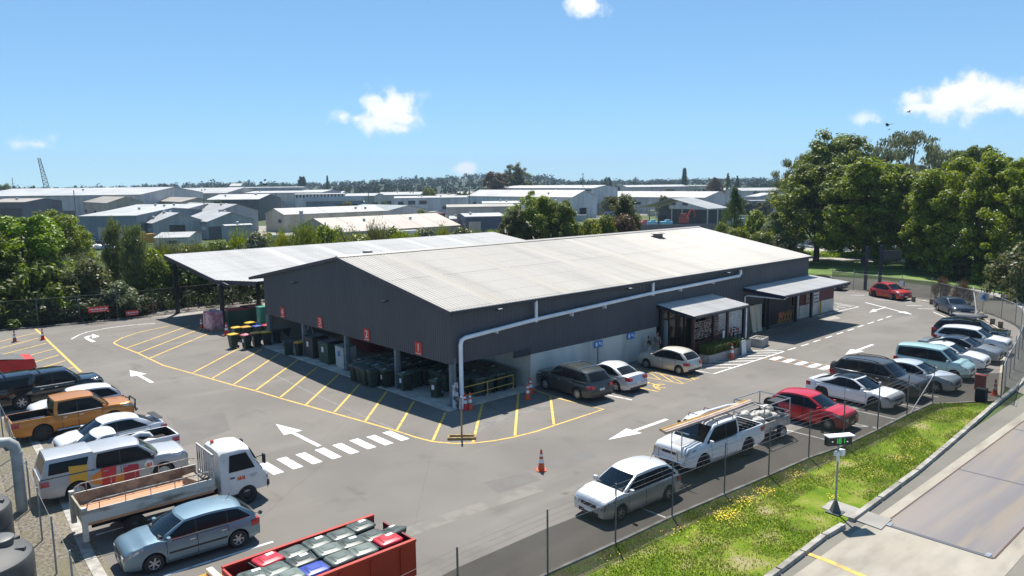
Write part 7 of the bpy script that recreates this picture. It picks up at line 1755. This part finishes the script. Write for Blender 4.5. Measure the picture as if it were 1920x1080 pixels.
        for k in range(r2.choice((0, 1, 2, 3))):
            fx, fy = r2.uniform(.15, .85), r2.uniform(.2, .42)
            if axis == 'x': zz = h+rise*fy*2
            else: zz = h+rise*(1-abs(fx-.5)*2)
            g = MB(); g.lathe([(.35, -.3), (.35, .5), (.5, .55), (.45, .85), (.05, .95)], 8, c=(fx*A, fy*B, zz)); g.build('roof_vent', M_GALV, o)
    # wall sheets: a gutter and downpipes give the far walls their edges
    g = MB(); g.box((A/2, -e*.9, h-.02), (A, .14, .16)) if axis == 'x' else g.box((-e*.9, B/2, h-.02), (.14, B, .16)); g.build('gutter', rm_('pale'), o)
    o['dims'] = 0; del o['dims']
    return o, A, B, h
FR = -42
shed('very long white-roofed warehouse across the far left skyline', -70, 262, 265, None, 369, 2.3, 'x', FR, 'pale', 'white', 44, strips=6, wins=((.05, .2, .3, .55), (.5, .62, .2, .5)))
shed('pale warehouse continuing the far left skyline towards the middle', 264, 320, 425, None, 364, 2.2, 'x', FR, 'stain', 'pale', 40, strips=4)
shed('dark open-fronted shed low at the far left edge', -30, 205, 50, None, 380, .8, 'x', FR, 'dark', 'beige', 14, doors=((.1, .9, .8),))
o, A, B, h = shed('beige gabled shed with a white sign board on its front', 198, 200, 270, 158, 381, 1.6, 'y', 0, 'beige', 'beige')
g = MB(); g.box((A*.48, -.12, h*.55), (A*.62, .1, 1.3)); s_ = g.build('sign_board', wm_('white'), o)
g = MB(); [g.box((A*.26+k*A*.055, -.18, h*.55), (A*.032 if k % 4 else A*.02, .05, .62)) for k in range(9)]; g.build('lettering', wm_('dark'), s_)
shed('smaller beige gabled shed right of the signed one', 338, 216, 402, 294, 379, 1.2, 'y', 0, 'beige', 'beige', doors=((.2, .5, .6),))
shed('low shed with white roof and dark blue wall behind the left trees', 143, 126, 256, None, 406, .9, 'x', FR, 'blue', 'white', 24, strips=3)
shed('long low white roof behind the twin grey sheds', 208, 168, 350, None, 394, .9, 'x', FR, 'grey', 'white', 20, strips=3)
shed('grey gabled shed, left of the twins, with dark open doorway', 281, 118, 385, 230, 419, 1.75, 'y', 0, 'grey', 'white', doors=((.30, .60, .86),), strips=2)
shed('grey gabled shed, right of the twins', 385, 117, 477, 343, 416, 1.6, 'y', 0, 'grey', 'white', strips=2)
shed('small flat-topped annexe with white edge beside the twin sheds', 418, 104, 472, 415, 424, .15, 'x', 0, 'grey', 'white')
shed('low pale roof just behind the hedge, below the twin sheds', 282, 92, 352, None, 447, .5, 'x', -30, 'pale', 'pale', 8)
shed('wide grey gabled shed behind the twin sheds', 402, 152, 484, 322, 398, 1.7, 'y', 0, 'grey', 'pale', doors=((.62, .85, .4),))
shed('building with white roof and dark glazed band beyond the beige sheds', 385, 240, 486, None, 375, 1.6, 'x', FR, 'dark', 'white', 22, wins=((.1, .9, .3, .7),))
shed('white roofed factory beneath a long grey roof monitor', 424, 330, 604, None, 363, 1.0, 'x', FR, 'pale', 'white', 36)
shed('long grey roof monitor along the top of the far factory', 420, 352, 568, None, 353, .3, 'x', FR, 'grey', 'grey', 10, name='roof_monitor')
o, A, B, h = shed('blue-walled factory with white roof in mid distance', 572, 226, 682, 540, 376, 1.1, 'x', -30, 'blue', 'white', wins=((.08, .4, .1, .3), (.5, .9, .55, .8)))
o, A, B, h = shed('striped clerestory box on top of the blue-walled factory', 552, 236, 646, None, 365, .2, 'x', -34, 'white', 'pale', 5, name='clerestory')
g = MB(); [g.box((A*(k+.5)/14, -.06, h*.93), (A*.032, .1, h*.12)) for k in range(14)]; g.build('window', M_FGL, o)
shed('white roof showing behind the blue-walled factory', 640, 335, 702, None, 368, 1.0, 'x', FR, 'stain', 'pale', 24)
shed('far pale roof beneath the wooded skyline', 706, 380, 792, None, 366, 1.3, 'x', FR, 'pale', 'pale', 26)
shed('small far white roof left of the wooded skyline', 596, 420, 640, None, 363, 1.0, 'x', FR, 'pale', 'white', 20)
shed('cream-walled long shed with grey roof and flue', 530, 142, 722, 498, 403, 1.3, 'x', 0, 'cream', 'pale', strips=4)
b_ = D(562, 262); b_.z = ZP; g = MB(); g.box((0, 0, 3.6), (.9, .9, 7.2)); g.box((0, 0, 7.3), (1.1, 1.1, .25)); o = g.build('flue', rm_('grey')); o.location = b_; tag(o, 'square grey flue standing before the cream-walled long shed', 'flue')
shed('grey-green roofed gabled shed right of the cream one', 724, 180, 802, 645, 396, 1.4, 'y', 0, 'pale', 'green', strips=2)
shed('big cream-roofed shed just behind the hedge', 628, 94, 862, 552, 440, 2.1, 'x', 0, 'beige', 'cream', strips=5)
shed('white two-storey office with dark windows left of the white warehouse', 738, 262, 884, None, 372, .5, 'x', -36, 'white', 'white', 18, wins=((.18, .27, .62, .85), (.32, .42, .62, .85), (.62, .68, .3, .5), (.75, .82, .3, .5), (.05, .12, .2, .8)))
shed('lower white wing with small windows of the large white warehouse', 1073, 204, 1119, 877, 370, 2.2, 'y', 0, 'white', 'white', strips=2)
o, A, B, h = shed('tall white warehouse hall with long clerestory line', 1113, 240, 1158, 928, 353, 1.0, 'y', 0, 'white', 'white')
g = MB(); g.box((-.1, B*.5, h-1.0), (.1, B*.96, .9)); g.build('window', M_FGL, o)
o, A, B, h = shed('white office wing with dark windows before the white warehouse', 1000, 190, None, 905, 384, .4, 'x', 0, 'white', 'white') if False else shed('white office wing with dark windows before the white warehouse', 905, 196, 990, None, 382, .5, 'x', -38, 'white', 'white', 10, wins=((.05, .16, .6, .78), (.3, .38, .6, .78), (.45, .55, .6, .78), (.75, .85, .6, .78)))
shed('wide white shed with low roof right of the white warehouse', 1322, 232, 1371, 1118, 371, 2.0, 'y', 0, 'pale', 'white', strips=3)
o, A, B, h = shed('open-sided steel shed with grey roof and dark interior', 1328, 122, 1364, 1198, 392, 2.0, 'x', 0, 'dark', 'grey', open_=True)
shed('long stained concrete wall building before the white office', 838, 152, 966, None, 389, .4, 'x', -36, 'stain', 'beige', 12, doors=((.1, .2, .5), (.55, .7, .6)), name='old_building', cat='building')
shed('small dark shed with bright white roof above the canopy', 872, 112, 946, None, 407, .4, 'x', -30, 'darkblue', 'white', 9)
shed('tiny white flat roof left of the dark small shed', 842, 128, 905, None, 411, .4, 'x', -38, 'pale', 'pale', 8)
shed('far white shed below the Norfolk pine skyline', 1176, 430, 1290, None, 351, 1.0, 'x', FR, 'stain', 'white', 30)
shed('far ochre-fronted shop row right of the pine', 1284, 440, 1330, None, 349, .4, 'x', FR, 'cream', 'grey', 12)
shed('far pale sheds left of the roadside trees, upper roof', 1392, 350, 1475, None, 358, 1.2, 'x', FR, 'pale', 'pale', 26)
shed('grey-walled far shed left of the roadside trees, lower roof', 1422, 262, 1478, 1398, 369, 1.2, 'y', 0, 'grey', 'white')
shed('stacked blue shipping containers beyond the conifer', 1409, 226, 1447, None, 377, .05, 'x', FR, 'contblue', 'grey', 6, name='container_stack', cat='container', eav=.02)
shed('far small white house roof on the left ridge', 430, 620, 452, None, 349, 2.0, 'x', FR, 'white', 'pale', 10, name='house', cat='house')
rs = random.Random(31)
GF = 'low sheds scattered over the far plain'
for k in range(58):
    u = rs.uniform(-40, 1480); d = rs.uniform(230, 640); yh = 349-u*.0105
    hgt = rs.uniform(4.0, 6.5); v = yh+(11.95-ZP-hgt)*F_PX/(d+130); wpx = rs.uniform(18, 62)
    o, A, B, h = shed('low pale shed scattered over the far plain', u, d, u+wpx, None, v, rs.uniform(.6, 1.6), 'x', FR+rs.uniform(-20, 20), rs.choice(['pale', 'grey', 'stain', 'beige', 'white']), rs.choice(['white', 'white', 'pale', 'beige', 'grey']), rs.uniform(12, 24))
    o['group'] = GF
# yard wall and machines by the open shed
a, b = D(1060, 232), D(1345, 240)
g = MB(); beam(g, (a.x, a.y, ZP+1.5), (b.x, b.y, ZP+1.5), .2, 3.0); o = g.build('yard_wall', wm_('dark')); tag(o, 'dark boundary wall in front of the open steel shed', 'wall')
ex = thing('excavator', 'red excavator with raised arm beside the open shed', 'excavator', D(1284, 246, ZP), .4); ex.scale = (1.2, 1.2, 1.05)
g = MB(); g.box((0, 0, 3.6), (3.2, 2.2, 1.5), bev=.3); g.box((-.9, 0, 4.9), (1.2, 1.6, 1.4), top=(.8, .9)); g.build('body', mat('excavator_red', (.26, .035, .02), .5), ex)
g = MB(); g.box((0, 0, 1.4), (2.4, 2.6, 2.8)); g.build('track_base', M_UNDER, ex)
g = MB(); g.tube([(.8, -.6, 4.2), (1.8, -1.4, 6.6), (2.6, -2.0, 6.4)], .28, 6); g.tube([(2.6, -2.0, 6.4), (2.7, -2.1, 4.4)], .2, 6); g.build('arm', mat('excavator_red', (.4, .05, .03)), ex)
for k, (u, c, lb) in enumerate(((1222, (.20, .42, .50), 'pale blue machine left of the excavator'), (1250, (.16, .38, .48), 'second pale blue container nearer the excavator'), (1207, (.45, .10, .10), 'small red machine at the left of the blue ones'))):
    g = MB(); g.box((0, 0, 2.9), (2.4, 1.8, 1.1), bev=.15); g.box((.3, 0, 3.7), (1.0, 1.3, .6), top=(.8, .8)); g.box((0, 0, 1.2), (2.2, 1.6, 2.4)); o = g.build('yard_machine', mat('machine_%d' % k, c, .5)); o.scale = (1.5, 1.5, 1); o.location = D(u, 244, ZP); o.rotation_euler = (0, 0, -.6); tag(o, lb, 'machine')
# crane boom far left
cr = thing('crane', 'distant lattice crane boom against the sky at the far left', 'crane', D(87, 430))
h0 = ZAT(D(87, 430), 352); h1 = ZAT(D(77.5, 430), 296); b0 = D(87, 430)-D(87, 430); b1 = D(77.5, 430)-D(87, 430)
g = MB(); n_ = 16; lt = []
for k in range(n_+1):
    p = b0.lerp(b1, k/n_)+Vector((0, 0, lerp(h0, h1, k/n_))); w = lerp(1.3, .55, k/n_); s = Vector((RT.x, RT.y, 0))*w; q = Vector((0, 0, 0)); lt.append((p-s, p+s))
for s in (0, 1): g.tube([x[s] for x in lt], .16, 4)
for k in range(n_): g.tube([lt[k][k % 2], lt[k+1][(k+1) % 2]], .10, 4); g.tube([lt[k][0], lt[k][1]], .09, 4)
g.build('boom', mat('crane_grey', (.12, .13, .14), .6), cr)
g = MB(); g.box((0, 0, h0/2), (3, 3, h0)); g.build('cab', mat('crane_grey', (.12, .13, .14)), cr)
for u, d, v, lb in ((24, 560, 333, 'thin mast with lamp head at the far left edge'), (1093, 380, 325, 'thin mast above the white warehouse roof'), (137, 345, 357, 'dark power pole before the long white roof'), (380, 300, 374, 'grey power pole beside the twin grey sheds'), (244, 350, 370, 'thin pole in front of the signed beige shed'), (516, 330, 362, 'thin pole by the blue-walled factory gable'), (690, 360, 356, 'thin pole above the cream long shed'), (880, 340, 352, 'thin pole beside the white warehouse wing')):
    b = D(u, d); b.z = terr(b.x, b.y); h = ZAT(b, v)-b.z; g = MB(); g.tube([(0, 0, 0), (0, 0, h)], .17, 5); g.box((0, 0, h-.3), (.2, 1.8, .18)); o = g.build('mast', mat('mast', (.13, .13, .13), .7)); o.location = b; tag(o, lb, 'mast')
# scrap yard cars beyond the left trees
src = [o for o in bpy.data.objects if o.parent is None and o.get('category') == 'car']
GS = 'cars crammed in the scrap yard'
for k in range(22):
    u = rs.uniform(134, 200) if k < 17 else rs.uniform(238, 262); d = rs.uniform(222, 262); b = D(u, d, ZP)
    c = copy_tree(src[(0, 4, 2, 4, 0, 10, 4)[k % 7] % len(src)], None, 'parked car crammed in the scrap yard beyond the left trees', GS, (b.x, b.y, ZP), rs.uniform(0, 6))
b = D(267, 236, ZP); g = MB(); g.box((0, 0, 2.4), (4.5, 2, 1.2), bev=.2); g.box((-1.2, 0, 3.3), (1.6, 1.7, .7), top=(.8, .9)); g.box((0, 0, 1.1), (4, 1.8, 1.4)); o = g.build('loader', mat('loader_orange', (.6, .28, .03), .5)); o.location = b; o.rotation_euler = (0, 0, .3); tag(o, 'orange-yellow loader in the scrap yard beside the grey twin shed', 'loader')
GC = 'containers and vans in the far yards'
for k in range(40):
    u = rs.uniform(120, 1470); d = rs.uniform(215, 420); b = D(u, d, ZP); L_ = rs.choice((6, 6, 12, 4.6)); c = rs.choice(('white', 'contblue', 'maroon', 'pale', 'beige', 'grey'))
    g = MB(); g.box((0, 0, 1.35), (L_, 2.4, 2.5), bev=.04); [g.box((lerp(-L_/2+.4, L_/2-.4, q/5), -1.21, 1.35), (.06, .04, 2.3)) for q in range(6)]; o = g.build('container', wm_(c)); o.location = b; o.rotation_euler = (0, 0, rs.uniform(0, 3)); tag(o, 'container standing in the far industrial yards', 'container', GC)
# far trees one can tell apart
for u, d, v, w, lf, kd, lb in ((928, 420, 317, 62, 'brown', 'broad2', 'large rounded bronze tree on the skyline, left of the pair'), (965, 430, 306, 66, 'olive', 'broad3', 'large rounded olive tree on the skyline, right of the pair'), (1283, 620, 315, 20, 'dark', 'norfolk1', 'tall pointed Norfolk pine on the skyline'), (566, 700, 330, 22, 'blue', 'broad1', 'single taller tree standing above the left skyline'), (614, 700, 329, 9, 'dark', 'norfolk1', 'thin pointed pine on the left skyline'), (1365, 520, 324, 22, 'dark', 'conifer1', 'dark pine in the skyline row left of the roadside trees'), (1342, 500, 332, 36, 'brown', 'broad1', 'rounded bronze-tinged tree on the right skyline'), (1382, 510, 329, 20, 'blue', 'conifer1', 'second dark pine in the skyline row'), (60, 620, 345, 16, 'dark', 'broad2', 'dark tree above the long white roof at the far left'), (8, 600, 344, 40, 'mid', 'broad3', 'tree beside the thin mast at the far left edge'), (628, 345, 384, 17, 'mid', 'bush1', 'round green bush before the blue-walled factory'), (805, 420, 352, 36, 'yellow', 'broad1', 'yellow-green tree left of the skyline woods'), (1140, 470, 330, 22, 'blue', 'open1', 'slim tree above the white hall roof')):
    T('skyline_tree' if kd != 'bush1' else 'shrub', lb, kd, u, d, v, w, lf)
GT = 'trees dotted between the far sheds'
for k in range(120):
    u = rs.uniform(-30, 1480); d = rs.uniform(300, 760); b = D(u, d, ZP); h = rs.uniform(5, 11)
    tree('far_tree', 'tree dotted between the far sheds on the plain', ('broad1', 'broad2', 'broad3', 'bush1')[k % 4], b, h, h*rs.uniform(.7, 1.1), rs.choice(['dark', 'mid', 'olive', 'blue', 'fresh']), GT)
# wooded hills on the horizon
crest = [(-150, 0), (0, -2), (120, -3), (250, -2), (350, 2), (480, 2), (560, 0), (640, 3), (740, 5), (830, 8), (890, 13), (960, 14), (1010, 10), (1060, 0), (1150, -1), (1300, 0), (1480, 1), (1700, 5), (2050, 8)]
g = MB(); rows = []
for k in range(90):
    u = lerp(-200, 2100, k/89); row = []
    for d, f in ((700, 0), (1000, .35), (1350, .8), (1700, 1.0), (2400, .6)):
        p = D(u, d); z = max(0, 11.95+interp(crest, u)*1700/F_PX-7)*f*(1+.08*mn.noise(Vector((k*.4, d*.01, 0)))); row.append(Vector((p.x, p.y, z-.3+ZP*(1-f))))
    rows.append(row)
g.grid(rows); struct(g, 'hills', mat('hill_green', (.018, .03, .014), .95, c2=(.028, .042, .02), scale=.02, detail=8), smooth=60)
g = MB(); r = random.Random(15)
for k in range(3400):
    u = r.uniform(-160, 2060); d = r.choice([r.uniform(560, 1000), r.uniform(1000, 1750), r.uniform(1300, 1720)]); p = D(u, d)
    zt = max(0, 11.95+interp(crest, u)*1700/F_PX-7)*interp([(700, 0), (1000, .35), (1350, .8), (1700, 1)], d)
    hh = r.uniform(4, 9)*(1.5 if r.random() < .06 else 1); w = hh*r.uniform(.4, .75)
    leaves(g, Vector((p.x, p.y, zt+hh*.5)), w, 26, hh*.33, r, .5, 1.0, 0, .8)
tag(g.build('far_woods', mat('leaf_far', (.034, .052, .026), 1.0, spec=0, island=.5), recalc=False), kind='stuff')
# ================================================================== light, sky, camera
SUN_AZ, SUN_EL = R_(52.5), R_(61.0)
sd = Vector((math.cos(SUN_AZ)*math.cos(SUN_EL), math.sin(SUN_AZ)*math.cos(SUN_EL), math.sin(SUN_EL)))
sl = bpy.data.lights.new('sun', 'SUN'); sl.energy = 4.6; sl.angle = R_(.53); sl.color = (1.0, .95, .87)
so = bpy.data.objects.new('sun', sl); col.objects.link(so); so.rotation_euler = sd.to_track_quat('Z', 'Y').to_euler(); so.location = (0, 0, 60)
w = bpy.data.worlds.new('World'); sc.world = w; w.use_nodes = True
nt = w.node_tree; L = nt.links; bg = nt.nodes['Background']
sky = _n(nt, 'ShaderNodeTexSky', sky_type='NISHITA'); sky.sun_disc = False; sky.sun_elevation = SUN_EL; sky.sun_rotation = math.pi/2-SUN_AZ
sky.altitude = 40; sky.air_density = .65; sky.dust_density = 0; sky.ozone_density = 6
tc = _n(nt, 'ShaderNodeTexCoord')
# small fair-weather clouds: each a soft patch of noise about a bearing
def vmath(op, a, b=None, out=0):
    n = _n(nt, 'ShaderNodeVectorMath', operation=op)
    if hasattr(a, 'links'): L.new(a, n.inputs[0])
    else: n.inputs[0].default_value = a
    if b is not None:
        if hasattr(b, 'links'): L.new(b, n.inputs[1])
        else: n.inputs[1].default_value = b
    return n.outputs[out]
def fmath(op, a, b=None, clamp=False):
    n = _n(nt, 'ShaderNodeMath', operation=op); n.use_clamp = clamp
    for i, x in enumerate((a, b)):
        if x is None: continue
        if hasattr(x, 'links'): L.new(x, n.inputs[i])
        else: n.inputs[i].default_value = x
    return n.outputs[0]
def ray(u, v): return (FW + RT*((u-960)/F_PX) - UP*((v-540)/F_PX)).normalized()
dirv = vmath('NORMALIZE', tc.outputs['Generated'])
nz = _n(nt, 'ShaderNodeTexNoise'); nz.inputs['Scale'].default_value = 26; nz.inputs['Detail'].default_value = 9; nz.inputs['Roughness'].default_value = .58; L.new(dirv, nz.inputs['Vector'])
nz2 = _n(nt, 'ShaderNodeTexNoise'); nz2.inputs['Scale'].default_value = 9; nz2.inputs['Detail'].default_value = 4; L.new(dirv, nz2.inputs['Vector'])
total = None
for u, v, rx, ry, a in ((640, 219, 36, 24, 1.0), (722, 205, 62, 42, 1.0), (668, 222, 34, 18, .95), (735, 238, 40, 14, .8), (762, 222, 30, 18, .8), (1092, 10, 42, 30, 1.0), (1070, 30, 30, 8, .35), (1720, 182, 46, 24, 1.0), (1795, 178, 72, 42, 1.15), (1880, 190, 80, 22, 1.1), (1740, 200, 60, 14, 1.0), (1820, 205, 70, 12, .9), (1645, 225, 46, 16, .55), (66, 272, 38, 16, .85), (115, 268, 40, 10, .32), (872, 315, 22, 13, .7)):
    c = ray(u, v); ux = (Vector((0, 0, 1)).cross(c)).normalized(); uz = c.cross(ux).normalized()
    dx = fmath('DIVIDE', vmath('DOT_PRODUCT', dirv, tuple(ux), 1), rx/F_PX); dz = fmath('DIVIDE', vmath('DOT_PRODUCT', dirv, tuple(uz), 1), ry/F_PX)
    r2 = fmath('ADD', fmath('MULTIPLY', dx, dx), fmath('MULTIPLY', dz, dz))
    fr_ = fmath('GREATER_THAN', vmath('DOT_PRODUCT', dirv, tuple(c), 1), .5)
    m_ = fmath('MULTIPLY', fmath('SUBTRACT', 1.0, fmath('MULTIPLY', fmath('SQRT', r2), .62), True), fr_)
    m_ = fmath('MULTIPLY', m_, a)
    total = m_ if total is None else fmath('MAXIMUM', total, m_)
t = fmath('ADD', total, fmath('MULTIPLY', fmath('SUBTRACT', nz.outputs['Fac'], .53), 2.2))
t = fmath('ADD', t, fmath('MULTIPLY', fmath('SUBTRACT', nz2.outputs['Fac'], .5), 1.1))
mr = _n(nt, 'ShaderNodeMapRange', interpolation_type='SMOOTHSTEP'); mr.inputs['From Min'].default_value = .30; mr.inputs['From Max'].default_value = .84; L.new(t, mr.inputs['Value'])
cov = fmath('MULTIPLY', mr.outputs[0], fmath('MULTIPLY', total, 2.2, True))
tint = _n(nt, 'ShaderNodeMix', data_type='RGBA', blend_type='MULTIPLY'); tint.inputs['Factor'].default_value = 1; gm = _n(nt, 'ShaderNodeGamma'); gm.inputs['Gamma'].default_value = .6; L.new(sky.outputs[0], gm.inputs['Color']); L.new(gm.outputs[0], tint.inputs['A']); tint.inputs['B'].default_value = (1.42, 2.06, 2.42, 1)
cm = _n(nt, 'ShaderNodeMix', data_type='RGBA'); L.new(cov, cm.inputs['Factor']); L.new(tint.outputs['Result'], cm.inputs['A']); cm.inputs['B'].default_value = (9.2, 9.3, 9.5, 1)
L.new(cm.outputs['Result'], bg.inputs['Color']); bg.inputs['Strength'].default_value = .075
# the air of the place: one even box of faint haze
HAZE = 0.00017
hz = MB(); hz.box((600, 700, 67), (6400, 6400, 146)); ho = hz.build('haze', None); ho.data.materials.clear()
hm = bpy.data.materials.new('haze_air'); hm.use_nodes = True; hn = hm.node_tree; hn.nodes.remove(hn.nodes['Principled BSDF'])
pv = _n(hn, 'ShaderNodeVolumePrincipled'); pv.inputs['Color'].default_value = (.62, .82, 1.0, 1); pv.inputs['Density'].default_value = HAZE; pv.inputs['Anisotropy'].default_value = .0
hn.links.new(pv.outputs[0], hn.nodes['Material Output'].inputs['Volume']); ho.data.materials.append(hm); tag(ho, kind='stuff')
cd = bpy.data.cameras.new('camera'); co = bpy.data.objects.new('camera', cd); col.objects.link(co)
co.matrix_world = Matrix(((RT.x, UP.x, -FW.x, CAM.x), (RT.y, UP.y, -FW.y, CAM.y), (RT.z, UP.z, -FW.z, CAM.z), (0, 0, 0, 1)))
cd.sensor_fit = 'HORIZONTAL'; cd.sensor_width = 36; cd.lens = 36*F_PX/1920; cd.clip_start = .5; cd.clip_end = 20000
sc.camera = co
sc.view_settings.view_transform = 'Standard'; sc.view_settings.look = 'None'; sc.view_settings.exposure = .75; sc.view_settings.gamma = 1
sc.cycles.use_denoising = True
sc.cycles.max_bounces = 8; sc.cycles.transparent_max_bounces = 12; sc.cycles.diffuse_bounces = 4; sc.cycles.glossy_bounces = 3
